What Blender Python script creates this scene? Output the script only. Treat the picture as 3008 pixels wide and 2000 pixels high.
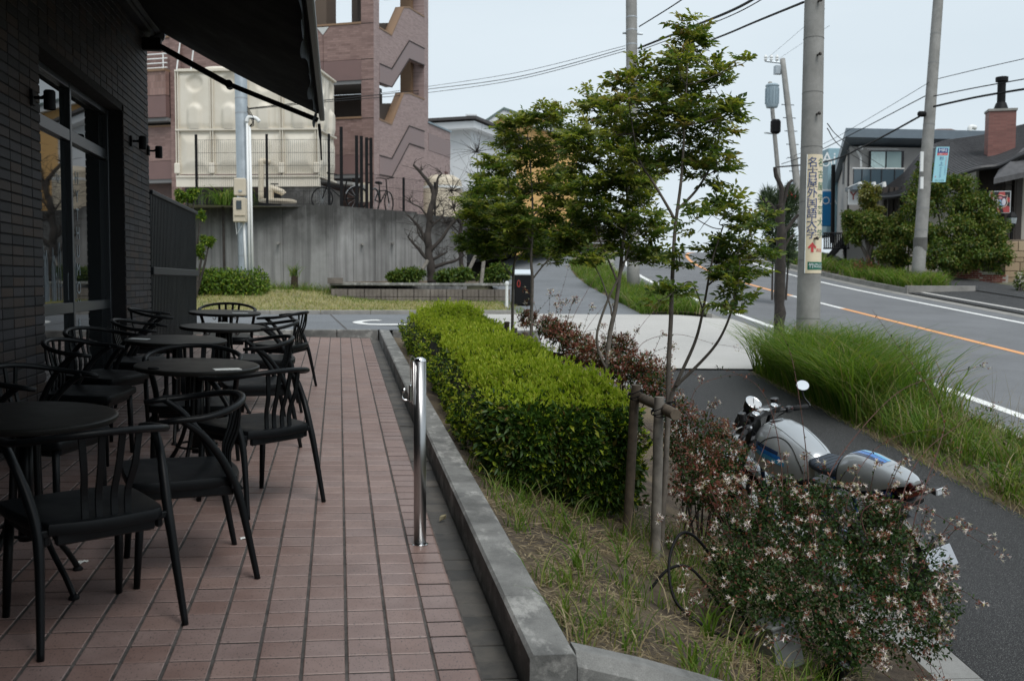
import bpy, bmesh, math, random
import numpy as np
from mathutils import Vector, Matrix, Euler, noise as mnoise

for o in list(bpy.data.objects): bpy.data.objects.remove(o, do_unlink=True)
scene = bpy.context.scene
COL = scene.collection
rng = np.random.default_rng(7)
random.seed(7)
PI = math.pi

# ------------------------------------------------------------------ camera
EYE = 1.46
YAW, PITCH, ROLL = 0.1721, math.atan(0.0600), 0.005
_f = Vector((math.sin(YAW)*math.cos(PITCH), math.cos(YAW)*math.cos(PITCH), -math.sin(PITCH)))
_r0 = Vector((math.cos(YAW), -math.sin(YAW), 0)); _u0 = _r0.cross(_f)
_r = _r0*math.cos(ROLL)+_u0*math.sin(ROLL); _u = _u0*math.cos(ROLL)-_r0*math.sin(ROLL)
cam_data = bpy.data.cameras.new('camera'); cam = bpy.data.objects.new('camera', cam_data); COL.objects.link(cam)
cam.matrix_world = Matrix(((_r.x,_u.x,-_f.x,0),(_r.y,_u.y,-_f.y,0),(_r.z,_u.z,-_f.z,EYE),(0,0,0,1)))
cam_data.lens = 35.0; cam_data.sensor_width = 36.0; cam_data.clip_start = 0.05; cam_data.clip_end = 2500
cam_data.dof.use_dof = True; cam_data.dof.focus_distance = 6.3; cam_data.dof.aperture_fstop = 4.5
scene.camera = cam
scene.render.resolution_x, scene.render.resolution_y = 1024, 680

# ------------------------------------------------------------------ sky, sun, exposure
SUN_EL, SUN_AZ = math.radians(57), math.radians(163)      # azimuth measured from +Y towards +X
world = bpy.data.worlds.new('World'); scene.world = world; world.use_nodes = True
wn = world.node_tree; wn.nodes.clear()
n_out = wn.nodes.new('ShaderNodeOutputWorld'); n_bg = wn.nodes.new('ShaderNodeBackground')
n_sky = wn.nodes.new('ShaderNodeTexSky'); n_sky.sky_type = 'NISHITA'; n_sky.sun_disc = False
n_sky.sun_elevation = SUN_EL; n_sky.sun_rotation = SUN_AZ; n_sky.dust_density = 4.0; n_sky.air_density = 1.0
n_hs = wn.nodes.new('ShaderNodeHueSaturation'); n_hs.inputs['Saturation'].default_value = 0.35
n_mix = wn.nodes.new('ShaderNodeMix'); n_mix.data_type = 'RGBA'; n_mix.inputs[0].default_value = 0.88
n_mix.inputs[7].default_value = (6.55, 7.45, 8.25, 1)     # even overcast cloud layer
n_tc = wn.nodes.new('ShaderNodeTexCoord'); n_cl = wn.nodes.new('ShaderNodeTexNoise'); n_cl.inputs['Scale'].default_value = 2.2; n_cl.inputs['Detail'].default_value = 5
n_mp = wn.nodes.new('ShaderNodeMapping'); n_mp.inputs['Scale'].default_value = (1, 1, 3.5); wn.links.new(n_tc.outputs['Generated'], n_mp.inputs['Vector']); wn.links.new(n_mp.outputs[0], n_cl.inputs['Vector'])
n_cr = wn.nodes.new('ShaderNodeValToRGB'); n_cr.color_ramp.elements[0].position = .3; n_cr.color_ramp.elements[0].color = (6.15, 7.05, 7.7, 1); n_cr.color_ramp.elements[1].position = .7; n_cr.color_ramp.elements[1].color = (6.75, 7.6, 8.2, 1)
wn.links.new(n_cl.outputs['Fac'], n_cr.inputs[0]); wn.links.new(n_cr.outputs[0], n_mix.inputs[7])
wn.links.new(n_sky.outputs[0], n_hs.inputs['Color']); wn.links.new(n_hs.outputs[0], n_mix.inputs[6])
wn.links.new(n_mix.outputs[2], n_bg.inputs['Color']); n_bg.inputs['Strength'].default_value = 0.105
wn.links.new(n_bg.outputs[0], n_out.inputs['Surface'])
sun_d = bpy.data.lights.new('sun', 'SUN'); sun_d.energy = 1.9; sun_d.angle = math.radians(30); sun_d.color = (1.0, .975, .94)
sun = bpy.data.objects.new('sun', sun_d); COL.objects.link(sun)
_sd = Vector((math.sin(SUN_AZ)*math.cos(SUN_EL), math.cos(SUN_AZ)*math.cos(SUN_EL), math.sin(SUN_EL)))
sun.rotation_euler = _sd.to_track_quat('Z', 'Y').to_euler(); sun.location = (20, 10, 40)
scene.view_settings.view_transform = 'Standard'; scene.view_settings.look = 'None'
scene.view_settings.exposure = 0.20; scene.view_settings.gamma = 1.0
scene.view_settings.use_curve_mapping = False

# ------------------------------------------------------------------ terrain functions (metres)
def terr(x, y): return -0.027*x + 0.037*y                         # tiled terrace, drains outwards
def walk(x, y): return -0.92 + 0.0071*x + 0.0719*y                # footway plane, street climbs 7 %
RD = Vector((0.09868, 0.99512)); RN = Vector((0.99512, -0.09868))  # street direction and its right normal
def curve(s): return 0.0046*max(0.0, s-28.0)**2 if s < 70 else 0.0046*42**2 + 0.386*(s-70)
def street_z(s):
    if s < 50: return -1.04 + 0.0722*s
    t = min(s-50, 30.0); return -1.04 + 0.0722*50 + 0.0722*t - 0.0722*t*t/60.0
def RP(off, s, dz=0.0):
    o = off + curve(s); p = RN*o + RD*s
    return Vector((p.x, p.y, street_z(s)+dz))
def kerb_bed(y): return -0.0216 + 0.037*y + 0.06
def lerp(a, b, t): return a+(b-a)*t
def clamp(t, a=0.0, b=1.0): return max(a, min(b, t))
def smooth(t): t = clamp(t); return t*t*(3-2*t)
def offs(x, y): return x*RN.x + y*RN.y
def bed_z(x, y):
    t = clamp((x-0.8)/2.0); z = lerp(kerb_bed(y), walk(x, y)+0.02, t)
    return z + 0.02*mnoise.noise(Vector((x*2.1, y*2.1, 0)))
def drive_z(x, y):
    a = 0.685 + 0.004*(y-15.7); return lerp(a, walk(x, y), smooth((x-0.9)/4.2))
def at(px, py, d):                                                # photo point at a measured distance -> place
    v = _f + _r*((px*1.2756-1504)/2924.4) - _u*((py*1.2756-1000)/2924.4)
    return Vector((0,0,EYE)) + v*d

# ------------------------------------------------------------------ mesh collector
class MB:
    def __init__(s): s.v=[]; s.f=[]; s.m=[]; s.mi=0
    def add(s, vs, fs):
        b=len(s.v); s.v.extend([tuple(q) for q in vs]); s.f.extend([tuple(i+b for i in q) for q in fs]); s.m.extend([s.mi]*len(fs)); return s
    def box(s, c, size, M=None, bev=0.0):
        hx,hy,hz=size[0]/2,size[1]/2,size[2]/2
        if bev>0:
            b=min(bev,hx*.9,hy*.9,hz*.9); vs=[]; 
            for sz in (-1,1):
                for sx,sy in ((-1,-1),(1,-1),(1,1),(-1,1)):
                    vs.append((sx*(hx-b),sy*(hy-b),sz*hz))
            for sz in (-1,1):
                for sx,sy in ((-1,-1),(1,-1),(1,1),(-1,1)):
                    vs.append((sx*hx,sy*(hy-b),sz*(hz-b))); vs.append((sx*(hx-b),sy*hy,sz*(hz-b)))
            bm=bmesh.new()
            for q in vs: bm.verts.new(q)
            r=bmesh.ops.convex_hull(bm,input=bm.verts); bm.verts.index_update()
            vv=[tuple(v.co) for v in bm.verts]; ff=[[v.index for v in f.verts] for f in bm.faces]; bm.free()
        else:
            vv=[(sx*hx,sy*hy,sz*hz) for sz in (-1,1) for sx,sy in ((-1,-1),(1,-1),(1,1),(-1,1))]
            ff=[(3,2,1,0),(4,5,6,7),(0,1,5,4),(1,2,6,5),(2,3,7,6),(3,0,4,7)]
        c=Vector(c)
        if M is None: vv=[Vector(q)+c for q in vv]
        else: vv=[M@Vector(q)+c for q in vv]
        return s.add(vv,ff)
    def tube(s, path, rad, n=8, caps=True, flat=1.0, up=None):
        P=[Vector(p) for p in path]; k=len(P)
        R=rad if hasattr(rad,'__len__') else [rad]*k
        vs=[]; prev=None
        for i in range(k):
            t=(P[min(i+1,k-1)]-P[max(i-1,0)])
            t=t.normalized() if t.length>1e-9 else Vector((0,0,1))
            if prev is None:
                a=Vector(up) if up is not None else (Vector((0,0,1)) if abs(t.z)<.9 else Vector((1,0,0)))
            else: a=prev
            nx=(a-t*a.dot(t)); nx=nx.normalized() if nx.length>1e-6 else t.orthogonal().normalized()
            prev=nx; by=t.cross(nx)
            for j in range(n):
                an=2*PI*(j+.5)/n; vs.append(P[i]+nx*math.cos(an)*R[i]*flat+by*math.sin(an)*R[i])
        fs=[]
        for i in range(k-1):
            for j in range(n):
                a=i*n+j;b=i*n+(j+1)%n; fs.append((a,b,b+n,a+n))
        if caps: fs.append(tuple(range(n-1,-1,-1))); fs.append(tuple((k-1)*n+j for j in range(n)))
        return s.add(vs,fs)
    def lathe(s, prof, n=24, M=None, c=(0,0,0), cap=True):
        vs=[];k=len(prof);c=Vector(c)
        for r,z in prof:
            for j in range(n):
                q=Vector((r*math.cos(2*PI*j/n),r*math.sin(2*PI*j/n),z)); vs.append((M@q if M else q)+c)
        fs=[]
        for i in range(k-1):
            for j in range(n):
                a=i*n+j;b=i*n+(j+1)%n; fs.append((a,b,b+n,a+n))
        if cap: fs.append(tuple(range(n-1,-1,-1))); fs.append(tuple((k-1)*n+j for j in range(n)))
        return s.add(vs,fs)
    def prism(s, poly, vec):
        n=len(poly); P=[Vector(p) for p in poly]; v=Vector(vec)
        return s.add(P+[p+v for p in P],[tuple(range(n-1,-1,-1)),tuple(range(n,2*n))]+[(i,(i+1)%n,n+(i+1)%n,n+i) for i in range(n)])
    def grid(s, fn, nu, nv):
        vs=[fn(i/nu,j/nv) for j in range(nv+1) for i in range(nu+1)]
        fs=[(j*(nu+1)+i,j*(nu+1)+i+1,(j+1)*(nu+1)+i+1,(j+1)*(nu+1)+i) for j in range(nv) for i in range(nu)]
        return s.add(vs,fs)
    def mesh(s, name, mats, smooth=False):
        me=bpy.data.meshes.new(name); me.from_pydata(s.v,[],s.f)
        for m in (mats if isinstance(mats,(list,tuple)) else [mats]): me.materials.append(m)
        if any(s.m): me.polygons.foreach_set('material_index',s.m)
        if smooth: me.polygons.foreach_set('use_smooth',[True]*len(me.polygons))
        me.update(); return me
    def build(s, name, mats, parent=None, smooth=False, auto=None, loc=None):
        me=s.mesh(name,mats,smooth or auto is not None)
        if auto is not None: me.set_sharp_from_angle(angle=math.radians(auto))
        return link(name,me,parent,loc)
def link(name, me, parent=None, loc=None):
    o=bpy.data.objects.new(name,me); COL.objects.link(o)
    if parent is not None: o.parent=parent
    if loc is not None: o.location=loc
    return o
def fast_mesh(name, V, F, mats, mi=None, smooth=False):
    V=np.asarray(V,np.float32); F=np.asarray(F,np.int32); k=F.shape[1]
    me=bpy.data.meshes.new(name); me.vertices.add(len(V)); me.vertices.foreach_set('co',V.ravel())
    me.loops.add(F.size); me.loops.foreach_set('vertex_index',F.ravel())
    me.polygons.add(len(F)); me.polygons.foreach_set('loop_start',np.arange(0,F.size,k,dtype=np.int32))
    for m in (mats if isinstance(mats,(list,tuple)) else [mats]): me.materials.append(m)
    if mi is not None: me.polygons.foreach_set('material_index',np.asarray(mi,np.int32))
    if smooth: me.polygons.foreach_set('use_smooth',np.ones(len(F),bool))
    me.update(calc_edges=True); me.validate(); return me
def tag(o, label=None, cat=None, group=None, kind=None):
    if label: o['label']=label
    if cat: o['category']=cat
    if group: o['group']=group
    if kind: o['kind']=kind
    return o
def empty(name, loc=(0,0,0), rot=(0,0,0)):
    o=bpy.data.objects.new(name,None); COL.objects.link(o); o.location=loc; o.rotation_euler=rot; o.empty_display_size=.1; return o
def thing(name, label, cat, loc=(0,0,0), rot=(0,0,0), group=None):
    return tag(empty(name,loc,rot),label,cat,group)
def copy_tree(o, parent=None):
    c=o.copy(); COL.objects.link(c); c.parent=parent
    for ch in o.children: copy_tree(ch,c)
    return c
def struct(o): o['kind']='structure'; return o
def curve_pts(pts, n=12):
    "Catmull-Rom through points"
    P=[Vector(p) for p in pts]; out=[]
    for i in range(len(P)-1):
        p0=P[max(i-1,0)];p1=P[i];p2=P[i+1];p3=P[min(i+2,len(P)-1)]
        for k in range(n):
            t=k/n; out.append(.5*((2*p1)+(p2-p0)*t+(2*p0-5*p1+4*p2-p3)*t*t+(3*p1-p0-3*p2+p3)*t**3))
    out.append(P[-1]); return out
def rz(a): return Matrix.Rotation(a,3,'Z')
# ------------------------------------------------------------------ procedural materials
def new_mat(name):
    m=bpy.data.materials.new(name); m.use_nodes=True; nt=m.node_tree; b=nt.nodes['Principled BSDF']; return m,nt,b
def N(nt,t,**kw):
    n=nt.nodes.new(t)
    for k,v in kw.items(): setattr(n,k,v)
    return n
def ramp(nt, fac, stops):
    r=N(nt,'ShaderNodeValToRGB'); e=r.color_ramp.elements
    while len(e)<len(stops): e.new(.5)
    for i,(p,c) in enumerate(stops): e[i].position=p; e[i].color=(*c,1) if len(c)==3 else c
    nt.links.new(fac,r.inputs[0]); return r.outputs[0]
def mixc(nt, fac, a, b, mode='MIX'):
    n=N(nt,'ShaderNodeMix'); n.data_type='RGBA'; n.blend_type=mode
    for s,i in ((fac,0),(a,6),(b,7)):
        if isinstance(s,(int,float)): n.inputs[i].default_value=s
        elif isinstance(s,tuple): n.inputs[i].default_value=(*s,1) if len(s)==3 else s
        else: nt.links.new(s,n.inputs[i])
    return n.outputs[2]
def noise(nt, scale, detail=4, rough=.55, vec=None, stretch=None):
    n=N(nt,'ShaderNodeTexNoise'); n.inputs['Scale'].default_value=scale; n.inputs['Detail'].default_value=detail; n.inputs['Roughness'].default_value=rough
    if vec is None: vec=N(nt,'ShaderNodeNewGeometry').outputs['Position']
    if stretch:
        mp=N(nt,'ShaderNodeMapping'); mp.inputs['Scale'].default_value=stretch; nt.links.new(vec,mp.inputs['Vector']); vec=mp.outputs[0]
    nt.links.new(vec,n.inputs['Vector']); return n.outputs['Fac']
def bump(nt, b, h, strength=.3, dist=.01):
    n=N(nt,'ShaderNodeBump'); n.inputs['Strength'].default_value=strength; n.inputs['Distance'].default_value=dist
    nt.links.new(h,n.inputs['Height']); nt.links.new(n.outputs[0],b.inputs['Normal'])
def plain(name, col, rough=.5, metal=0, spec=.5, var=0.0, scale=3.0, bmp=0.0, bscale=60, coat=0, objco=False):
    m,nt,b=new_mat(name); b.inputs['Roughness'].default_value=rough; b.inputs['Metallic'].default_value=metal
    b.inputs['Specular IOR Level'].default_value=spec; b.inputs['Coat Weight'].default_value=coat
    vec=N(nt,'ShaderNodeTexCoord').outputs['Object'] if objco else None
    if var>0:
        f=noise(nt,scale,6,.6,vec); d=tuple(max(0,c*(1-var)) for c in col); l=tuple(c*(1+var) for c in col)
        nt.links.new(ramp(nt,f,[(.3,d),(.7,l)]),b.inputs['Base Color'])
        nt.links.new(ramp(nt,f,[(.3,(rough*.88,)*3),(.7,(min(1,rough*1.12),)*3)]),b.inputs['Roughness'])
    else: b.inputs['Base Color'].default_value=(*col,1)
    if bmp>0: bump(nt,b,noise(nt,bscale,4,.6,vec),bmp,.004)
    return m
def island_col(nt, stops):
    r=N(nt,'ShaderNodeNewGeometry').outputs['Random Per Island']
    return ramp(nt,r,stops)
def piece_rand(nt):
    "one value per piece, whether the piece is its own object or an island of a joined mesh"
    a=N(nt,'ShaderNodeNewGeometry').outputs['Random Per Island']; b=N(nt,'ShaderNodeObjectInfo').outputs['Random']
    s=N(nt,'ShaderNodeMath',operation='ADD'); nt.links.new(a,s.inputs[0]); nt.links.new(b,s.inputs[1])
    f=N(nt,'ShaderNodeMath',operation='FRACT'); nt.links.new(s.outputs[0],f.inputs[0]); return f.outputs[0]
def leafmat(name, stops, trans=.35, rough=.45, spec=.4):
    m,nt,b=new_mat(name); c=island_col(nt,stops); nt.links.new(c,b.inputs['Base Color'])
    b.inputs['Roughness'].default_value=rough; b.inputs['Specular IOR Level'].default_value=spec
    t=N(nt,'ShaderNodeBsdfTranslucent'); tc=mixc(nt,1.0,c,(1.25,1.3,.6),'MULTIPLY'); nt.links.new(tc,t.inputs['Color'])
    mx=N(nt,'ShaderNodeMixShader'); mx.inputs[0].default_value=trans
    nt.links.new(b.outputs[0],mx.inputs[1]); nt.links.new(t.outputs[0],mx.inputs[2])
    nt.links.new(mx.outputs[0],nt.nodes['Material Output'].inputs['Surface']); return m

MT={}
# terrace tile: speckled reddish quarry tile
def tile_mat():
    m,nt,b=new_mat('terrace_tile'); pr=piece_rand(nt)
    base=ramp(nt,pr,[(0,(.195,.118,.098)),(.35,(.255,.166,.142)),(.7,(.235,.172,.160)),(1,(.300,.197,.166))])
    mott=noise(nt,5,5,.6); base=mixc(nt,.5,base,ramp(nt,mott,[(.3,(.175,.112,.096)),(.7,(.315,.226,.202))]))
    sp=noise(nt,170,2,.7,stretch=(1,.45,1)); sm=ramp(nt,sp,[(.33,(1,1,1)),(.40,(0,0,0))])
    col=mixc(nt,sm,base,(.045,.035,.035))
    dirt=noise(nt,1.1,6,.65); dm=ramp(nt,dirt,[(.60,(0,0,0)),(.80,(.40,.40,.40))]); col=mixc(nt,dm,col,(.095,.085,.08))
    nt.links.new(col,b.inputs['Base Color']); b.inputs['Roughness'].default_value=.40; b.inputs['Specular IOR Level'].default_value=.55
    bump(nt,b,noise(nt,210,3,.6),.12,.002); return m
MT['tile']=tile_mat()
MT['grout']=plain('tile_grout',(.075,.067,.062),.95,var=.55,scale=14,bmp=.6,bscale=150)
MT['joint']=plain('soiled_joint',(.030,.026,.024),.95,var=.4,scale=14)
def paver_mat():
    m,nt,b=new_mat('gutter_paver'); pr=piece_rand(nt)
    base=ramp(nt,pr,[(0,(.045,.045,.044)),(.5,(.06,.058,.055)),(1,(.085,.08,.073))])
    f=noise(nt,3.5,7,.68); col=mixc(nt,ramp(nt,f,[(.45,(0,0,0)),(.75,(.8,.8,.8))]),base,(.16,.142,.12))
    nt.links.new(col,b.inputs['Base Color']); b.inputs['Roughness'].default_value=.8; bump(nt,b,noise(nt,160,4,.6),.4,.004); return m
MT['paver']=paver_mat()
def concrete(name, base, dark, light, streak=False, scale=2.0, lichen=None, rough=.9):
    m,nt,b=new_mat(name); f=noise(nt,scale,8,.65)
    col=ramp(nt,f,[(.25,dark),(.5,base),(.78,light)])
    if streak:
        s=noise(nt,1.0,6,.6,stretch=(7.5,7.5,.22)); s2=noise(nt,.9,5,.6)
        col=mixc(nt,ramp(nt,s,[(.36,(.62,.62,.62)),(.56,(0,0,0))]),col,tuple(c*.36 for c in base))
        z=N(nt,'ShaderNodeSeparateXYZ'); nt.links.new(N(nt,'ShaderNodeNewGeometry').outputs['Position'],z.inputs[0])
        mr=N(nt,'ShaderNodeMapRange'); mr.inputs[1].default_value=1.6; mr.inputs[2].default_value=3.5; nt.links.new(z.outputs[2],mr.inputs[0])
        st=mixc(nt,1.0,mr.outputs[0],s2,'MULTIPLY'); col=mixc(nt,ramp(nt,st,[(.18,(0,0,0)),(.46,(.85,.85,.85))]),col,(.035,.034,.032))
        s3=noise(nt,1.0,5,.6,stretch=(9,9,.25)); col=mixc(nt,ramp(nt,s3,[(.62,(0,0,0)),(.72,(.35,.35,.35))]),col,(.30,.30,.295))
    if lichen:
        l=noise(nt,7,7,.7,stretch=(1,.5,1)); col=mixc(nt,ramp(nt,l,[(.53,(0,0,0)),(.63,(.55,.55,.55))]),col,lichen)
        l2=noise(nt,2.2,5,.6); col=mixc(nt,ramp(nt,l2,[(.50,(0,0,0)),(.68,(.7,.7,.7))]),col,tuple(c*.38 for c in base))
    g=noise(nt,230,3,.7); col=mixc(nt,.45,col,ramp(nt,g,[(.35,(.35,.35,.35)),(.65,(1.0,1.0,1.0))]),'MULTIPLY')
    nt.links.new(col,b.inputs['Base Color']); b.inputs['Roughness'].default_value=rough; b.inputs['Specular IOR Level'].default_value=.3
    bump(nt,b,noise(nt,120,5,.65),.35,.006); return m
MT['kerb']=concrete('kerb_concrete',(.235,.235,.225),(.105,.107,.105),(.33,.33,.315),lichen=(.58,.57,.54),scale=5)
MT['wallconc']=concrete('retaining_concrete',(.34,.336,.328),(.24,.24,.233),(.44,.44,.43),streak=True,scale=1.0)
MT['apron']=concrete('apron_concrete',(.52,.505,.48),(.46,.45,.43),(.58,.565,.54),scale=.5)
MT['kerbstone']=concrete('street_kerb',(.30,.29,.27),(.19,.185,.175),(.40,.385,.36),scale=2.5)
MT['slab']=concrete('gutter_slab',(.27,.27,.26),(.2,.2,.195),(.34,.34,.33),scale=4)
MT['pole']=concrete('pole_concrete',(.30,.295,.28),(.20,.198,.19),(.40,.395,.38),scale=2.2)
def asphalt(name, base, speck):
    m,nt,b=new_mat(name); f=noise(nt,.8,6,.6); col=ramp(nt,f,[(.3,tuple(c*.84 for c in base)),(.7,tuple(c*1.15 for c in base))])
    s=noise(nt,190,2,.8); col=mixc(nt,ramp(nt,s,[(.56,(0,0,0)),(.66,(1,1,1))]),col,speck)
    s2=noise(nt,120,2,.8); col=mixc(nt,ramp(nt,s2,[(.32,(.8,.8,.8)),(.42,(0,0,0))]),col,tuple(c*.3 for c in base))
    nt.links.new(col,b.inputs['Base Color']); b.inputs['Roughness'].default_value=.85; b.inputs['Specular IOR Level'].default_value=.22
    bump(nt,b,noise(nt,200,3,.7),.5,.005); return m
MT['asphalt']=asphalt('road_asphalt',(.150,.155,.163),(.26,.26,.265))
MT['walkasph']=asphalt('footway_asphalt',(.026,.0265,.028),(.24,.24,.235))
MT['drive']=asphalt('driveway_asphalt',(.165,.175,.187),(.27,.28,.29))
MT['paint']=plain('road_paint_white',(.74,.74,.72),.7,var=.12,scale=9)
def worn_paint(name,c):
    m,nt,b=new_mat(name); f=noise(nt,22,6,.75); nt.links.new(ramp(nt,f,[(.30,tuple(x*.35 for x in c)),(.42,c)]),b.inputs['Base Color']); b.inputs['Roughness'].default_value=.7; return m
MT['orange']=worn_paint('road_paint_orange',(.72,.34,.13)); MT['whiteworn']=worn_paint('road_paint_worn',(.72,.72,.70))
def soil_mat():
    m,nt,b=new_mat('bed_soil'); f=noise(nt,9,8,.7); g=noise(nt,1.3,4,.6)
    col=ramp(nt,f,[(.3,(.028,.020,.014)),(.5,(.065,.048,.034)),(.7,(.13,.10,.068))])
    col=mixc(nt,ramp(nt,g,[(.42,(0,0,0)),(.62,(.75,.75,.75))]),col,(.20,.155,.095))
    nt.links.new(col,b.inputs['Base Color']); b.inputs['Roughness'].default_value=1; bump(nt,b,noise(nt,60,6,.7),.9,.02); return m
MT['soil']=soil_mat()
MT['ground']=plain('ground_earth',(.10,.10,.06),1,var=.45,scale=1.2,bmp=.5,bscale=12)
MT['lawnbase']=plain('lawn_turf',(.22,.20,.09),1,var=.35,scale=2.2,bmp=.8,bscale=40)
def brick_mat(name, stops, rough=.55, speck=0):
    m,nt,b=new_mat(name); pr=piece_rand(nt); col=ramp(nt,pr,stops); f=noise(nt,40,5,.6)
    col=mixc(nt,.35,col,ramp(nt,f,[(.3,(.55,.55,.55)),(.7,(1.2,1.2,1.2))]),'MULTIPLY')
    nt.links.new(col,b.inputs['Base Color']); b.inputs['Roughness'].default_value=rough; b.inputs['Specular IOR Level'].default_value=.16
    bump(nt,b,noise(nt,55,4,.6),.25,.004); return m
MT['brick']=brick_mat('facade_brick',[(0,(.026,.025,.027)),(.3,(.037,.036,.040)),(.55,(.044,.037,.035)),(.75,(.056,.040,.033)),(1,(.046,.047,.054))],.62)
MT['mortar']=plain('facade_mortar',(.012,.012,.013),.9,var=.3,scale=20)
MT['redbrick']=brick_mat('red_brick',[(0,(.19,.055,.04)),(.5,(.25,.08,.06)),(1,(.31,.12,.09))],.8)
MT['chimbrick']=brick_mat('chimney_brick',[(0,(.20,.055,.045)),(.5,(.26,.075,.06)),(1,(.32,.11,.09))],.8)
MT['lightmortar']=plain('light_mortar',(.42,.38,.34),.95,var=.2,scale=20)
MT['sandstone']=brick_mat('sandstone_block',[(0,(.33,.25,.165)),(.5,(.40,.30,.20)),(1,(.46,.36,.25))],.85)
MT['black']=plain('black_lacquer',(.005,.0055,.006),.38,spec=.22,var=.2,scale=12)
MT['chairblk']=plain('chair_black_resin',(.0045,.0055,.0065),.42,spec=.20,var=.15,scale=9,bmp=.05,bscale=300)
MT['tabletop']=plain('table_top_black',(.010,.010,.009),.42,spec=.24,var=.25,scale=6)
MT['matblack']=plain('matt_black',(.007,.007,.008),.6,spec=.18)
MT['awning']=plain('awning_fabric',(.010,.010,.011),.9,spec=.15,var=.2,scale=4)
MT['valance']=plain('awning_valance',(.045,.052,.060),.85,spec=.2,var=.1,scale=10)
MT['awnbar']=plain('awning_bar',(.042,.044,.036),.45,spec=.4)
MT['fencepanel']=plain('dark_sheet_metal',(.007,.009,.010),.5,spec=.14,var=.12,scale=1.5)
MT['steel']=plain('brushed_steel',(.60,.60,.60),.22,metal=1)
MT['bollard']=plain('satin_steel',(.42,.42,.42),.30,metal=1)
MT['steelhi']=plain('polished_steel',(.78,.78,.78),.10,metal=1)
MT['galv']=plain('galvanised_steel',(.40,.44,.47),.42,metal=.55,var=.12,scale=5)
MT['white']=plain('white_paint',(.74,.75,.74),.5,var=.05,scale=4)
MT['paper']=plain('white_card',(.72,.73,.70),.6)
MT['wood']=plain('weathered_timber',(.165,.150,.130),.9,var=.4,scale=14,bmp=.5,bscale=70)
MT['timberbark']=plain('stake_timber_brown',(.11,.085,.062),.9,var=.45,scale=12,bmp=.5,bscale=60)
MT['bark']=plain('smooth_grey_bark',(.135,.118,.100),.85,var=.38,scale=16,bmp=.4,bscale=80)
MT['barkdark']=plain('dark_bark',(.036,.030,.026),.95,var=.5,scale=14,bmp=.8,bscale=40)
MT['barkgrey']=plain('dead_grey_bark',(.036,.029,.025),.95,var=.45,scale=10,bmp=.7,bscale=50)
MT['twig']=plain('red_brown_twig',(.085,.034,.026),.75,var=.3,scale=20)
MT['glass']=None
def glass_mat():
    m,nt,b=new_mat('window_glass'); b.inputs['Base Color'].default_value=(.010,.012,.013,1); b.inputs['Roughness'].default_value=.02
    b.inputs['Specular IOR Level'].default_value=.5; b.inputs['IOR'].default_value=1.55; return m
MT['glass']=glass_mat()
MT['dimglass']=plain('house_glass',(.02,.03,.035),.06,spec=.8)
MT['cream']=plain('cream_paint',(.56,.49,.38),.5,var=.05,scale=5)
def tank_mat():
    m,nt,b=new_mat('cream_frp'); f=noise(nt,1.2,5,.6); s=noise(nt,1,5,.6,stretch=(6,6,.3))
    col=ramp(nt,f,[(.3,(.60,.545,.45)),(.7,(.69,.645,.56))]); col=mixc(nt,ramp(nt,s,[(.60,(0,0,0)),(.78,(.5,.5,.5))]),col,(.42,.34,.22))
    nt.links.new(col,b.inputs['Base Color']); b.inputs['Roughness'].default_value=.5; return m
MT['tank']=tank_mat()
# ---- leaves and grass
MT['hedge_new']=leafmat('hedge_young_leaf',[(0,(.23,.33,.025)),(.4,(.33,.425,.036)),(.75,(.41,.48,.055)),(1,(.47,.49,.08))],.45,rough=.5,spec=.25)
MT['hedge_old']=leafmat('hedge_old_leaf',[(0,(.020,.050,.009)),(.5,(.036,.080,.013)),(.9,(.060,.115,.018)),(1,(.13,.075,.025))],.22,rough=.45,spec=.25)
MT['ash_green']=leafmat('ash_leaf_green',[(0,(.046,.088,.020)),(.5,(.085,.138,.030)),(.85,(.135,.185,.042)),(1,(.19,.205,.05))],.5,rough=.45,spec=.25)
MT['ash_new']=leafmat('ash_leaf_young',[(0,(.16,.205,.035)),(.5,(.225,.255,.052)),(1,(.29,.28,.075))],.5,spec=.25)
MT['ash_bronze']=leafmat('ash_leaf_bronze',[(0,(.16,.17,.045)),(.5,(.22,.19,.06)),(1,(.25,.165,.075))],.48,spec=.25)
MT['abelia']=leafmat('abelia_leaf',[(0,(.012,.034,.008)),(.5,(.026,.060,.014)),(.8,(.044,.085,.020)),(1,(.075,.07,.028))],.28,rough=.5,spec=.2)
MT['calyx']=leafmat('abelia_calyx',[(0,(.15,.045,.033)),(.5,(.235,.080,.060)),(1,(.31,.14,.105))],.4,spec=.2)
MT['petal']=leafmat('abelia_petal',[(0,(.72,.62,.64)),(1,(.85,.79,.80))],.35)
MT['grass']=leafmat('long_grass',[(0,(.060,.128,.016)),(.45,(.100,.182,.026)),(.8,(.16,.235,.042)),(1,(.26,.255,.09))],.45,rough=.55,spec=.2)
MT['drygrass']=leafmat('dry_grass',[(0,(.15,.115,.065)),(.5,(.25,.195,.115)),(1,(.39,.32,.20))],.25,spec=.2)
MT['lawn']=leafmat('lawn_grass',[(0,(.15,.185,.045)),(.4,(.25,.26,.080)),(.7,(.36,.31,.13)),(1,(.44,.37,.19))],.3,spec=.2)
MT['bushgreen']=leafmat('garden_bush_leaf',[(0,(.032,.068,.014)),(.5,(.068,.118,.020)),(.85,(.125,.175,.030)),(1,(.19,.21,.045))],.3,spec=.2)
MT['bushgold']=leafmat('golden_bush_leaf',[(0,(.10,.115,.022)),(.5,(.17,.165,.032)),(1,(.24,.20,.05))],.3)
MT['pine']=leafmat('pine_needles',[(0,(.025,.045,.022)),(1,(.07,.10,.05))],.2)
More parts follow.
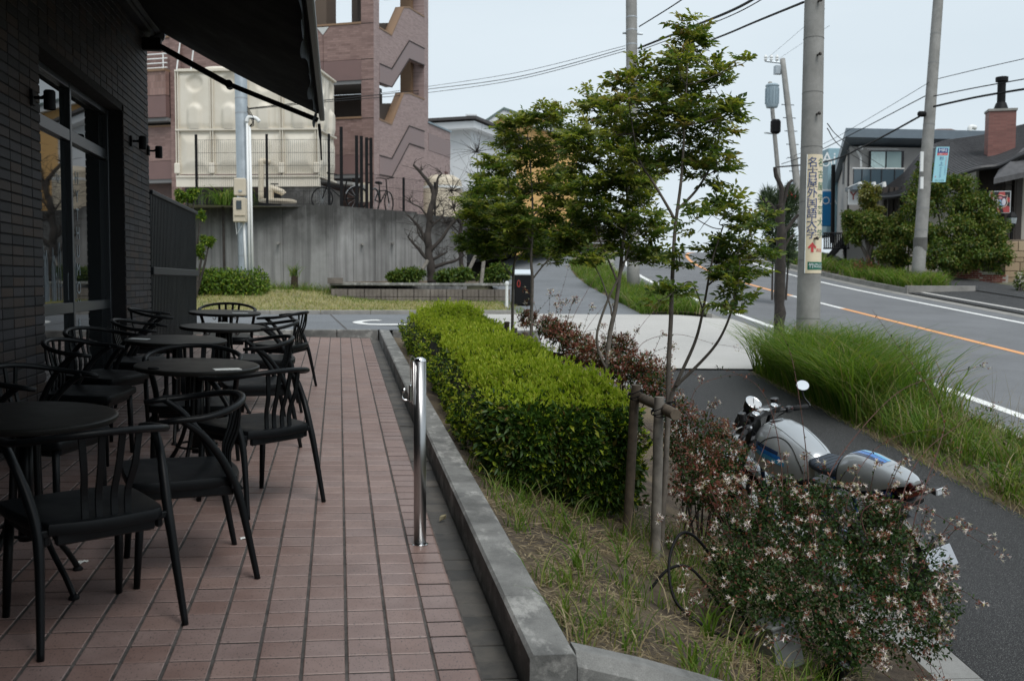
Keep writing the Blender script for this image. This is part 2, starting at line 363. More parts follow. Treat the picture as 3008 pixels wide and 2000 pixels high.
MT['boxhedge']=leafmat('box_hedge_leaf',[(0,(.055,.115,.014)),(.5,(.11,.20,.022)),(.85,(.19,.28,.032)),(1,(.34,.34,.05))],.32,spec=.2)
MT['red_flower']=leafmat('red_flower',[(0,(.42,.03,.045)),(1,(.55,.08,.09))],.3)
def color_mat(name,c,rough=.5,**k):
    if name not in MT: MT[name]=plain(name,c,rough,**k)
    return MT[name]
# ------------------------------------------------------------------ ground, street, terrace
def sheet(name, fn, nu, nv, mat, thick=0.0):
    m=MB(); m.grid(fn,nu,nv); o=m.build(name,mat,smooth=True); return struct(o)
# ground: one sheet out to the horizon, in street coordinates
def ground_fn(u, v):
    a=(u-.5)*2; off=math.copysign(abs(a)**2.2*900,a)+8; b=(v-.25)/.75 if v>.25 else (v-.25)/.25
    s=(abs(b)**2.0*1100) if b>0 else -(abs(b)**1.6*220)
    s+=6
    sc=clamp(s,-60,130); p=RN*(off+curve(min(max(s,0),130)))+RD*s
    z=street_z(sc)-.32
    if 15.0<off<200 and sc<100: z=street_z(sc)-.02+clamp((off-15)/20)*.25
    return Vector((p.x,p.y,z))
struct(MB().grid(ground_fn,90,90).build('ground',MT['ground'],smooth=True))
def strip(name, o0, o1, s0, s1, dz, mat, ns=None, no=2, fn=None):
    ns=ns or max(2,int((s1-s0)/1.5))
    def g(u,v):
        s=lerp(s0,s1,v); q=RP(lerp(o0,o1,u),s,dz)
        return fn(q,u,v) if fn else q
    return struct(MB().grid(g,no,ns).build(name,mat,smooth=True))
strip('road',6.62,14.05,-26,125,0.0,MT['asphalt'],no=6)
for nm,o0,o1,m_,a,b in (('road_edge_line',7.13,7.30,MT['paint'],-26,110),('road_edge_line',13.30,13.46,MT['paint'],-26,110),
                        ('road_centre_line',10.38,10.54,MT['orange'],-26,25.2),('road_centre_line',10.38,10.54,MT['whiteworn'],25.2,29.0),('road_centre_line',10.38,10.54,MT['orange'],29.0,110)):
    strip(nm,o0,o1,a,b,.005,m_,no=1)
strip('gutter_channel',6.30,6.62,-26,14.55,.004,MT['kerbstone'],no=1)
strip('gutter_channel',6.30,6.62,22.4,70,.004,MT['kerbstone'],no=1)
strip('gutter_channel',14.05,14.45,-26,110,.004,MT['kerbstone'],no=1)
def kerb_run(o0,o1,s0,s1,dz,h,label,group):
    root=thing('street_kerb',label,'kerb',RP((o0+o1)/2,s0),group=group); base=root.location.copy()
    s=s0
    while s<s1-.1:
        e=min(s+2.0,s1); m=MB(); g=.006
        P=[RP(o0,s+g,-.05),RP(o1,s+g,-.05),RP(o1,e-g,-.05),RP(o0,e-g,-.05),RP(o0+.012,s+g,h),RP(o1-.012,s+g,h),RP(o1-.012,e-g,h),RP(o0+.012,e-g,h)]
        m.add([p-base for p in P],[(3,2,1,0),(4,5,6,7),(0,1,5,4),(1,2,6,5),(2,3,7,6),(3,0,4,7)])
        m.build('kerb_stone',MT['kerbstone'],root); s=e
kerb_run(6.15,6.30,-8,14.4,0,.13,'pale concrete street kerb along the tall grass verge beside the motorcycle','street kerbs')
kerb_run(6.15,6.30,22.6,60,0,.13,'pale concrete street kerb along the grassy verge beyond the driveway','street kerbs')
kr_=thing('kerb_return','short concrete kerb closing the end of the overgrown far verge','kerb',RP(15.5,29.9,.0)); m=MB(); m.box((0,0,.08),(2.2,.16,.34),rz(-math.radians(5.66)),bev=.01); m.build('kerb_stone',MT['kerbstone'],kr_)
kerb_run(14.45,14.62,29.8,70,0,.15,'pale concrete kerb below the overgrown verge across the road','street kerbs')
# footway
strip('footway',2.79,4.62,-12,14.6,.124,MT['walkasph'],no=3)
strip('footway',1.6,4.62,22.32,70,.124,MT['drive'],no=3)
strip('verge_soil',4.62,6.15,-12,14.5,.118,MT['soil'],no=4,fn=lambda q,u,v: q+Vector((0,0,.05*math.sin(PI*u))))
strip('verge_soil',4.62,6.15,22.5,70,.118,MT['soil'],no=4,fn=lambda q,u,v: q+Vector((0,0,.06*math.sin(PI*u))))
strip('far_verge_soil',14.62,16.6,29.9,90,.135,MT['soil'],no=3)
strip('far_footway',16.6,18.9,-10,90,.125,MT['walkasph'],no=3)
strip('far_crossover',14.45,16.6,6,29.95,.10,MT['walkasph'],no=3,fn=lambda q,u,v: q+Vector((0,0,-.06*(1-u))))
strip('far_crossover_kerb',14.45,14.95,20,29.8,.06,MT['apron'],no=2,fn=lambda q,u,v: q+Vector((0,0,-.035*(1-u))))
# concrete entrance apron and asphalt driveway
def apron(u,v):
    y=lerp(14.6,22.3,v); x0=3.1; s_right=lerp(14.6,22.3,v)
    e=RP(6.62,y+.5,0.006); x=lerp(x0,e.x,u); yy=lerp(y-.02,e.y-.55,u)
    z=lerp(drive_z(x,yy)+.006,e.z,smooth((u-.75)/.25)) if u>.75 else drive_z(x,yy)+.006
    return Vector((x,yy,z+(.008 if u<.9 else 0)))
struct(MB().grid(apron,24,14).build('entrance_apron',MT['apron'],smooth=True))
def drive(u,v):
    x=lerp(-14,3.1,u); y=lerp(15.72,22.0,v); return Vector((x,y,drive_z(x,y)))
struct(MB().grid(drive,20,8).build('driveway',MT['drive'],smooth=True))
# kerb at terrace end, kerb at lawn edge
def long_kerb(name,label,x0,x1,y,w,zt,zb,mat,n=8):
    root=thing(name,label,'kerb',((x0+x1)/2,y,zb)); L=(x1-x0)/n
    for i in range(n):
        m=MB(); m.box((x0+L*(i+.5)-(x0+x1)/2,0,(zt-zb)/2),(L-.006,w,zt-zb),bev=.012); m.build('kerb_block',mat,root)
long_kerb('driveway_kerb','mossy concrete kerb between the tiled terrace and the driveway',-2.6,.60,15.66,.12,.692,.35,MT['kerb'],5)
long_kerb('driveway_kerb','mossy concrete kerb between the clipped hedge bed and the driveway',.80,3.1,15.30,.12,.685,.15,MT['kerb'],4)
long_kerb('lawn_kerb','narrow concrete kerb edging the yellowing lawn bank',-9.0,3.9,22.06,.10,.80,.45,MT['kerbstone'],12)
# white letter painted on the driveway (only part of it shows)
def letter_s():
    pts=[]; cx,cy=1.10,18.0
    P=[(-.34,.62),(-.60,.50),(-.78,.05),(-.60,-.42),(-.2,-.52),(.25,-.32),(.55,-.12),(.95,-.02),(1.25,-.12),(1.4,-.5),(1.2,-.95)]
    c=curve_pts([(cx+a,cy+b*1.5,0) for a,b in P],8)
    m=MB(); L=[];R=[]
    for i,p in enumerate(c):
        t=(c[min(i+1,len(c)-1)]-c[max(i-1,0)]).normalized(); n=Vector((-t.y,t.x,0)); n=Vector((n.x*.085,n.y*.23,0))
        for q,l in ((p+n,L),(p-n,R)): l.append(Vector((q.x,q.y,drive_z(q.x,q.y)+.008)))
    k=len(c); m.add(L+R,[(i,i+1,k+i+1,k+i) for i in range(k-1)]); return m.build('painted_letter',MT['paint'])
tag(letter_s(),'large white letter S painted on the grey driveway','road marking')
m=MB(); m.grid(lambda u,v: Vector((lerp(.95,3.0,u),lerp(16.05,16.17,v),drive_z(lerp(.95,3.0,u),16.1)+.008)),8,1); struct(m.build('driveway_line',MT['paint']))
m=MB(); m.grid(lambda u,v: Vector((lerp(.10,.125,u)-.5*v*.6,lerp(15.8,21.9,v),drive_z(0,lerp(15.8,21.9,v))+.006)),1,6); struct(m.build('driveway_joint',MT['grout']))
# planting bed
def bed(u,v):
    y=lerp(3.22,15.25,v); xr=(2.52+.09868*y)/.99512
    x=lerp(.77,xr,u); return Vector((x,y,bed_z(x,y)))
struct(MB().grid(bed,26,110).build('planting_bed',MT['soil'],smooth=True))
def bed_end(u,v):
    y=lerp(2.2,3.22,v); xr=(2.52+.09868*y)/.99512; x=lerp(.9+.55*(1-v)*1.2,xr,u); return Vector((x,y,bed_z(x,y)-.14*(1-v)-.02*(1-v)))
struct(MB().grid(bed_end,20,8).build('bed_slope',MT['soil'],smooth=True))
# slab border of the footway at the foot of the bed
root=struct(MB().add([RP(2.43,-6,.05),RP(2.79,-6,.05),RP(2.79,14.5,.05),RP(2.43,14.5,.05)],[(0,1,2,3)]).build('footway_border',MT['mortar']))
s=-1.2; k=0
while s<14.4:
    e=s+.60; m=MB(); c=RP(2.605,(s+e)/2,.105)
    P=[RP(o,q,h)-c for h in (.06,.135) for o,q in ((2.438,s+.004),(2.772,s+.004),(2.772,e-.004),(2.438,e-.004))]
    m.add(P,[(3,2,1,0),(4,5,6,7),(0,1,5,4),(1,2,6,5),(2,3,7,6),(3,0,4,7)]); o=m.build('border_slab',MT['slab'],root,loc=c); s=e; k+=1

# ---- terrace: slab, individual tiles
TX0,TY0,TA,TB=-.4388,3.218,.1526,.1463
tn=Vector((.027,-.037,1)).normalized(); TQ=tn.to_track_quat('Z','Y'); 
TM=Matrix((Vector((1,0,-.027)).normalized(),Vector((0,1,.037)).normalized(),tn)).transposed()
TEUL=TM.to_euler()
def tplane(x,y,dz=0): return Vector((x,y,terr(x,y)+dz))
m=MB(); zb=-1.2
q=[(-2.3,.9),(.478,.9),(.478,15.60),(-2.3,15.60)]
m.add([tplane(x,y,-.0045) for x,y in q]+[Vector((x,y,zb)) for x,y in q],[(0,1,2,3),(0,4,5,1),(1,5,6,2),(2,6,7,3),(3,7,4,0)])
terrace=struct(m.build('terrace',MT['grout']))
def tile_mesh(w,d,bull=False):
    m=MB(); h=.016
    if not bull: m.box((0,0,-h/2),(w,d,h),bev=.0028)
    else:
        pr=[(-w/2,-h),(-w/2,-.002),(-w/2+.002,0)]+[(w/2-.016+.016*math.sin(a),-.016+.016*math.cos(a)) for a in np.linspace(0,PI/2,5)]+[(w/2,-.05),(w/2-.01,-.05)]
        m.prism([(x,-d/2,z) for x,z in pr],(0,d,0))
    return m
tm=tile_mesh(TA-.0115,TB-.0100); tmb=tile_mesh(TA-.0085,TB-.0100,True)
def mark_joint_faces(m,both):
    "the sides of a tile that face a joint are soiled with grout"
    out=[]
    for f in m.f:
        a,b,c=(Vector(m.v[f[i]]) for i in (0,1,2)); n=(b-a).cross(c-a).normalized(); out.append(1 if abs(n.y)>.8 or (both and abs(n.x)>.8) else 0)
    m.m=out
mark_joint_faces(tm,True); mark_joint_faces(tmb,False)
TMATS=[MT['tile'],MT['joint']]
me_t=tm.mesh('tile',TMATS); me_b=tmb.mesh('tile',TMATS)
cand=[]
for c in range(-11,6):
    for r in range(-9,84):
        x=TX0+(c+.5)*TA; y=TY0+(r+.5)*TB; p=tplane(x,y)-Vector((0,0,EYE)); d=p.dot(_f)
        vis=0
        if d>.5:
            u=1504+2924.4*p.dot(_r)/d; w=1000-2924.4*p.dot(_u)/d
            if -60<u<3060 and w<2070: vis=1/d
            if x<-1.0: vis*=.62
        cand.append((vis,c,r,x,y))
cand.sort(reverse=True)
rest=MB()
for i,(vis,c,r,x,y) in enumerate(cand):
    bull=(c==5); loc=tplane(x+(.0015 if bull else 0),y,random.gauss(0,.0005))
    e=Euler((TEUL.x+random.gauss(0,.0022),TEUL.y+random.gauss(0,.0022),TEUL.z+random.gauss(0,.003)))
    if i<298 and vis>0:
        o=link('tile',me_b if bull else me_t,terrace,loc); o.rotation_euler=e
    else:
        R=e.to_matrix(); src=tmb if bull else tm
        rest.add([R@Vector(v)+loc for v in src.v],src.f); rest.m[-len(src.f):]=src.m
o=rest.build('tile_field',TMATS,terrace); o['kind']='stuff'
# drain gutter of dark pavers between tiles and kerb
m=MB(); q=[(.478,.9),(.612,.9),(.612,15.60),(.478,15.60)]
m.add([tplane(x,y,-.038) for x,y in q],[(0,1,2,3)])
gutter=struct(m.build('drain_gutter',MT['grout']))
pm=MB(); pm.box((0,0,-.01),(.128,TB-.006,.02),bev=.003); me_p=pm.mesh('paver',MT['paver'])
for r in range(-6,84):
    o=link('paver',me_p,gutter,tplane(.5455,TY0+(r+.35)*TB,-.028+random.gauss(0,.0015))); o.rotation_euler=Euler((TEUL.x+random.gauss(0,.004),TEUL.y+random.gauss(0,.006),random.gauss(0,.006)))
# ---- kerb wall along the bed
kerb=thing('kerb_wall','low grey concrete kerb wall streaked with pale lichen, between the tiles and the hedge','kerb wall',(0.69,9.0,0.3))
def kblock(y0,y1):
    m=MB(); o=Vector(kerb.location)
    x0,x1=.613,.772; P=[]
    for (x,dz) in ((x0,-.5),(x1,-.5),(x1,.118),(x1-.012,.130),(x0+.012,.130),(x0,.118)): P.append((x,dz))
    A=[Vector((x,y0,terr(x,y0)+dz))-o for x,dz in P]; B=[Vector((x,y1,terr(x,y1)+dz))-o for x,dz in P]
    n=len(P); m.add(A+B,[tuple(range(n)),tuple(range(2*n-1,n-1,-1))]+[(i,n+i,n+(i+1)%n,(i+1)%n) for i in range(n)])
    m.build('kerb_block',MT['kerb'],kerb)
ys=[3.15,3.72,4.36,4.98,5.60,6.82,8.04,9.26,10.48,11.70,12.92,14.14,15.58]
for a,b in zip(ys,ys[1:]): kblock(a+.0012,b-.0012)
m=MB(); o=Vector(kerb.location)                                    # wing that slopes away down the bank
sec=[]
for t in np.linspace(0,1,7):
    x=lerp(.776,2.25,t); yf=3.155-.01*t; yb=3.30+.05*t; zt=terr(.77,3.2)+.128-.10*t-.43*t**1.15; zb=-1.3
    sec.append([Vector((x,yf,zb))-o,Vector((x,yb,zb))-o,Vector((x,yb,zt-.035))-o,Vector((x,yb-.035,zt))-o,Vector((x,yf+.035,zt))-o,Vector((x,yf,zt-.045))-o])
vs=[p for s_ in sec for p in s_]; n=6
fs=[(i*n+j,i*n+(j+1)%n,(i+1)*n+(j+1)%n,(i+1)*n+j) for i in range(6) for j in range(n)]+[tuple(range(n-1,-1,-1)),tuple(36+j for j in range(n))]
m.add(vs,fs); m.build('wing_wall',MT['kerb'],kerb)
# ------------------------------------------------------------------ cafe building
cafe=thing('cafe_building','dark brick cafe facade with a tall reflecting window, behind the black chairs','building',(-3.0,6.0,0.0))
CO=Vector(cafe.location)
def cbox(name,lo,hi,mat,parent=None,bev=0.0):
    m=MB(); c=(Vector(lo)+Vector(hi))/2; s=[abs(hi[i]-lo[i]) for i in range(3)]
    p=parent or cafe; off=CO if p is cafe else CO
    m.box(c-off,s,bev=bev); return m.build(name,mat,p)
WX=-2.158
wall=MB()
for lo,hi in (((-7,-4,-.6),(WX,7.862,8)),((-7,10.75,-.6),(WX,12.10,8)),((-7,7.862,3.16),(WX,10.75,8)),((-7,7.862,-.6),(-2.36,10.75,3.16))):
    c=(Vector(lo)+Vector(hi))/2; wall.box(c-CO,[hi[i]-lo[i] for i in range(3)])
wallo=wall.build('wall',MT['mortar'],cafe)
bl,bh,bd=.227,.060,.011
def brick_mesh(l,d):
    m=MB(); m.box((-d/2,0,0),(d,l,bh),bev=.003); return m
b_std=brick_mesh(bl,bd); b_jam=brick_mesh(bl,.19); me_bs=b_std.mesh('brick',MT['brick']); me_bj=b_jam.mesh('brick',MT['brick'])
cand=[]
for j in range(0,70):
    z=.07*j+.035
    for i in range(0,14): 
        y=7.862-.1185-.237*i
        if z>terr(-2.1,y): cand.append((y,z,i==0))
    for i in range(6):
        y=10.752+.1125+.2265*i
        if z>terr(-2.1,y): cand.append((y,z,i==0 or i==5))
    if z>3.19:
        for i in range(12): cand.append((7.862+.12+.2405*i,z,False))
def bvis(c):
    y,z,_=c
    if 6.8<y<7.87 and z<3.6: return 1/y+ .03
    if y>10.7 and z<4.0: return 1.25/y
    return 0
cand.sort(key=bvis,reverse=True); rest=MB()
for k,c in enumerate(cand):
    y,z,jam=c; loc=Vector((WX+.010+random.gauss(0,.0008),y,z))-CO
    if k<298 and bvis(c)>0: o=link('brick',me_bj if jam else me_bs,cafe,loc); o.rotation_euler=(0,random.gauss(0,.004),random.gauss(0,.003))
    else:
        src=b_jam if jam else b_std; rest.add([Vector(v)+loc for v in src.v],src.f)
o=rest.build('brick_field',MT['brick'],cafe); o['kind']='stuff'
# glazing
win=MB()
GX=-2.335
win_root=cbox('window',(GX-.03,7.862,.20),(GX-.012,10.75,3.155),MT['matblack'])
def sub(lo,hi,name,mat,bev=.004): 
    m=MB(); c=(Vector(lo)+Vector(hi))/2; m.box(c-CO,[hi[i]-lo[i] for i in range(3)],bev=bev); return m.build(name,mat,win_root)
frame_m=plain('window_frame_metal',(.06,.066,.072),.35,metal=.6)
for y in (7.885,9.29,10.725): sub((GX-.008,y-.024,.20),(GX+.045,y+.024,3.155),'mullion',frame_m)
for z,h in ((.32,.05),(1.205,.045),(2.70,.05),(3.13,.025)):
    for y0,y1 in ((7.91,9.265),(9.315,10.70)): sub((GX-.006,y0,z-h),(GX+.040,y1,z+h),'transom',frame_m)
for y0,y1 in ((7.91,9.265),(9.315,10.70)):
    for z0,z1 in ((.37,1.16),(1.25,2.65),(2.75,3.105)): sub((GX-.008,y0,z0),(GX,y1,z1),'pane',MT['glass'],bev=0)
# chalk lettering written down the glass
def text_mesh(txt,size,extr=.0,align='CENTER'):
    cu=bpy.data.curves.new('t','FONT'); cu.body=txt; cu.size=size; cu.align_x=align; cu.align_y='CENTER'; cu.extrude=extr; cu.resolution_u=3
    o=bpy.data.objects.new('t',cu); COL.objects.link(o); bpy.context.view_layer.update()
    me=bpy.data.meshes.new_from_object(o.evaluated_get(bpy.context.evaluated_depsgraph_get()))
    v=[tuple(q.co) for q in me.vertices]; f=[tuple(p.vertices) for p in me.polygons]
    bpy.data.objects.remove(o,do_unlink=True); bpy.data.curves.remove(cu); bpy.data.meshes.remove(me); return v,f
chalk=plain('chalk_pen',(.30,.34,.37),.9)
for k,ch in enumerate('HYTHUMOYAHA'):
    v,f=text_mesh(ch,.19); z=2.36-.165*k
    m=MB(); m.add([Vector((GX+.003,9.62+x*.9,z+y*.85))-CO for x,y,_ in v],f); m.build('chalk_letter',chalk,win_root)
v,f=text_mesh('YAA*',.11); m=MB(); m.add([Vector((GX+.003,9.0+x*.6,2.30+y))-CO for x,y,_ in v],f); m.build('chalk_letter',chalk,win_root)
for k in range(16):                                                   # chalk drawing of a city skyline and bottles low on the pane
    y=lerp(8.0,9.5,random.random()); h=random.uniform(.12,.42); w=random.uniform(.03,.08); z0=1.27
    m=MB()
    for a,b in (((y,z0),(y,z0+h)),((y,z0+h),(y+w/2,z0+h+.09)),((y+w/2,z0+h+.09),(y+w,z0+h)),((y+w,z0+h),(y+w,z0))):
        m.tube([Vector((GX+.003,*a))-CO,Vector((GX+.003,*b))-CO],.0022,4)
    m.build('chalk_drawing',chalk,win_root)
cbox('wing_wall',(-7,-4.2,-.6),(.75,-.60,8.0),MT['mortar'])  # unseen block added behind the camera to darken the near terrace
cbox('roof_slab',(-7.2,-4.2,8.0),(-2.0,12.3,8.25),MT['matblack'])
# wall lamps
def wall_lamp(y,z,label):
    r=thing('wall_lamp',label,'lamp',(-2.149,y,z),group='wall lamps on the brick facade')
    m=MB(); m.box((.012,0,0),(.024,.075,.11),bev=.004); m.build('base_plate',MT['matblack'],r)
    m=MB(); m.tube([(.02,0,.0),(.07,0,.0),(.10,0,.01)],[.011,.012,.018],8); m.build('arm',MT['matblack'],r)
    m=MB(); m.lathe([(.001,.068),(.030,.066),(.040,.056),(.040,-.070),(.034,-.070),(.034,-.05),(.001,-.05)],20,c=(.125,0,-.01)); m.build('shade',MT['matblack'],r,auto=40)
wall_lamp(7.64,2.74,'black cylinder wall lamp standing out against the reflecting cafe window')
wall_lamp(11.08,2.90,'black cylinder wall lamp on the middle of the brick pillar')
wall_lamp(12.03,2.92,'black cylinder wall lamp on the outer edge of the brick pillar')
# retractable awning
aw=thing('awning','black retractable awning stretched out over the terrace','awning',(-2.1,5.0,4.2)); AO=Vector(aw.location)
Y0,Y1=-2.0,12.02
def can(u,v):
    x=lerp(-2.05,-.225,u); z=lerp(4.30,3.395,u)-.035*math.sin(PI*u)-.012*abs(math.sin(PI*9*v)); return Vector((x,lerp(Y0,Y1,v),z))-AO
m=MB(); m.grid(can,8,108); n=len(m.v); 
m.v+= [tuple(Vector(q)+Vector((.004,0,.010))) for q in m.v]; m.f+=[tuple(i+n for i in reversed(q)) for q in m.f]; m.m=[0]*len(m.f)
m.build('canopy',MT['awning'],aw,smooth=True)
m=MB(); m.box(Vector((-.185,(Y0+Y1)/2,3.365))-AO,(.060,Y1-Y0+.05,.095),bev=.012); fb=m.build('front_bar',MT['awnbar'],aw)
def val(u,v):
    y=lerp(Y0,Y1,v); d=.13+.022*math.sin(y*2*PI/.62); x=-.232-.012-u*(.018+.020*math.sin(y*3.3)+.012*math.sin(y*7.1)); return Vector((x,y,3.38-u*d))-AO
m=MB(); m.grid(val,4,260); n=len(m.v); m.v+=[tuple(Vector(q)+Vector((.003,0,0))) for q in m.v]; m.f+=[tuple(i+n for i in reversed(q)) for q in m.f]; m.m=[0]*len(m.f)
m.build('valance',MT['valance'],aw,smooth=True)
m=MB(); m.tube([Vector((-2.03,Y0,4.30))-AO,Vector((-2.03,Y1+.1,4.30))-AO],.075,16); m.build('roller',MT['matblack'],aw)
m=MB(); m.box(Vector((-2.10,(Y0+Y1)/2,4.33))-AO,(.13,Y1-Y0+.3,.26),bev=.02); m.build('cassette',MT['matblack'],aw)
for ya in (11.86,4.0):
    m=MB(); m.tube([Vector((-2.02,ya,4.09))-AO,Vector((-1.20,ya+.03,3.66))-AO],.052,4,flat=.8); m.build('arm',MT['matblack'],aw)
    m=MB(); m.tube([Vector((-1.26,ya+.03,3.69))-AO,Vector((-.23,ya,3.30))-AO],.044,4,flat=.8); m.build('arm',MT['matblack'],aw)
    m=MB(); m.tube([Vector((-1.22,ya-.05,3.67))-AO,Vector((-1.22,ya+.1,3.67))-AO],.045,12); m.build('elbow',MT['matblack'],aw)
    m=MB(); m.box(Vector((-2.05,ya,4.08))-AO,(.2,.10,.14),bev=.01); m.build('bracket',MT['matblack'],aw)
m=MB(); m.lathe([(.085,0),(.085,.02),(.05,.03)],20,M=Matrix.Rotation(-PI/2,3,'X'),c=Vector((-2.02,12.02,4.22))-AO); m.build('end_cap',MT['galv'],aw)
m=MB(); m.tube(curve_pts([Vector((-.22,12.0,3.28))-AO,Vector((-.205,12.01,3.10))-AO,Vector((-.195,12.0,2.86))-AO],5),[.02]*5+[.012]*6,6); m.build('strap',MT['matblack'],aw)
# dark sheet-metal fence past the pillar
fr=thing('metal_fence','dark grey sheet metal screen fence past the brick pillar','fence',(-2.2,14.1,.45)); FO=Vector(fr.location)
for i in range(4):
    y0=12.26+i*.94; y1=y0+.934
    m=MB(); m.box(Vector((-2.185,(y0+y1)/2,.98))-FO,(.03,y1-y0,1.06),bev=.004)
    for k in range(9): m.box(Vector((-2.1675,y0+.06+k*.102,.98))-FO,(.006,.035,1.04))
    m.build('panel',MT['fencepanel'],fr)
    m=MB(); m.box(Vector((-2.185,(y0+y1)/2,2.02))-FO,(.03,y1-y0,.86),bev=.004)
    for k in range(9): m.box(Vector((-2.1675,y0+.06+k*.102,2.02))-FO,(.006,.035,.84))
    m.build('panel',MT['fencepanel'],fr)
railm=plain('fence_rail_grey',(.022,.025,.028),.45,spec=.2)
for z,h in ((1.555,.09),(2.475,.05)):
    m=MB(); m.box(Vector((-2.17,14.15,z))-FO,(.07,3.80,h),bev=.008); m.build('rail',railm,fr)
for y in (12.22,14.13,16.03):
    m=MB(); m.box(Vector((-2.215,y,1.45))-FO,(.05,.05,2.06)); m.build('post',MT['fencepanel'],fr)

# ------------------------------------------------------------------ terrace furniture
def on_terrace(o,x,y,rotz):
    o.location=tplane(x,y); o.rotation_euler=(TM@rz(rotz)).to_euler()
def face(dx,dy): return math.atan2(-dx,dy)                            # rotation that turns +Y to (dx,dy)
def make_chair():
    r=empty('armchair'); B=MT['chairblk']
    # seat
    out=[]
    for a,b in ((-.205,-.195),(-.10,-.222),(0,-.230),(.10,-.222),(.205,-.195),(.232,-.05),(.245,.12),(.238,.215),(.20,.238),(0,.246),(-.20,.238),(-.238,.215),(-.245,.12),(-.232,-.05)): out.append((a,b))
    c=[Vector(p) for p in curve_pts([(a,b,0) for a,b in out]+[(out[0][0],out[0][1],0)],3)][:-1]
    m=MB(); n=len(c); rings=[]
    for sc,z in ((.93,.400),(.985,.404),(1.0,.412),(1.0,.438),(.985,.446),(.94,.448),(.55,.442),(.05,.440)): rings.append([Vector((p.x*sc,p.y*sc,z)) for p in c])
    m.add([q for rg in rings for q in rg],[(i*n+j,i*n+(j+1)%n,(i+1)*n+(j+1)%n,(i+1)*n+j) for i in range(len(rings)-1) for j in range(n)]+[tuple(range(n-1,-1,-1)),tuple((len(rings)-1)*n+j for j in range(n))])
    m.build('seat',B,r,auto=40)
    m=MB()
    for s in (-1,1): m.box((s*.205,0.0,.388),(.026,.36,.045),bev=.006)
    m.box((0,-.185,.388),(.36,.026,.045),bev=.006); m.box((0,.195,.388),(.36,.026,.045),bev=.006)
    m.build('seat_frame',B,r)
    for s in (-1,1):
        m=MB(); m.tube([(s*.205,.195,.40),(s*.212,.203,.2),(s*.216,.212,0)],[.0185,.017,.0135],8); m.build('leg',B,r,smooth=True)
        m=MB(); m.tube(curve_pts([(s*.262,-.275,0),(s*.250,-.240,.17),(s*.240,-.205,.33),(s*.238,-.172,.43),(s*.250,-.115,.54),(s*.268,-.035,.645),(s*.277,.045,.708)],5),[.0125+.006*min(1,i/12) if i<22 else .0165 for i in range(31)],8); m.build('leg',B,r,smooth=True)
        m=MB(); m.box((s*.222,-.175,.412),(.06,.03,.026),bev=.004); m.build('bracket',B,r)
    rail=[]
    for k in range(33):
        th=PI*k/32; x=.283*math.cos(th); y=-.245*math.sin(th)**.9 if math.sin(th)>0 else 0; rail.append((x,y,.712+.050*math.sin(th)**1.3))
    pts=[(.272,.135,.700),(.281,.06,.708)]+rail[1:-1]+[(-.281,.06,.708),(-.272,.135,.700)]
    m=MB(); m.tube(pts,[.013]+[.0165]*(len(pts)-2)+[.013],9,flat=.86); m.build('top_rail',B,r,smooth=True)
    for k,xx in enumerate((-.090,-.032,.032,.090)):
        yb=-.235*math.sqrt(max(.05,1-(xx*1.18/.283)**2)); m=MB()
        m.tube(curve_pts([(xx*.86,-.190,.440),(xx*.88,-.185,.53),(xx*1.02,-.215,.63),(xx*1.15,yb-.004,.752)],4),[.0165]*13,4,flat=.42,up=(0,1,0)); m.build('back_slat',B,r)
    return r
def make_table():
    r=empty('round_table'); B=MT['black']
    m=MB(); m.lathe([(.001,.690),(.335,.690),(.347,.695),(.351,.705),(.350,.714),(.344,.7185),(.336,.7195),(.001,.7195)],64); m.build('table_top',MT['tabletop'],r,auto=35)
    m=MB(); m.lathe([(.10,.672),(.10,.690)],16); m.build('mounting_plate',MT['matblack'],r)
    m=MB()
    m.tube([(0,0,.675),(0,0,.20)],.030,12); m.build('column',B,r,smooth=True)
    for k in range(4):
        a=PI/4+k*PI/2; ca,sa=math.cos(a),math.sin(a)
        m=MB(); m.tube(curve_pts([(ca*.055,sa*.055,.675),(ca*.062,sa*.062,.50),(ca*.075,sa*.075,.34),(ca*.13,sa*.13,.20),(ca*.215,sa*.215,.085),(ca*.262,sa*.262,.012)],5),.0125,8); lg=m.build('leg',B,r,smooth=True)
        m=MB(); m.lathe([(.021,0),(.021,.008),(.013,.018)],12,c=(ca*.263,sa*.263,0)); m.build('foot',MT['matblack'],lg)
    ring=[(.115*math.cos(t),.115*math.sin(t),.245) for t in np.linspace(0,2*PI,33)]
    m=MB(); m.tube(ring,.007,6,caps=False); m.build('ring',B,r,smooth=True)
    for s in (-1,1):
        m=MB(); m.tube(curve_pts([(s*.105,0,.688),(s*.107,0,.655),(s*.125,0,.645),(s*.140,0,.662)],4),.004,6); m.build('bag_hook',MT['steel'],r)
    return r
chair0=make_chair(); table0=make_table()
tables=[(-1.27,4.30,.2,'round black cafe table beside the steel bollard end of the row, two chairs drawn up'),
 (-.832,6.03,.5,'round black cafe table with a white card near its rim, chair on its far side'),
 (-1.175,7.50,.9,'round black cafe table with a small pale card on its wall side'),
 (-.985,8.70,.3,'round black cafe table with a white card on the rim away from the wall lamps'),
 (-1.15,10.38,.7,'round black cafe table closest to the driveway')]
tables[0]=(-1.27,4.30,.2,'bare round black cafe table at the end of the row away from the driveway')
tables[3]=(-.985,8.70,.3,'round black cafe table second from the driveway, card lying at its far edge')
for i,(x,y,a,lab) in enumerate(tables):
    t=table0 if i==0 else copy_tree(table0); on_terrace(t,x,y,a); tag(t,lab,'table','round cafe tables in a row')
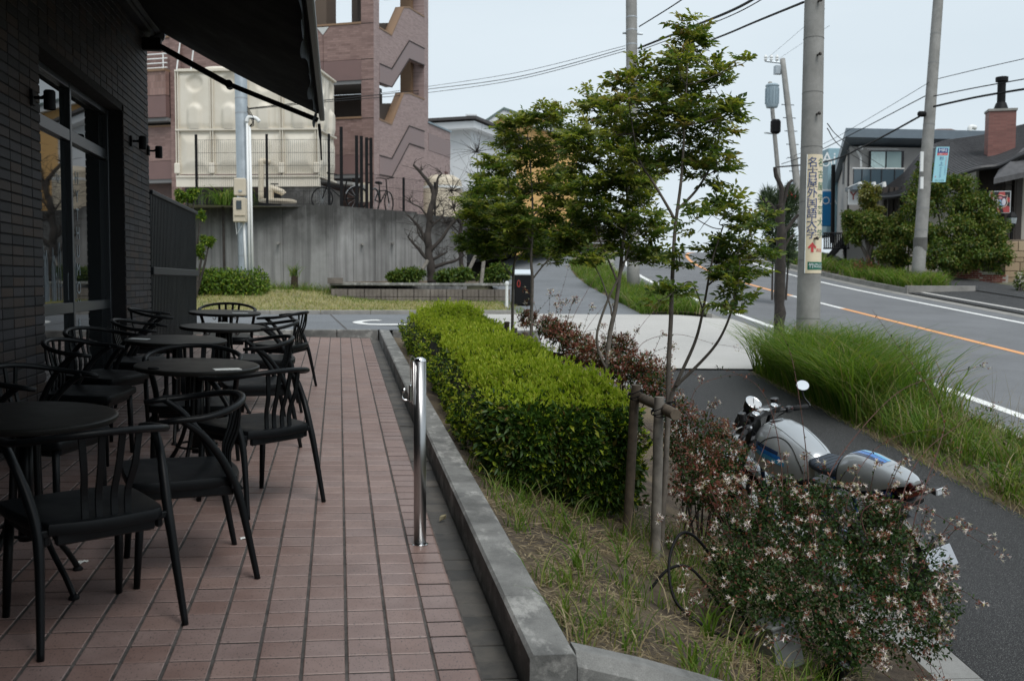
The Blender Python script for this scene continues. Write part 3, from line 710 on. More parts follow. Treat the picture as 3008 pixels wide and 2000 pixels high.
chairs=[(-.95,3.92,face(-.57,.82),'black armchair with its curved back to the terrace, drawn up to the bare end table'),
 (-.69,4.53,face(-.96,-.28),'black armchair facing the brick wall at the bare end table'),
 (-.47,5.67,face(-.68,.73),'black armchair with S-curved slats standing at the table with the big white card'),
 (-.91,6.44,face(.05,-1),'black armchair pushed under the far side of the table with the big white card'),
 (-.60,7.36,face(-.97,-.22),'black armchair on the open side of the table with the small pale card'),
 (-.62,8.86,face(-1,-.1),'black armchair on the open side of the table second from the driveway'),
 (-.58,10.08,face(-.94,.33),'black armchair on the open side of the table closest to the driveway'),
 (-1.17,10.80,face(.03,-1),'black armchair with its back to the driveway at the last table'),
 (-1.50,5.39,face(.95,-.30),'black armchair between the wall and the bare end table'),
 (-1.62,6.80,face(.99,-.16),'black armchair against the brick wall just before the window'),
 (-1.69,7.62,face(.91,-.41),'black armchair in front of the near edge of the cafe window'),
 (-1.58,8.52,face(1,.02),'black armchair in front of the middle of the cafe window'),
 (-1.72,9.88,face(.98,.2),'black armchair in front of the chalk lettering on the window')]
for i,(x,y,a,lab) in enumerate(chairs):
    c=chair0 if i==0 else copy_tree(chair0); on_terrace(c,x,y,a); tag(c,lab,'chair','black armchairs around the cafe tables')
def card(x,y,a,label,w=.13,d=.075):
    m=MB(); m.box((0,0,.0012),(w,d,.0024)); o=m.build('table_card',MT['paper']); on_terrace(o,x,y,a); o.location.z+=.7206; tag(o,label,'card','cards lying on the cafe tables')
card(-.625,5.80,.35,'white card on the round table between the S-slatted chair and the window',.15,.07)
card(-1.40,7.42,-.2,'pale card on the wall side of the third table')
card(-1.02,8.98,.1,'white card at the far edge of the table second from the driveway',.15,.08)
card(-.97,10.22,.2,'white card on the table closest to the driveway',.15,.08)
m=MB(); m.lathe([(.001,0),(.030,0),(.031,.006),(.024,.009),(.001,.009)],20); o=m.build('ashtray',MT['matblack']); on_terrace(o,-1.02,5.78,0); o.location.z+=.7205; tag(o,'small flat black ashtray on the table with the big white card','ashtray')
for x,y,a,l in ((-.46,4.95,.3,'scrap of white paper on the tiles under the chair facing the wall'),(-1.13,4.62,.9,'small pale scrap on the dark tiles below the bare end table')):
    m=MB(); m.grid(lambda u,v: Vector(((u-.5)*.045,(v-.5)*.03,.002+.006*math.sin(u*4+v*3)**2)),4,3); o=m.build('paper_scrap',MT['paper']); on_terrace(o,x,y,a); tag(o,l,'litter')
m=MB(); m.grid(lambda u,v: Vector(((u-.5)*.05*(1),(v-.5)*.022*math.sin(PI*min(.98,max(.02,u))),.004+.012*(v-.5)**2*8+.006*u)),6,4); o=m.build('fallen_leaf',color_mat('dry_leaf',(.38,.34,.22),.8)); o.location=tplane(.545,5.30,-.02); o.rotation_euler=(.1,0,.7); tag(o,'dry curled leaf lying in the drain gutter beside the bollard','leaf')
# ---- stainless bollard with hook
bo=thing('steel_bollard','brushed steel bollard with a side hook standing on the tiles','bollard',tplane(.385,4.822))
m=MB(); m.lathe([(.0305,0),(.0305,.900)],40); m.build('post',MT['bollard'],bo,smooth=True)
m=MB(); m.lathe([(.0308,.900),(.030,.906),(.024,.914),(.012,.919),(.001,.920)],40); m.build('cap',MT['steelhi'],bo,auto=30)
m=MB(); m.lathe([(.042,0),(.042,.003),(.033,.005),(.031,.012)],32); m.build('base_collar',MT['steel'],bo)
m=MB(); m.tube(curve_pts([(-.024,0,.900),(-.030,0,.922),(-.041,0,.924),(-.047,0,.905),(-.047,0,.86),(-.045,0,.80)],5),.0095,4,flat=.25,up=(1,0,0)); m.build('strap',MT['steelhi'],bo)
m=MB(); m.box((-.033,0,.795),(.008,.034,.21),bev=.003); m.build('back_plate',MT['steelhi'],bo)
m=MB(); m.box((-.046,0,.745),(.016,.030,.085),bev=.005); m.build('hook_plate',MT['steelhi'],bo)
m=MB(); m.tube(curve_pts([(-.05,0,.722),(-.062,0,.712),(-.080,0,.716),(-.088,0,.732),(-.082,0,.750),(-.072,0,.772)],6),[.005]*25+[.008]+[.0095]+[.008]+[.006]+[.003]+[.001],8); m.build('hook',MT['steelhi'],bo,smooth=True)
# ------------------------------------------------------------------ vegetation tools
def nrm(a): return a/np.maximum(np.linalg.norm(a,axis=1,keepdims=True),1e-9)
def leaf_arrays(P,D,Nn,L,W,fold=.25,droop=.0):
    "diamond leaves folded on the midrib; P base, D direction, Nn upper side"
    P=np.asarray(P);D=nrm(np.asarray(D));S=nrm(np.cross(D,Nn));U=np.cross(S,D)
    L=np.asarray(L).reshape(-1,1)*np.ones((len(P),1));W=np.asarray(W).reshape(-1,1)*np.ones((len(P),1))
    mid=P+D*L*.48; tip=P+D*L-np.array([0,0,1])*L*droop
    a=mid+S*W*.5+U*W*fold; b=mid-S*W*.5+U*W*fold
    V=np.stack([P,a,tip,b],1).reshape(-1,3); n=len(P); i=np.arange(n)*4
    F=np.concatenate([np.stack([i,i+1,i+2],1),np.stack([i,i+2,i+3],1)],1).reshape(-1,3)
    return V,F
class Leaves:
    def __init__(s): s.V=[];s.F=[];s.M=[];s.n=0
    def add(s,V,F,mi):
        s.V.append(V); s.F.append(F+s.n); s.n+=len(V); s.M.append(np.full(len(F),mi) if np.isscalar(mi) else mi)
    def leaves(s,P,D,Nn,L,W,mi,fold=.25,droop=0):
        V,F=leaf_arrays(P,D,Nn,L,W,fold,droop); s.add(V,F,mi if np.isscalar(mi) else np.repeat(mi,2))
    def build(s,name,mats,parent=None,kind=None):
        o=link(name,fast_mesh(name,np.concatenate(s.V),np.concatenate(s.F),mats,np.concatenate(s.M)),parent)
        if kind: o['kind']=kind
        return o
def rand_dirs(n,r=rng):
    return nrm(r.normal(size=(n,3)))
def blades(P,H,Wd,lean,az,seg=4,bend=.6,r=rng):
    "curved grass blades as tapered strips"
    n=len(P); P=np.asarray(P,float); H=np.asarray(H).reshape(-1,1)*np.ones((n,1)); lean=np.asarray(lean).reshape(-1,1)*np.ones((n,1))
    d=np.stack([np.cos(az),np.sin(az),0*az],1); sd=np.stack([-np.sin(az),np.cos(az),0*az],1)
    tw=r.normal(size=(n,1))*.9; sd=sd*np.cos(tw)+d*np.sin(tw)
    rows=[]
    for k in range(seg+1):
        t=k/seg; ang=lean+bend*t*t
        pos=P+np.array([0,0,1])*(H*t*np.cos(ang*.75))+d*(H*t*np.sin(ang))
        w=Wd*(1-t**1.6)*.5+.0003
        rows.append(pos+sd*w); rows.append(pos-sd*w)
    V=np.stack(rows,1); k2=2*(seg+1); V=V.reshape(-1,3); b=(np.arange(n)*k2)[:,None]
    fs=[]
    for k in range(seg):
        a=2*k; fs.append(np.concatenate([b+a,b+a+1,b+a+3,b+a+2],1))
    F=np.stack(fs,1).reshape(-1,4); return V,F
def grass_obj(name,label,cat,P,H,W,lean,az,mats,mi=None,bend=.7,seg=4):
    V,F=blades(P,H,W,lean,az,seg,bend); me=fast_mesh(name,V,F,mats,None if mi is None else np.repeat(mi,seg))
    o=link(name,me); tag(o,label,cat,kind='stuff'); return o
def in_blobs(blobs,n,bias=.45,r=rng):
    "points spread through ellipsoids, denser towards the skin; blobs: (centre, (rx,ry,rz), weight)"
    w=np.array([b[2]*np.prod(b[1])**(2/3) for b in blobs]); w/=w.sum(); ix=r.choice(len(blobs),n,p=w)
    C=np.array([list(b[0]) for b in blobs])[ix]; R=np.array([list(b[1]) for b in blobs])[ix]
    u=rand_dirs(n,r); rad=r.random((n,1))**bias; lump=1+.16*np.sin(u[:,:1]*7+ix[:,None])*np.cos(u[:,1:2]*6+ix[:,None]*2)
    return C+u*R*rad*lump, nrm(u/np.maximum(R,1e-6)), ix, rad[:,0]
def pb(px,py,d,rx,ry=None,rd=None):
    k=1.2756*d/2924.4; c=at(px,py,d); ry=ry or rx; return (c,(rx*k,(rd or (rx+ry)/2*.9)*k,ry*k),1.0)

# ------------------------------------------------------------------ clipped hedge
def hedge_surface(u,v):
    "u along 0..1, v across profile 0 (left foot) .. 1 (right foot)"
    y=6.02+u*8.4; xl=.93-.03*math.sin(u*9); xr=1.86+.16*u+.03*math.sin(u*7+1); zt=.735+.036*(y-6.0)+.03*math.sin(u*23)+.02*math.sin(u*51)-.07*(1-smooth(u/.028)); zb=bed_z((xl+xr)/2,y)+.14
    if v<.28: t=v/.28; x=xl-.04*math.sin(PI*t)+(.10*smooth((t-.75)/.25)); z=lerp(zb,zt-.07,t)
    elif v>.72: t=(v-.72)/.28; x=xr+.04*math.sin(PI*t)-(.10*smooth((.25-t)/.25)); z=lerp(zt-.07,zb-.05,t)
    else: t=(v-.28)/.44; x=lerp(xl+.10,xr-.10,t); z=zt-.07+.07*min(1,math.sin(PI*clamp(t,.0,1))*1.8)
    return Vector((x,y,z))
hedge=thing('clipped_hedge','long clipped hedge with lime green young tops along the kerb wall','hedge',(1.4,10.0,.3)); HO=Vector(hedge.location)
hb=Leaves(); n=15500
u=rng.random(n)**1.25; v=rng.random(n); v=np.where(rng.random(n)<.62,.26+.48*rng.random(n),v)
P=np.array([list(hedge_surface(a,b)) for a,b in zip(u,v)]); 
lump=np.array([mnoise.noise(Vector((p[0]*1.3,p[1]*1.1,p[2]*1.3)))*.10+mnoise.noise(Vector((p[0]*3.2,p[1]*3.2,p[2]*3.2)))*.085+mnoise.noise(Vector((p[0]*9,p[1]*9,p[2]*9)))*.045 for p in P])
top=(v>.27)&(v<.73)
cx=(.93+1.9)/2
outn=np.where(top[:,None],np.array([0,0,1.0])+np.stack([(P[:,0]-cx)*.7,0*u,0*u],1),np.stack([np.where(v<.5,-1,1),0*u,.25+0*u],1)); outn=nrm(outn+rng.normal(size=(n,3))*.30)
P=P+outn*lump[:,None]-outn*(rng.random((n,1))**2*.07)
# the squared-off end nearest the stakes
ne=5200; t=rng.random((ne,2)); xe=.93+.93*t[:,0]; 
ze=np.array([lerp(bed_z(x,6.0)+.10,.745,q) for x,q in zip(xe,t[:,1])]); bul=.13*np.sin(PI*t[:,1])*np.sin(PI*np.clip(t[:,0],.02,.98))**.5
le=np.array([mnoise.noise(Vector((a*2.2,b*2.2,3)))*.09+mnoise.noise(Vector((a*5,b*5,7)))*.07 for a,b in zip(xe,ze)])
rnd=.20*np.clip((t[:,1]-.70)/.30,0,1)**2+.14*np.clip((np.abs(t[:,0]-.5)-.36)/.14,0,1)**2; Pe=np.stack([xe+.03*rng.normal(size=ne),6.03-bul-le+rnd+.05*rng.random(ne)**2,ze],1); ne_out=nrm(np.stack([(xe-1.4)*.8,-np.ones(ne),.22+0*xe],1)+rng.normal(size=(ne,3))*.3)
def rosettes(P,outn,k,L,Wd,mi_fn,spread,upb):
    n=len(P)
    for j in range(k):
        d=nrm(outn*(1-spread*.5)+rand_dirs(n)*spread+np.array([0,0,upb])); nn=nrm(outn*.6-d*.2+rand_dirs(n)*.4)
        Lj=L*(.65+.7*rng.random(n)); hb.leaves(P+rand_dirs(n)*.010,d,nn,Lj,Lj*Wd,mi_fn(n),fold=.22,droop=.05)
tp=top
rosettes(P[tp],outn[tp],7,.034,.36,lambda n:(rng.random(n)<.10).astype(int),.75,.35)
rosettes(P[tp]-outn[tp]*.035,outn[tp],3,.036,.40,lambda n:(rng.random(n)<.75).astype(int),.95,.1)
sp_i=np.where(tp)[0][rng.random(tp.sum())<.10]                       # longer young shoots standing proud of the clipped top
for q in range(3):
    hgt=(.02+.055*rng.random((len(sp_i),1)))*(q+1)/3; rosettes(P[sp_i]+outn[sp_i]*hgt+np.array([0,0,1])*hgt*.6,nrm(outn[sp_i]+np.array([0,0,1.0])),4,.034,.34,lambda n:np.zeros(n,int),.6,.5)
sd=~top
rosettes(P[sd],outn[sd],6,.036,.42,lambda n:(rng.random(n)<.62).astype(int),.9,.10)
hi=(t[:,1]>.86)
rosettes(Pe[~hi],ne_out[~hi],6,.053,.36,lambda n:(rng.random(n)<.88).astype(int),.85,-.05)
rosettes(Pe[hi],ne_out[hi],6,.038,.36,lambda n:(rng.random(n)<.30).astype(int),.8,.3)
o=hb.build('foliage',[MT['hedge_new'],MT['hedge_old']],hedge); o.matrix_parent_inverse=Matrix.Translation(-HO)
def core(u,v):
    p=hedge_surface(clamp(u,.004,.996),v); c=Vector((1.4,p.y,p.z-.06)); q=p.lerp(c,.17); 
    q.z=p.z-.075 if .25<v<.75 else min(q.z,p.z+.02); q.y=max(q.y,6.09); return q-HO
m=MB(); m.grid(core,60,20); e=[core(0,j/20) for j in range(21)]; m.add(e,[tuple(range(21))]); m.build('dark_liner',color_mat('hedge_core',(.012,.014,.008),1),hedge,smooth=True)  # near-black inner shell added to block light and darken the hedge inside
for i in range(9):
    y=6.5+i*.92; x=1.42+.08*math.sin(i*3); m=MB()
    for k in range(4):
        a=rng.random()*6.3; m.tube(curve_pts([Vector((x,y,bed_z(x,y)-.03))-HO,Vector((x+.05*math.cos(a),y+.05*math.sin(a),bed_z(x,y)+.12))-HO,Vector((x+.2*math.cos(a),y+.2*math.sin(a),bed_z(x,y)+.34))-HO],4),[.012]*5+[.009]*4,5)
    m.build('stem',MT['barkdark'],hedge)

# ------------------------------------------------------------------ ash trees
def ash_tree(label,limbs,blobs,seed,npts,leaf_mix,lsize=.046):
    r=np.random.default_rng(seed); base=Vector(limbs[0][0][0]); root=thing('ash_tree',label,'tree',base,group='slender ash trees in the bed')
    nodes=[]; rads=[]
    for k,(pts,r0,r1) in enumerate(limbs):
        c=curve_pts(pts,7); n=len(c); rr=[lerp(r0,r1,i/(n-1)) for i in range(n)]
        c=[p+Vector((mnoise.noise(p*3+Vector((seed,0,0))),mnoise.noise(p*3+Vector((0,seed,9))),0))*.012*(i>1) for i,p in enumerate(c)]
        m=MB(); m.tube([p-base for p in c],rr,9); m.build('trunk' if k==0 else 'limb',MT['bark'],root,smooth=True)
        lo=max(1,n//4); nodes+=c[lo:]; rads+=rr[lo:]
    NA=np.array([list(p) for p in nodes])
    tw=MB(); subs=[]
    for b in blobs:                                              # a bough into every clump
        c=np.array(list(b[0])); d=np.linalg.norm(NA-c,axis=1)+np.maximum(0,NA[:,2]-c[2]+.02)*2.5; i=int(np.argmin(d)); a=nodes[i]; c=Vector(c)
        mid=a.lerp(c,.5)+Vector((r.normal()*.03,r.normal()*.03,-.02)); cc=curve_pts([a,mid,c,c+Vector((0,0,b[1][2]*.6))],5); k=len(cc)
        tw.tube([p-base for p in cc],[lerp(min(rads[i]*.75,.0075),.0022,j/(k-1)) for j in range(k)],6); subs+=cc[3:]
    SA=np.array([list(p) for p in subs])
    pts,outd,ix,rad=in_blobs([(b[0],tuple(q*1.12 for q in b[1]),1.0) for b in blobs],npts,.62,r); pos=[];dirs=[]
    outer=[]
    for p,od,rd_ in zip(pts,outd,rad):
        d=np.linalg.norm(SA-p,axis=1)+np.maximum(0,SA[:,2]-p[2])*1.2; i=int(np.argmin(d)); a=Vector(SA[i]); q=Vector(p); L=(q-a).length
        mid=a.lerp(q,.5)+Vector((0,0,-.06*L)); cc=curve_pts([a,mid,q],3); tw.tube([x-base for x in cc],[.0024,.0022,.002,.0018,.0016,.0014,.0012],4,caps=False)
        dd=(q-a); dd=dd.normalized() if dd.length>1e-4 else Vector(od)
        for t in (1.0,.80,.58) if L>.10 else (1.0,.7):
            pos.append(list(a.lerp(q,t))); dirs.append(list(dd)); outer.append(t*rd_)
    tw.build('twigs',MT['bark'],root)['kind']='stuff'
    pos=np.array(pos);dirs=np.array(dirs);n=len(pos); lv=Leaves()
    yf=np.clip((pos[:,2]-pos[:,2].min())/(np.ptp(pos[:,2])+1e-6),0,1)
    for k in range(3):                                           # compound leaves
        az=r.random(n)*2*PI; hz=np.stack([np.cos(az),np.sin(az),.35+.5*r.random(n)],1); D=nrm(dirs*.55+hz+rand_dirs(n,r)*.25); U=nrm(np.array([0,-.25,1.0])-D*D[:,2:3]+rand_dirs(n,r)*.55); S=nrm(np.cross(D,U)); U=np.cross(S,D)
        Lr=lsize*2.1*(.7+.7*r.random((n,1))); sag=.22*Lr
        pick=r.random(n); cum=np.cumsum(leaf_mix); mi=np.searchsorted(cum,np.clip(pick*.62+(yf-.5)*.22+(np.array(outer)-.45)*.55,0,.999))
        for j,tpos in enumerate((.30,.30,.55,.55,.80,.80,1.0)):
            sgn=(1 if j%2==0 else -1); B=pos+D*Lr*tpos-np.array([0,0,1])*sag*tpos**2
            d2=nrm(D*.62+S*sgn*.78) if j<6 else D
            d2=nrm(d2+rand_dirs(n,r)*.22-np.array([0,0,.30])); Ll=lsize*(.75+.5*r.random(n))*(1.0 if j<6 else 1.15)
            lv.leaves(B,d2,nrm(U+rand_dirs(n,r)*.45),Ll,Ll*.46,mi,fold=.16,droop=.12)
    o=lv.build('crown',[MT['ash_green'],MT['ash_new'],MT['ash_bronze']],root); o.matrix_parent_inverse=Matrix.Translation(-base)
    return root
def L(d,pts,r0,r1,dd=0.0): 
    n=len(pts); return ([at(x,y,d+dd*(i/(n-1))) for i,(x,y) in enumerate(pts)],r0,r1)
def bset(d,items,sp=.18):
    out=[]
    for i,(x,y,rx,ry) in enumerate(items): out.append(pb(x,y,d+sp*math.sin(i*2.4),rx,ry,max(70,(rx+ry)*.6)))
    return out
dA=5.78; baseA=Vector((1.85,5.52,bed_z(1.85,5.52)-.03))
limA=[([baseA]+[at(x,y,dA) for x,y in ((1534,1060),(1540,860),(1546,680),(1555,520),(1572,390),(1578,270),(1586,110))],.0185,.004),
 L(dA,[(1553,505),(1508,425),(1470,360),(1452,240)],.0095,.003,-.12),L(dA,[(1558,485),(1608,430),(1648,350),(1665,250)],.0095,.003,.15),
 L(dA,[(1535,935),(1560,880),(1600,790),(1620,705),(1636,610),(1668,520)],.0125,.004,-.18),L(dA-.05,[(1556,890),(1610,838),(1660,775),(1690,700),(1705,600)],.0105,.004,-.25),
 L(dA-.08,[(1618,712),(1590,650),(1555,668),(1530,690)],.005,.002,-.05),L(dA-.1,[(1628,660),(1672,610),(1720,560)],.006,.002,-.1)]
blA=bset(dA,[(1582,62,20,34),(1596,112,34,38),(1560,150,36,30),(1560,215,78,52),(1452,180,50,38),(1428,228,34,24),(1640,190,42,48),(1690,152,17,20),(1500,290,88,56),(1622,285,70,66),(1684,262,22,32),(1560,380,96,44),(1648,392,50,42),(1470,372,42,32),(1420,300,28,24),(1505,225,40,34)])
blA2=bset(dA-.2,[(1668,492,62,44),(1702,560,62,50),(1742,520,24,28),(1648,600,50,48),(1700,640,52,44),(1690,700,36,26),(1762,588,15,20),(1540,680,36,32),(1508,655,18,14),(1565,600,20,24),(1600,500,40,40)])
ash_tree('tallest slender ash tree with bronze tipped top shoots, tied to the log stakes',limA,blA+blA2,11,300,[.44,.28,.28],.040)
dB=7.97; baseB=Vector((2.10,7.73,bed_z(2.10,7.73)-.03))
limB=[([baseB]+[at(x,y,dB) for x,y in ((1402,800),(1416,700),(1430,600),(1442,500),(1440,400),(1410,300))],.023,.005),
 L(dB,[(1396,850),(1374,775),(1398,690),(1432,620),(1452,560)],.012,.006,-.1),L(dB,[(1424,660),(1396,590),(1368,510),(1350,420)],.010,.004,.1),L(dB,[(1430,610),(1478,560),(1520,515)],.009,.004,.2),L(dB,[(1410,730),(1385,650),(1350,580)],.008,.003,.1)]
blB=bset(dB,[(1398,258,40,34),(1362,246,24,34),(1425,335,52,46),(1350,368,52,42),(1432,425,70,50),(1350,455,60,50),(1400,520,70,42),(1482,515,44,48),(1310,555,50,36),(1482,430,34,50),(1330,320,30,34),(1440,575,40,22),(1360,600,34,26),(1490,590,30,24)])
ash_tree('light green ash tree with several bent stems behind the middle of the hedge',limB,blB,23,290,[.40,.50,.10],.047)
dC=11.0; baseC=Vector((2.08,10.8,bed_z(2.08,10.8)-.03))
limC=[([baseC]+[at(x,y,dC) for x,y in ((1226,680),(1224,600),(1226,500),(1222,400),(1215,310))],.021,.006),L(dC,[(1228,640),(1262,600),(1300,560)],.011,.004,-.1),L(dC,[(1225,560),(1180,480),(1165,380)],.010,.004,.1),L(dC,[(1226,500),(1270,430),(1290,330)],.010,.004)]
blC=bset(dC,[(1195,285,44,26),(1165,318,36,32),(1268,278,44,26),(1222,352,66,44),(1300,335,38,38),(1145,385,32,26),(1235,430,76,46),(1182,475,58,42),(1282,515,58,48),(1322,552,38,30),(1302,440,42,46),(1255,585,52,20),(1215,520,40,30),(1290,600,40,18),(1170,560,30,30)],.25)
ash_tree('ash tree with feathery yellow green top in front of the yellow house',limC,blC,37,280,[.42,.48,.10],.056)
dD=12.3; baseD=Vector((2.10,12.1,bed_z(2.10,12.1)-.03))
limD=[([baseD]+[at(x,y,dD) for x,y in ((1182,650),(1188,590),(1184,520),(1165,460))],.021,.006),L(dD,[(1184,640),(1160,610),(1130,560)],.010,.004),L(dD,[(1188,600),(1215,570),(1240,540)],.009,.004)]
blD=bset(dD,[(1108,445,36,36),(1150,492,50,42),(1098,515,32,32),(1180,550,48,32),(1112,562,36,26),(1222,555,42,32),(1160,430,24,24),(1090,480,26,26),(1140,580,40,20),(1080,560,22,18)],.25)
ash_tree('smallest ash tree at the driveway end of the hedge',limD,blD,41,260,[.54,.40,.06],.058)

# ------------------------------------------------------------------ abelia shrubs
def flower_arrays(P,D,size,r):
    "five-lobed white trumpets"
    n=len(P); D=nrm(D); S=nrm(np.cross(D,rand_dirs(n,r))); U=np.cross(S,D); Vs=[];k=5; sz=np.asarray(size).reshape(-1,1)
    base=P; ring=[]; 
    Vs.append(base)
    for j in range(k):
        a=2*PI*j/k; e=S*math.cos(a)+U*math.sin(a); Vs.append(P+D*sz*.75+e*sz*.16)
    for j in range(k):
        a=2*PI*(j+.5)/k; e=S*math.cos(a)+U*math.sin(a); Vs.append(P+D*sz*1.0+e*sz*.62)
    V=np.stack(Vs,1).reshape(-1,3); i=(np.arange(n)*11)[:,None]; fs=[]
    for j in range(k): fs.append(np.concatenate([i,i+1+j,i+1+(j+1)%k],1)); fs.append(np.concatenate([i+1+j,i+6+j,i+1+(j+1)%k],1))
    return V,np.stack(fs,1).reshape(-1,3)
def arching(root,base,path,r0,leafstep,lv,r,red=.3,lsize=.018):
    c=curve_pts(path,8); n=len(c); m=MB(); m.tube([p-base for p in c],[lerp(r0,.0008,i/(n-1)) for i in range(n)],5); m.build('shoot',MT['twig'],root,smooth=True)
    tot=0; pos=[];D=[]
    for i in range(3,n-1):
        if i%leafstep==0:
            t=(c[i+1]-c[i]).normalized(); s=t.orthogonal().normalized(); s=Matrix.Rotation(r.random()*6.28,3,t)@s
            for q in (s,-s): pos.append(list(c[i])); D.append(list((q*.9+t*.5)))
    if pos:
        pos=np.array(pos);D=np.array(D); k=len(pos); mi=(r.random(k)<red).astype(int); Lz=lsize*(.6+.7*r.random(k)); lv.leaves(pos,D,nrm(np.array([0,0,1.0])+rand_dirs(k,r)*.4),Lz,Lz*.5,mi)
    return c
def abelia(label,base,blobs,nl,nc,nf,seed,shoots=(),red=.05,ls=.020,fs=.017,stems=14,nsp=45):
    r=np.random.default_rng(seed); base=Vector(base); root=thing('abelia_shrub',label,'shrub',base,group='abelia shrubs in the bed'); lv=Leaves()
    P,O,ix,rad=in_blobs(blobs,nl,.38,r); D=nrm(O*.6+rand_dirs(nl,r)*.9+np.array([0,0,.15])); Lz=ls*(.6+.8*r.random(nl)); mi=(r.random(nl)<red).astype(int); lv.leaves(P,D,nrm(O+np.array([0,0,.8])+rand_dirs(nl,r)*.5),Lz,Lz*.52,mi,fold=.2,droop=.1)
    Pc,Oc,_,rc=in_blobs(blobs,nc,.12,r); keep=(Oc[:,2]+.5*Oc[:,0]-.35*Oc[:,1]+r.normal(size=nc)*.45)>-.05; Pc=Pc[keep]+Oc[keep]*.02; Oc=Oc[keep]; nc=len(Pc)
    for k in range(20):
        d=nrm(Oc*.7+rand_dirs(nc,r)+np.array([0,0,.2])); B=Pc+rand_dirs(nc,r)*(.020*r.random((nc,1))**.5)*(ls/.02); Lz=ls*.72*(.6+.7*r.random(nc)); lv.leaves(B,d,rand_dirs(nc,r),Lz,Lz*.42,1,fold=.15)
    reps=[]; 
    for q in range(nf):
        sel=r.random(nc)<.62; B=Pc[sel]+rand_dirs(sel.sum(),r)*.014*(ls/.02); d=nrm(Oc[sel]*.6+rand_dirs(sel.sum(),r)*.8+np.array([0,0,-.12])); V,F=flower_arrays(B,d,fs*(.75+.5*r.random(sel.sum())),r); lv.add(V,F,2)
    SPn=nsp; sp0,so,_,_=in_blobs(blobs,SPn,.08,r); tips=[]
    spm=MB()
    for a,o_ in zip(sp0,so):
        a=Vector(a); o_=Vector(o_); o_=(o_+Vector((0,0,.45))).normalized(); Ls=r.uniform(.10,.30)*(ls/.02); c=curve_pts([a-o_*.05,a+o_*Ls*.6,a+o_*Ls+Vector((0,0,-.20*Ls))],4); spm.tube([q-base for q in c],[.0016]*5+[.0010]*4,4,caps=False)
        tips.append(list(c[-1])); pp=np.array([list(q) for q in c[2:]]); k_=len(pp); lv.leaves(np.repeat(pp,2,0),rand_dirs(2*k_,r)+np.array([0,0,.2]),nrm(np.array([0,0,1.0])+rand_dirs(2*k_,r)*.5),ls*.85,ls*.42,(r.random(2*k_)<.25).astype(int))
    spm.build('sprays',MT['twig'],root)['kind']='stuff'
    tips=np.array(tips); nt_=len(tips)
    for q in range(16): B=tips+rand_dirs(nt_,r)*(.022*(ls/.02)*r.random((nt_,1))**.5); lv.leaves(B,rand_dirs(nt_,r)+np.array([0,0,.2]),rand_dirs(nt_,r),ls*.65,ls*.26,1,fold=.15)
    for q in range(7):
        sel=r.random(nt_)<.72; B=tips[sel]+rand_dirs(sel.sum(),r)*.020*(ls/.02); V,F=flower_arrays(B,nrm(rand_dirs(sel.sum(),r)+np.array([0,-.2,-.25])),fs*(.8+.5*r.random(sel.sum())),r); lv.add(V,F,2)
    st=MB(); tops,_,_,_=in_blobs(blobs,stems,.6,r)
    for p in tops:
        a=r.random()*6.3; b0=base+Vector((math.cos(a)*.09,math.sin(a)*.09,-.03)); p=Vector(p); st.tube([q-base for q in curve_pts([b0,b0.lerp(p,.5)+Vector((0,0,.08)),p],5)],[.006]*4+[.0045]*4+[.003]*3,5)
    st.build('stems',MT['barkdark'],root)['kind']='stuff'
    for k,(path,r0) in enumerate(shoots):
        c=arching(root,base,path,r0,2 if k%2 else 3,lv,r)
        if k%2==0:
            e=np.array([list(c[-1])]*9)+r.normal(size=(9,3))*.018; d=rand_dirs(9,r); lv.leaves(e,d,rand_dirs(9,r),.014,.006,1)
            if k%4==0: V,F=flower_arrays(e[:5],nrm(rand_dirs(5,r)+np.array([0,0,-.4])),np.full(5,fs),r); lv.add(V,F,2)
    o=lv.build('foliage',[MT['abelia'],MT['calyx'],MT['petal']],root); o.matrix_parent_inverse=Matrix.Translation(-base); return root
def SP(pts): return [at(x,y,d) for x,y,d in pts]
nb=[pb(1722,1262,4.95,105),pb(1690,1330,4.8,70),pb(1840,1225,4.95,120,105),pb(1975,1245,4.8,125,105),pb(2085,1320,4.6,112,110),pb(1905,1370,4.5,150,130),pb(1765,1370,4.6,105,100),pb(2060,1430,4.4,100,90),pb(1795,1150,5.15,75,55),pb(1900,1140,5.05,60,40),pb(2165,1395,4.55,52,60),pb(1960,1480,4.3,90,60),pb(2140,1480,4.35,50,40),pb(2035,1200,4.75,50,60)]
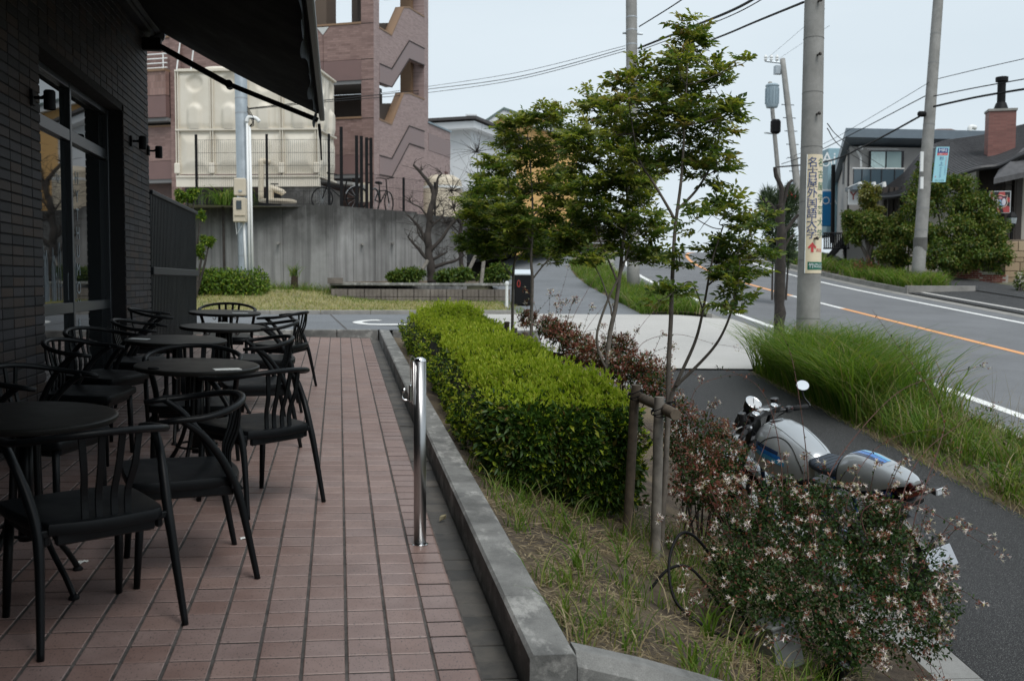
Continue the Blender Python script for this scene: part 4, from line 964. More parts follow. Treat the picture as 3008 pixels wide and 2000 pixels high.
shoots=[(SP([(1880,1240,4.9),(1900,1120,5.1),(1957,1020,5.3),(2070,902,5.6),(2180,862,5.9),(2265,842,6.1)]),.0042),
 (SP([(1862,1240,4.9),(1862,1120,5.0),(1853,1010,5.05),(1834,878,5.1),(1815,799,5.2),(1782,742,5.3)]),.0036),
 (SP([(2060,1250,4.7),(2085,1120,4.9),(2130,1040,5.1),(2200,985,5.4),(2290,930,5.7)]),.0034),
 (SP([(1800,1230,5.0),(1800,1080,5.1),(1780,960,5.2),(1746,890,5.3),(1690,858,5.4),(1646,845,5.5)]),.003),
 (SP([(2005,1260,4.6),(1985,1180,4.6),(2055,1150,4.6),(2146,1180,4.6),(2220,1225,4.6),(2300,1275,4.65)]),.0032),
 (SP([(2090,1300,4.6),(2110,1180,4.7),(2165,1020,5.0),(2171,960,5.2),(2130,880,5.5),(2070,800,5.8),(2008,713,6.1)]),.0034),
 (SP([(1760,1250,4.9),(1730,1130,5.0),(1770,1000,5.2),(1790,930,5.3)]),.0028),
 (SP([(1940,1230,4.8),(1960,1120,4.9),(2010,1040,5.1),(2080,1000,5.3),(2180,985,5.6)]),.0026),
 (SP([(2110,1330,4.5),(2160,1240,4.5),(2230,1215,4.6),(2290,1240,4.7)]),.0026),
 (SP([(1700,1290,4.9),(1660,1160,5.0),(1640,1100,5.1),(1600,1085,5.2)]),.0026),
 (SP([(2050,1290,4.6),(2080,1200,4.7),(2110,1150,4.8),(2150,1090,5.0),(2215,1030,5.2)]),.0026)]
abelia('big abelia shrub full of white trumpet flowers and red calyces in front of the motorcycle',(2.44,4.50,bed_z(2.44,4.50)),nb,19000,230,6,51,shoots,.05,.021,.0205,nsp=150)
nb2=[pb(1600,1120,5.9,60,50),pb(1660,1140,5.7,50,45),pb(1560,955,6.9,48,38),pb(1632,1000,6.5,58,44),pb(1600,1055,6.1,55,48),pb(1685,1050,6.0,42,38),pb(1560,1020,6.5,40,40),pb(1655,1090,5.8,42,34)]
sh2=[(SP([(1600,1040,6.3),(1580,950,6.6),(1480,885,7.0),(1400,880,7.4)]),.003),(SP([(1580,1000,6.6),(1600,900,6.8),(1660,868,7.0),(1740,862,7.2)]),.0028)]
abelia('reddish abelia shrub between the log stakes and the big white flowering one',(2.35,6.3,bed_z(2.35,6.3)),nb2,6000,230,2,52,sh2,.30,.024,.018)
nb3=[pb(1425,800,8.4,36,28),pb(1475,850,8.0,44,36),pb(1430,850,8.0,40,34),pb(1510,890,7.6,36,30),pb(1395,830,8.4,30,26)]
sh3=[(SP([(1450,860,8.0),(1480,790,8.4),(1560,770,8.8),(1640,790,9.2),(1700,800,9.4)]),.003),(SP([(1440,830,8.2),(1470,760,8.6),(1520,700,9.2)]),.0028),(SP([(1420,830,8.2),(1380,760,8.8),(1310,780,9.2)]),.0026)]
abelia('reddish abelia shrub at the foot of the light green ash tree',(2.3,8.1,bed_z(2.3,8.1)),nb3,4200,210,2,53,sh3,.38,.028,.02)
nb4=[pb(1290,765,10.4,36,26),pb(1325,795,9.8,36,30),pb(1262,755,11.0,28,22),pb(1350,815,9.4,30,24),pb(1215,735,12,22,18)]
sh4=[(SP([(1270,770,10.4),(1285,700,10.8),(1300,650,11.4),(1310,610,11.8)]),.003),(SP([(1300,780,10.2),(1330,710,10.8),(1370,640,11.6),(1390,610,12)]),.003),(SP([(1330,790,9.8),(1370,730,10.4),(1420,670,11.2)]),.003)]
abelia('reddish abelia shrub beside the concrete apron behind the far part of the hedge',(2.25,10.2,bed_z(2.25,10.2)),nb4,3800,210,2,54,sh4,.42,.034,.024)

# ------------------------------------------------------------------ grasses
def road_pts(n,o0,o1,s0,s1,r,zf=.12,clump=0):
    o=o0+(o1-o0)*r.random(n); s=s0+(s1-s0)*r.random(n)
    if clump:
        ck=r.random((clump,2)); ix=r.integers(0,clump,n); o=np.clip(o0+(o1-o0)*ck[ix,0]+r.normal(size=n)*.13,o0,o1); s=np.clip(s0+(s1-s0)*ck[ix,1]+r.normal(size=n)*.17,s0,s1)
    return np.array([list(RP(a,b,zf)) for a,b in zip(o,s)])
r=np.random.default_rng(3)
def verge_mix(n,dry): return (r.random(n)<dry).astype(int)
def clump_grass(nc,o0,o1,s0,s1,per,hmin,hmax,spread,r):
    P=[];H=[];A=[];B=[]
    for q in range(nc):
        co=o0+(o1-o0)*r.random(); cs=s0+(s1-s0)*r.random(); h=hmin+(hmax-hmin)*r.random()**1.6; k=int(per*(.5+r.random())); bias=r.random()*2*PI
        o=np.clip(co+r.normal(size=k)*spread,o0,o1); s_=np.clip(cs+r.normal(size=k)*spread*1.2,s0,s1)
        for a,b in zip(o,s_): P.append(list(RP(a,b,.12)))
        H.append(h*(.45+.65*r.random(k))); A.append(np.where(r.random(k)<.35,bias+r.normal(size=k)*.5,r.random(k)*2*PI)); B.append(.05+.45*r.random(k)**1.5)
    return np.array(P),np.concatenate(H),np.concatenate(A),np.concatenate(B)
P,H,A_,B_=clump_grass(240,4.72,6.15,4.2,14.3,38,.18,.74,.07,r); n=len(P)
grass_obj('verge_grass','lush patchy green grass filling the verge between footway and road','grass',P,H,.0135,B_,A_,[MT['grass'],MT['drygrass']],verge_mix(n,.12),bend=.75,seg=5)
P=road_pts(6500,4.66,6.15,4.2,14.3,r); n=len(P)
grass_obj('low_verge_grass','short mixed grass and dry stalks between the taller verge clumps','grass',P,.07+.17*r.random(n),.009,.2+.6*r.random(n),r.random(n)*2*PI,[MT['grass'],MT['drygrass']],verge_mix(n,.30),bend=.6,seg=3)
P=road_pts(420,4.75,6.1,4.2,14.3,r); n=len(P)
grass_obj('dry_stalks','thin dry seed stalks standing above the verge grass','grass',P,.45+.45*r.random(n),.0035,.02+.25*r.random(n),r.random(n)*2*PI,[MT['drygrass']],None,bend=.25,seg=3)
lv=Leaves(); n=2600; P=road_pts(n,4.7,6.1,4.2,14.0,r,clump=42); P[:,2]+=.03+.22*r.random(n); lv.leaves(P,nrm(rand_dirs(n,r)+np.array([0,0,.3])),nrm(np.array([0,0,1.0])+rand_dirs(n,r)*.6),.045*(.6+.8*r.random(n)),.026,0); o=lv.build('verge_weeds',[MT['bushgreen']]); tag(o,'broad leaved weeds scattered through the verge grass','weeds',kind='stuff')
c=RP(5.1,12.9); k=np.concatenate([r.normal(size=(4800,2))*np.array([.50,.72])+np.array([5.15,12.9]),r.normal(size=(1400,2))*np.array([.22,.35])+np.array([4.9,11.4])]); k[:,0]=np.clip(k[:,0],4.66,6.2); k[:,1]=np.clip(k[:,1],9.8,14.4)
P=np.array([list(RP(a,b,.12)) for a,b in k]); n=len(P)
grass_obj('tall_grass','tall arching clump of grass around the foot of the sign pole','grass',P,.60+.62*r.random(n),.0150,.03+.30*r.random(n),r.random(n)*2*PI,[MT['grass'],MT['drygrass']],verge_mix(n,.05),bend=.85,seg=6)
P=road_pts(2600,4.55,4.85,3.5,14.4,r); n=len(P)
grass_obj('dry_edge_grass','dry straw coloured grass creeping over the footway edge','grass',P,.05+.13*r.random(n),.006,.6+.7*r.random(n),r.random(n)*2*PI,[MT['drygrass'],MT['grass']],verge_mix(n,.25),bend=.5,seg=3)
P=np.concatenate([road_pts(6500,4.62,6.1,22.5,42,r,clump=160),road_pts(3000,4.62,6.15,22.45,27,r)]); n=len(P)
grass_obj('verge_grass','green grass strip beside the footway beyond the concrete apron','grass',P,.25+.38*r.random(n),.016,.1+.35*r.random(n),r.random(n)*2*PI,[MT['grass'],MT['drygrass']],verge_mix(n,.06),bend=1.0,seg=3)
P=np.concatenate([road_pts(5200,14.66,16.5,30.0,58,r,clump=120),road_pts(1600,14.66,15.8,30,34,r)]); n=len(P)
grass_obj('far_verge_grass','overgrown grass on the verge across the road around the leaning pole','grass',P,.35+.5*r.random(n),.026,.1+.4*r.random(n),r.random(n)*2*PI,[MT['grass'],MT['drygrass']],verge_mix(n,.12),bend=1.0,seg=3)
# bed: straw litter and young grass
n=22000; x=.80+1.75*r.random(n); y=3.3+3.4*r.random(n)**.9; P=np.stack([x,y,np.array([bed_z(a,b) for a,b in zip(x,y)])+.006+.012*r.random(n)],1); az=r.random(n)*2*PI
D=np.stack([np.cos(az),np.sin(az),.12*r.normal(size=n)],1); lv=Leaves(); patch=np.array([mnoise.noise(Vector((a*1.7,b*1.7,3))) for a,b in zip(x,y)]); keep=(patch+r.normal(size=n)*.22)>.05
lv.leaves(P[keep],D[keep],nrm(np.array([0,0,1.0])+rand_dirs(keep.sum(),r)*.4),.03+.08*r.random(keep.sum()),.0058,0,fold=.1); o=lv.build('straw_litter',[MT['drygrass']]); tag(o,'dry straw and dead grass littering the planting bed','straw',kind='stuff')
n=2600; x=.82+1.6*r.random(n); y=3.35+3.0*r.random(n); ck=r.random((170,2)); ix=r.integers(0,170,n); x=np.clip(.82+1.6*ck[ix,0]+r.normal(size=n)*.03,.79,2.5); y=np.clip(3.35+3.0*ck[ix,1]+r.normal(size=n)*.03,3.3,6.5)
P=np.stack([x,y,np.array([bed_z(a,b)-.005 for a,b in zip(x,y)])],1)
grass_obj('bed_grass','sparse young grass blades sprouting from the planting bed','grass',P,.06+.17*r.random(n)**1.6,.0062,.05+.35*r.random(n),r.random(n)*2*PI,[MT['grass'],MT['drygrass']],verge_mix(n,.22),bend=.7)
P=[];H=[];W=[]
for (bx,by,h) in ((1.33,3.62,.26),(1.62,4.15,.30),(1.12,4.55,.24),(1.45,4.95,.22),(1.95,4.75,.24),(1.25,5.35,.22)):
    for q in range(9): P.append((bx+r.normal()*.012,by+r.normal()*.012,bed_z(bx,by)-.01)); H.append(h*(.6+.5*r.random())); W.append(.012)
P=np.array(P); n=len(P); V,F=blades(P,np.array(H),.013,.08+.35*r.random(n),r.random(n)*2*PI,5,.8); o=link('weed_tufts',fast_mesh('weed_tufts',V,F,[MT['grass']])); tag(o,'broad bladed grass weeds standing up from the straw of the bed','weeds',kind='stuff')
# ------------------------------------------------------------------ motorcycle (local: +Y forward, +X right, on its side stand)
BX,BY=3.20,6.20
bike=thing('motorcycle','silver cafe racer motorcycle with blue stripes leaning on its stand on the footway','motorcycle',(BX,BY,walk(BX,BY)+.004))
heading=math.radians(12)
bike.rotation_euler=(rz(heading)@Matrix.Rotation(math.atan(.0719),3,'X')@Matrix.Rotation(math.radians(-11.5),3,'Y')).to_euler()
silver=plain('pearl_silver_paint',(.40,.425,.445),.28,metal=.35,spec=.5,coat=.7)
mblk=plain('motorcycle_black',(.011,.011,.012),.38,spec=.5); rubber=plain('tyre_rubber',(.016,.016,.017),.75,spec=.3)
chrome=MT['steelhi']; alu=plain('cast_aluminium',(.16,.165,.17),.42,metal=.8); leather=plain('seat_leather',(.030,.040,.055),.55,spec=.4,bmp=.15,bscale=120)
cyan=plain('stripe_light_blue',(.075,.36,.62),.25,coat=.8); navy=plain('stripe_navy',(.020,.040,.11),.25,coat=.8); blue=plain('stripe_blue',(.02,.16,.50),.25,coat=.8)
redl=plain('tail_lens_red',(.045,.004,.004),.15,spec=.7); clear=plain('signal_lens_clear',(.52,.55,.58),.12,spec=.7); dial=plain('gauge_face',(.50,.51,.52),.3)
def part(m,name,mat,parent=None,**k): return m.build(name,mat,parent or bike,**k)
# --- tank: lofted rounded sections
TK=[(-.165,.086,.795,.70),(-.13,.120,.832,.68),(-.06,.150,.872,.665),(.04,.178,.918,.655),(.14,.196,.952,.66),(.24,.200,.966,.67),(.33,.185,.958,.695),(.40,.150,.925,.73),(.425,.11,.89,.77)]
def interp(T,y):
    ys=[t[0] for t in T]; return [float(np.interp(y,ys,[t[i] for t in T])) for i in range(1,len(T[0]))]
def loft(T,u,v,dz=0.0,pw=2.5,side=0.0):
    "u 0..1 rear to front, v 0..1 left foot over the top to right foot"
    ys=[t[0] for t in T]; y=lerp(ys[0],ys[-1],u); 
    w,zt,zb=interp(T,y); a=PI*(1-v); c,s=math.cos(a),math.sin(a)
    x=math.copysign(abs(c)**(2/pw),c)*w; z=zb+(zt-zb)*abs(s)**(2/pw)
    n=Vector((c,0,s)).normalized(); 
    if side: x*=1-.0
    return Vector((x,y,z))+n*dz
def body(T,nu,nv,pw=2.5):
    m=MB(); m.grid(lambda v,u: loft(T,u,v,0,pw),nv,nu)
    m.add([loft(T,0,j/nv,0,pw) for j in range(nv+1)],[tuple(range(nv,-1,-1))]); m.add([loft(T,1,j/nv,0,pw) for j in range(nv+1)],[tuple(range(nv+1))])
    m.add([loft(T,i/nu,0,0,pw) for i in range(nu+1)]+[loft(T,i/nu,1,0,pw) for i in range(nu,-1,-1)],[tuple(range(2*(nu+1)))])
    return m
tank=part(body(TK,36,40,2.35),'fuel_tank',silver,auto=40)
def patch(T,u0,u1,v0,v1,name,mat,parent,dz=.0022,nu=16,nv=6,shape=None,pw=2.35):
    m=MB()
    def f(a,b):
        u=lerp(u0,u1,a); lo,hi=(v0,v1) if shape is None else shape(a); return loft(T,u,lerp(lo,hi,b),dz,pw)
    m.grid(f,nu,nv); part(m,name,mat,parent,smooth=True)
for sd in (0,1):
    fl=(lambda a,b:(a,b)) if sd==0 else (lambda a,b:(1-b,1-a))
    patch(TK,.34,.86,*fl(.080,.112),'tank_stripe',cyan,tank,nu=20)
    patch(TK,.38,.88,*fl(.114,.146),'tank_stripe',blue,tank,nu=20)
    patch(TK,.44,.90,*fl(.148,.180),'tank_stripe',navy,tank,nu=20)
    # knee panel outline groove
    pts=[]
    for t in np.linspace(0,1,28):
        u=lerp(.10,.93,t); v=.055+.27*math.sin(PI*min(1,t*1.02)**.75)*.98; pts.append(loft(TK,u,v if sd==0 else 1-v,.001,2.35))
    m=MB(); m.tube(pts,.0032,5); part(m,'tank_groove',mblk,tank,smooth=True)
    pts=[loft(TK,lerp(.03,.80,t),(lambda q:q if sd==0 else 1-q)(.36+.05*t),.0012,2.35) for t in np.linspace(0,1,18)]
    m=MB(); m.tube(pts,.0024,5); part(m,'tank_crease',silver,tank,smooth=True)
c=loft(TK,.80,.5,.001,2.35)
MX=Matrix.Rotation(math.radians(-10),3,'X')
for rr in (.048,.034): 
    m=MB(); m.tube([MX@Vector((rr*math.cos(a),rr*math.sin(a),.003))+c for a in np.linspace(0,2*PI,33)],.0013,4,caps=False); part(m,'filler_cap_ring',mblk,tank)
m=MB(); m.lathe([(.047,0),(.046,.003),(.036,.004),(.001,.005)],32,M=MX,c=c-Vector((0,0,.001))); part(m,'filler_cap',silver,tank,auto=30)
# --- seat and tail
SE=[(-.45,.115,.835,.775),(-.38,.128,.828,.77),(-.28,.132,.818,.765),(-.18,.115,.812,.765),(-.12,.095,.815,.77)]
seat=part(body(SE,20,20,3.2),'seat',leather,auto=45)
for k in range(6):
    y=-.40+.05*k; w,zt,zb=interp(SE,y); m=MB(); m.tube([loft(SE,(y+.45)/.33,v,.0006,3.2) for v in np.linspace(.12,.88,16)],.0016,4); part(m,'seam',mblk,seat)
TL=[(-.98,.030,.868,.845),(-.93,.066,.884,.838),(-.86,.092,.902,.815),(-.75,.118,.925,.775),(-.62,.134,.942,.745),(-.52,.140,.938,.735),(-.455,.137,.915,.740),(-.435,.134,.90,.745)]
tail=part(body(TL,28,26,2.4),'tail_cowl',silver,auto=40)
for v0,v1,mt in ((.415,.450,navy),(.457,.505,blue),(.512,.562,cyan)): patch(TL,.42,.99,v0,v1,'tail_stripe',mt,tail,pw=2.4,nu=14,nv=4)
m=MB(); m.tube([loft(TL,.995,v,.001,2.4) for v in np.linspace(0,1,24)],.005,5); part(m,'cowl_trim',mblk,tail)
v_,f_=text_mesh('RACER',.026); m=MB(); P0=loft(TL,.35,.5,.0015,2.4); m.add([P0+Vector((x*.8,y*.5,.0015+y*.10)) for x,y,_ in v_],f_); part(m,'tail_lettering',plain('grey_decal',(.30,.31,.33),.4),tail)
m=MB(); m.box((0,-.955,.845),(.10,.05,.035),bev=.012); part(m,'tail_light',redl)
m=MB(); m.box((0,-.70,.715),(.20,.46,.05),bev=.015); part(m,'undertray',mblk)
m=MB(); m.box((0,-.90,.785),(.13,.12,.05),bev=.012); part(m,'tail_lens',redl)
# --- wheels
def wheel(name,y,r,w,parent=bike):
    t=Matrix.Rotation(PI/2,3,'Y'); g=empty(name); g.parent=parent; g.location=(0,y,r)
    prof=[(r-.075,-w*.36),(r-.06,-w*.47),(r-.03,-w*.5),(r-.010,-w*.36),(r-.001,-w*.14),(r,0),(r-.001,w*.14),(r-.010,w*.36),(r-.03,w*.5),(r-.06,w*.47),(r-.075,w*.36)]
    m=MB(); m.lathe(prof,48,M=t,cap=False); m.build('tyre',rubber,g,smooth=True)
    m=MB(); m.lathe([(r-.074,-w*.37),(r-.088,-w*.36),(r-.10,-w*.15),(r-.10,w*.15),(r-.088,w*.36),(r-.074,w*.37)],40,M=t,cap=False); m.build('rim',mblk,g,smooth=True)
    m=MB()
    for k in range(18):
        a=2*PI*k/18; s=(-1)**k; m.tube([(s*.03,.03*math.cos(a+.35*s),.03*math.sin(a+.35*s)),(s*.008,(r-.098)*math.cos(a),(r-.098)*math.sin(a))],.0022,4)
    m.build('spokes',chrome,g)
    m=MB(); m.lathe([(.028,-.06),(.045,-.045),(.045,.045),(.028,.06)],20,M=t); m.build('hub',alu,g,auto=40)
    m=MB(); m.lathe([(.075,-.002),(.15,-.002),(.15,.002),(.075,.002)],36,M=t,c=(-.058,0,0),cap=False); m.build('brake_disc',MT['steel'],g)
    return g
wheel('rear_wheel',-.70,.312,.17)
# --- frame, engine, swing arm, exhausts, stand
m=MB()
for s in (-1,1):
    m.tube(curve_pts([(s*.04,.44,.86),(s*.12,.25,.70),(s*.14,0,.62),(s*.13,-.25,.60),(s*.11,-.45,.72),(s*.08,-.85,.77)],5),.017,8)
    m.tube(curve_pts([(s*.04,.46,.80),(s*.12,.36,.50),(s*.13,.22,.28),(s*.13,-.22,.26),(s*.13,-.26,.58)],5),.016,8)
part(m,'frame',plain('frame_blue',(.015,.05,.16),.35,coat=.4),smooth=True)
m=MB(); m.box((0,.02,.42),(.26,.42,.30),bev=.05); part(m,'engine_block',alu)
for s in (-1,1):
    m=MB(); m.box((s*.02,.16,.60),(.14,.16,.16),bev=.02)
    for k in range(5): m.box((s*.02,.16,.53+k*.03),(.20,.20,.008))
    part(m,'cylinder',mblk) if s<0 else part(m,'cylinder_head',alu)
    m=MB(); m.lathe([(.085,0),(.085,.03),(.06,.045)],28,M=Matrix.Rotation(s*PI/2,3,'Y'),c=(s*.12,-.02,.40)); part(m,'engine_cover',mblk,auto=40)
    m=MB(); m.tube([(s*.11,-.70,.312),(s*.11,-.22,.36)],[.018,.028],8); part(m,'swing_arm',mblk)
    m=MB(); m.tube([(s*.13,-.68,.36),(s*.14,-.50,.68)],.028,10); part(m,'shock_absorber',alu)
    m=MB(); m.tube(curve_pts([(s*.06,.26,.58),(s*.10,.38,.40),(s*.15,.22,.22),(s*.17,-.15,.22),(s*.19,-.30,.27)],6),.019,10); part(m,'exhaust_pipe',plain('dark_steel',(.20,.19,.18),.3,metal=1),smooth=True)
    m=MB(); m.tube([(s*.19,-.30,.27),(s*.20,-.42,.30),(s*.215,-.80,.37),(s*.215,-.83,.375)],[.022,.045,.047,.035],14); part(m,'silencer',mblk,smooth=True)
    m=MB(); m.box((s*.135,-.28,.62),(.03,.20,.15),bev=.012); part(m,'side_panel',mblk)
    m=MB(); m.tube([(s*.14,-.16,.32),(s*.24,-.18,.315)],.011,8); part(m,'foot_peg',mblk)
m=MB(); m.tube([(-.12,-.05,.26),(-.23,-.02,.02)],.011,8); m.box((-.235,-.02,.012),(.05,.07,.01)); part(m,'side_stand',mblk)
m=MB(); m.tube(curve_pts([(0,-.70,.66),(0,-.88,.60),(0,-1.02,.47)],5),[.06]*6+[.045]*5,8,flat=.3,up=(0,0,1)); part(m,'rear_mudguard',mblk)
m=MB(); m.tube([(.10,-.70,.312),(.10,-.92,.40),(.03,-1.06,.46)],.012,8); part(m,'plate_bracket',mblk)
m=MB(); m.box((.03,-1.085,.42),(.20,.008,.12),Matrix.Rotation(-.5,3,'X'),bev=.003); part(m,'number_plate',plain('plate_grey',(.36,.39,.43),.5))
for s in (-1,1):
    m=MB(); m.tube([(s*.05,-.90,.75),(s*.17,-.91,.735)],.008,8); part(m,'signal_stalk',mblk)
    m=MB(); m.box((s*.195,-.915,.735),(.062,.040,.042),bev=.012); ts=part(m,'turn_signal',mblk)
    m=MB(); m.box((s*.200,-.939,.735),(.062,.014,.042),bev=.006); part(m,'signal_lens',clear,ts)
# --- steered front end
front=empty('front_end'); front.parent=bike; front.location=(0,.47,.0); front.rotation_euler=(0,0,math.radians(17))
def fp(m,name,mat,parent=None,**k): return m.build(name,mat,parent or front,**k)
wheel('front_wheel',.30,.300,.12,parent=front)
for s in (-1,1):
    m=MB(); m.tube([(s*.105,-.02,1.0),(s*.105,.12,.68)],.021,12); fp(m,'fork_tube',mblk,smooth=True)
    m=MB(); m.tube([(s*.105,.11,.70),(s*.105,.30,.285)],.029,12); fp(m,'fork_leg',mblk,smooth=True)
    m=MB(); m.lathe([(.026,0),(.026,.008),(.018,.012),(.001,.012)],20,M=Matrix.Rotation(math.radians(22),3,'X'),c=(s*.105,-.028,1.003)); fp(m,'fork_cap',MT['steelhi'],auto=30)
    # clip-on bar, grip, controls, reservoir, bar-end mirror
    a0=Vector((s*.10,-.0,.955)); a1=Vector((s*.385,-.105,.925)); d=(a1-a0)
    m=MB(); m.tube([a0,a1],.011,10); hb_=fp(m,'handlebar',mblk,smooth=True)
    m=MB(); m.tube([a0+d*.60,a0+d*.98],.0175,12); fp(m,'grip',rubber,smooth=True)
    m=MB(); m.box(a0+d*.47,(.06,.05,.045),bev=.01); fp(m,'switch_box',mblk)
    m=MB(); m.box(a0+d*.47+Vector((0,-.03,.012)),(.018,.008,.012)); fp(m,'switch',redl if s>0 else clear)
    m=MB(); m.tube(curve_pts([a0+d*.42+Vector((0,.05,0)),a0+d*.60+Vector((0,.085,-.005)),a0+d*.95+Vector((0,.075,-.005)),a0+d*1.0+Vector((0,.072,-.003))],5),.0065,6); fp(m,'lever',alu if s<0 else mblk,smooth=True)
    m=MB(); m.lathe([(.024,0),(.026,.035),(.030,.036),(.030,.050),(.026,.054),(.001,.054)],20,c=a0+d*.30+Vector((0,.06,.03))); fp(m,'fluid_reservoir',mblk,auto=35)
    e=a1+d*.04
    m=MB(); m.tube(curve_pts([e,e+Vector((s*.012,.01,.01)),e+Vector((s*-.010,.03,.06)),e+Vector((s*-.025,.035,.125))] if s>0 else [e,e+Vector((-.02,.02,-.02)),e+Vector((-.035,.07,-.03)),e+Vector((-.02,.12,.0))],5),.0075,6); fp(m,'mirror_stem',mblk,smooth=True)
    mc=e+Vector((s*-.015,.03,.155)) if s>0 else e+Vector((-.01,.15,.02)); mr=(Matrix.Rotation(math.radians(-82),3,'X') if s>0 else Matrix.Rotation(math.radians(20),3,'Z')@Matrix.Rotation(math.radians(75),3,'Y'))
    if s>0:
        wn_=((Vector((0,0,EYE))-Vector((3.5,6.6,.65))).normalized()+Vector((.1,-.25,1)).normalized()).normalized()
        ln_=(bike.rotation_euler.to_matrix()@rz(math.radians(17))).inverted()@wn_; mr=ln_.to_track_quat('Z','Y').to_matrix()
    m=MB(); m.lathe([(.001,-.020),(.036,-.017),(.047,-.006),(.047,.004),(.044,.005)],32,M=mr,c=mc,cap=False); mb_=fp(m,'mirror',mblk,smooth=True)
    m=MB(); m.lathe([(.0445,.0042),(.001,.0046)],32,M=mr,c=mc); fp(m,'mirror_glass',plain('mirror_silver',(.86,.88,.9),.03,metal=1) if s>0 else MT['steelhi'],mb_)
    m=MB(); m.tube(curve_pts([a0+d*.5,a0+d*.4+Vector((0,.08,-.06)),Vector((s*.05,.06,.85)),Vector((0,.02,.72))],6),.005,6); fp(m,'cable',mblk,smooth=True)
m=MB(); m.prism([(x,y,.975) for x,y in ((-.15,-.05),(-.11,-.07),(-.05,-.055),(0,-.075),(.05,-.055),(.11,-.07),(.15,-.05),(.14,.02),(.06,.05),(-.06,.05),(-.14,.02))],(0,0,.026)); fp(m,'top_yoke',mblk)
m=MB(); m.lathe([(.024,0),(.024,.010),(.001,.011)],24,c=(0,-.045,1.0)); fp(m,'stem_nut',MT['steelhi'],auto=30)
m=MB(); m.box((-.01,.0,1.004),(.055,.035,.006)); fp(m,'yoke_plate',dial)
m=MB(); m.box((0,.06,.76),(.27,.06,.04),bev=.01); fp(m,'lower_yoke',mblk)
GM=Matrix.Rotation(math.radians(38),3,'X'); gc=Vector((.02,.085,1.035))
m=MB(); m.lathe([(.030,-.075),(.050,-.06),(.058,-.02),(.060,.0),(.060,.004)],36,M=GM,c=gc); gg=fp(m,'speedometer',mblk,auto=40)
m=MB(); m.lathe([(.060,.003),(.0615,.008),(.056,.010),(.050,.006)],40,M=GM,c=gc,cap=False); fp(m,'bezel',MT['steelhi'],gg,smooth=True)
m=MB(); m.lathe([(.052,.005),(.001,.0055)],36,M=GM,c=gc); fp(m,'dial_face',dial,gg)
m=MB(); m.box(gc+GM@Vector((.012,.012,.007)),(.004,.05,.002),GM@rz(-.8)); fp(m,'needle',mblk,gg)
HM=Matrix.Rotation(math.radians(-80),3,'X'); hc=Vector((0,.16,.88))
m=MB(); m.lathe([(.02,-.10),(.07,-.085),(.093,-.03),(.098,.02),(.092,.03)],36,M=HM,c=hc); hl=fp(m,'headlight',mblk,auto=40)
m=MB(); m.lathe([(.091,.028),(.060,.042),(.001,.048)],36,M=HM,c=hc); fp(m,'headlight_glass',clear,hl)
def fly(u,v):
    a=lerp(-1.15,1.15,u); r0=lerp(.115,.085,v); return Vector((r0*math.sin(a),.13+r0*math.cos(a)*.7-.06*v,lerp(.86,1.02,v)))
m=MB(); m.grid(fly,16,8); n=len(m.v); m.v+=[tuple(Vector(q)*.985+Vector((0,0,.014))) for q in m.v]; m.f+=[tuple(i+n for i in reversed(q)) for q in m.f]; m.m=[0]*len(m.f); fp(m,'fly_screen',silver,smooth=True)
def fend(u,v):
    a=lerp(math.radians(20),math.radians(158),u); w=.070*(1-.35*abs(u-.5)**2*4)*lerp(-1,1,v); rr=.330-.020*(v*2-1)**2
    return Vector((w,.30+rr*math.cos(a),.300+rr*math.sin(a)))
m=MB(); m.grid(fend,24,8); n=len(m.v); c0=Vector((0,.30,.30)); m.v+=[tuple((Vector(q)-c0)*.985+c0) for q in m.v]; m.f+=[tuple(i+n for i in reversed(q)) for q in m.f]; m.m=[0]*len(m.f); fp(m,'front_mudguard',silver,smooth=True)
for s in (-1,1):
    m=MB(); m.tube([(s*.05,.085,.84),(s*.16,.09,.84)],.007,8); fp(m,'front_signal_stalk',mblk)
    m=MB(); m.box((s*.19,.09,.84),(.06,.04,.04),bev=.012); fp(m,'front_signal',clear)
# ------------------------------------------------------------------ stakes, box, hose, spotlight in the bed
def stake_set(label,posts,bar,ties,r=.034,group='log tree stakes'):
    base=Vector(posts[0][0]); root=thing('tree_stake',label,'tree stake',base,group=group)
    for k,(a,b) in enumerate(posts):
        a=Vector(a);b=Vector(b); n=9; path=[a.lerp(b,i/(n-1))+Vector((mnoise.noise(Vector((i*.7,k*3,1))),mnoise.noise(Vector((i*.7,k*3,5))),0))*.006 for i in range(n)]
        m=MB(); m.tube([p-base for p in path],[r*(1.02-.06*i/(n-1)) for i in range(n)],14); m.build('post',MT['wood'] if k else MT['timberbark'],root,auto=50)
    a,b=Vector(bar[0]),Vector(bar[1]); m=MB(); m.tube([a-base,a.lerp(b,.5)-base+Vector((0,0,.004)),b-base],[.030,.031,.032],14); m.build('cross_bar',MT['timberbark'],root,auto=50)
    d=(b-a).normalized(); m=MB(); m.tube([b-base,b-base+d*.003],.030,14); m.build('sawn_end',color_mat('sawn_wood',(.12,.095,.07),.9,var=.3,scale=60),root)
    for q in ties:
        q=Vector(q); m=MB()
        for j in range(3):
            ring=[q-base+Vector((.044*math.cos(t),.044*math.sin(t),.012*j+.02*math.sin(t+j))) for t in np.linspace(0,2*PI,17)]; m.tube(ring,.0032,5,caps=False)
        m.build('tie',MT['matblack'],root)
    return root
z=lambda x,y: bed_z(x,y)-.05
tA=at(1463,886,5.95); tB=at(1518,914,5.57)
stake_set('pair of weathered log stakes with a short cross bar at the hedge end',[((1.72,5.77,z(1.72,5.77)),tA),((1.765,5.36,z(1.765,5.36)),tB)],(at(1468,912,6.02),at(1556,955,5.42)),[tA-Vector((0,0,.07)),tB-Vector((0,0,.09)),at(1538,940,5.7)],.029)
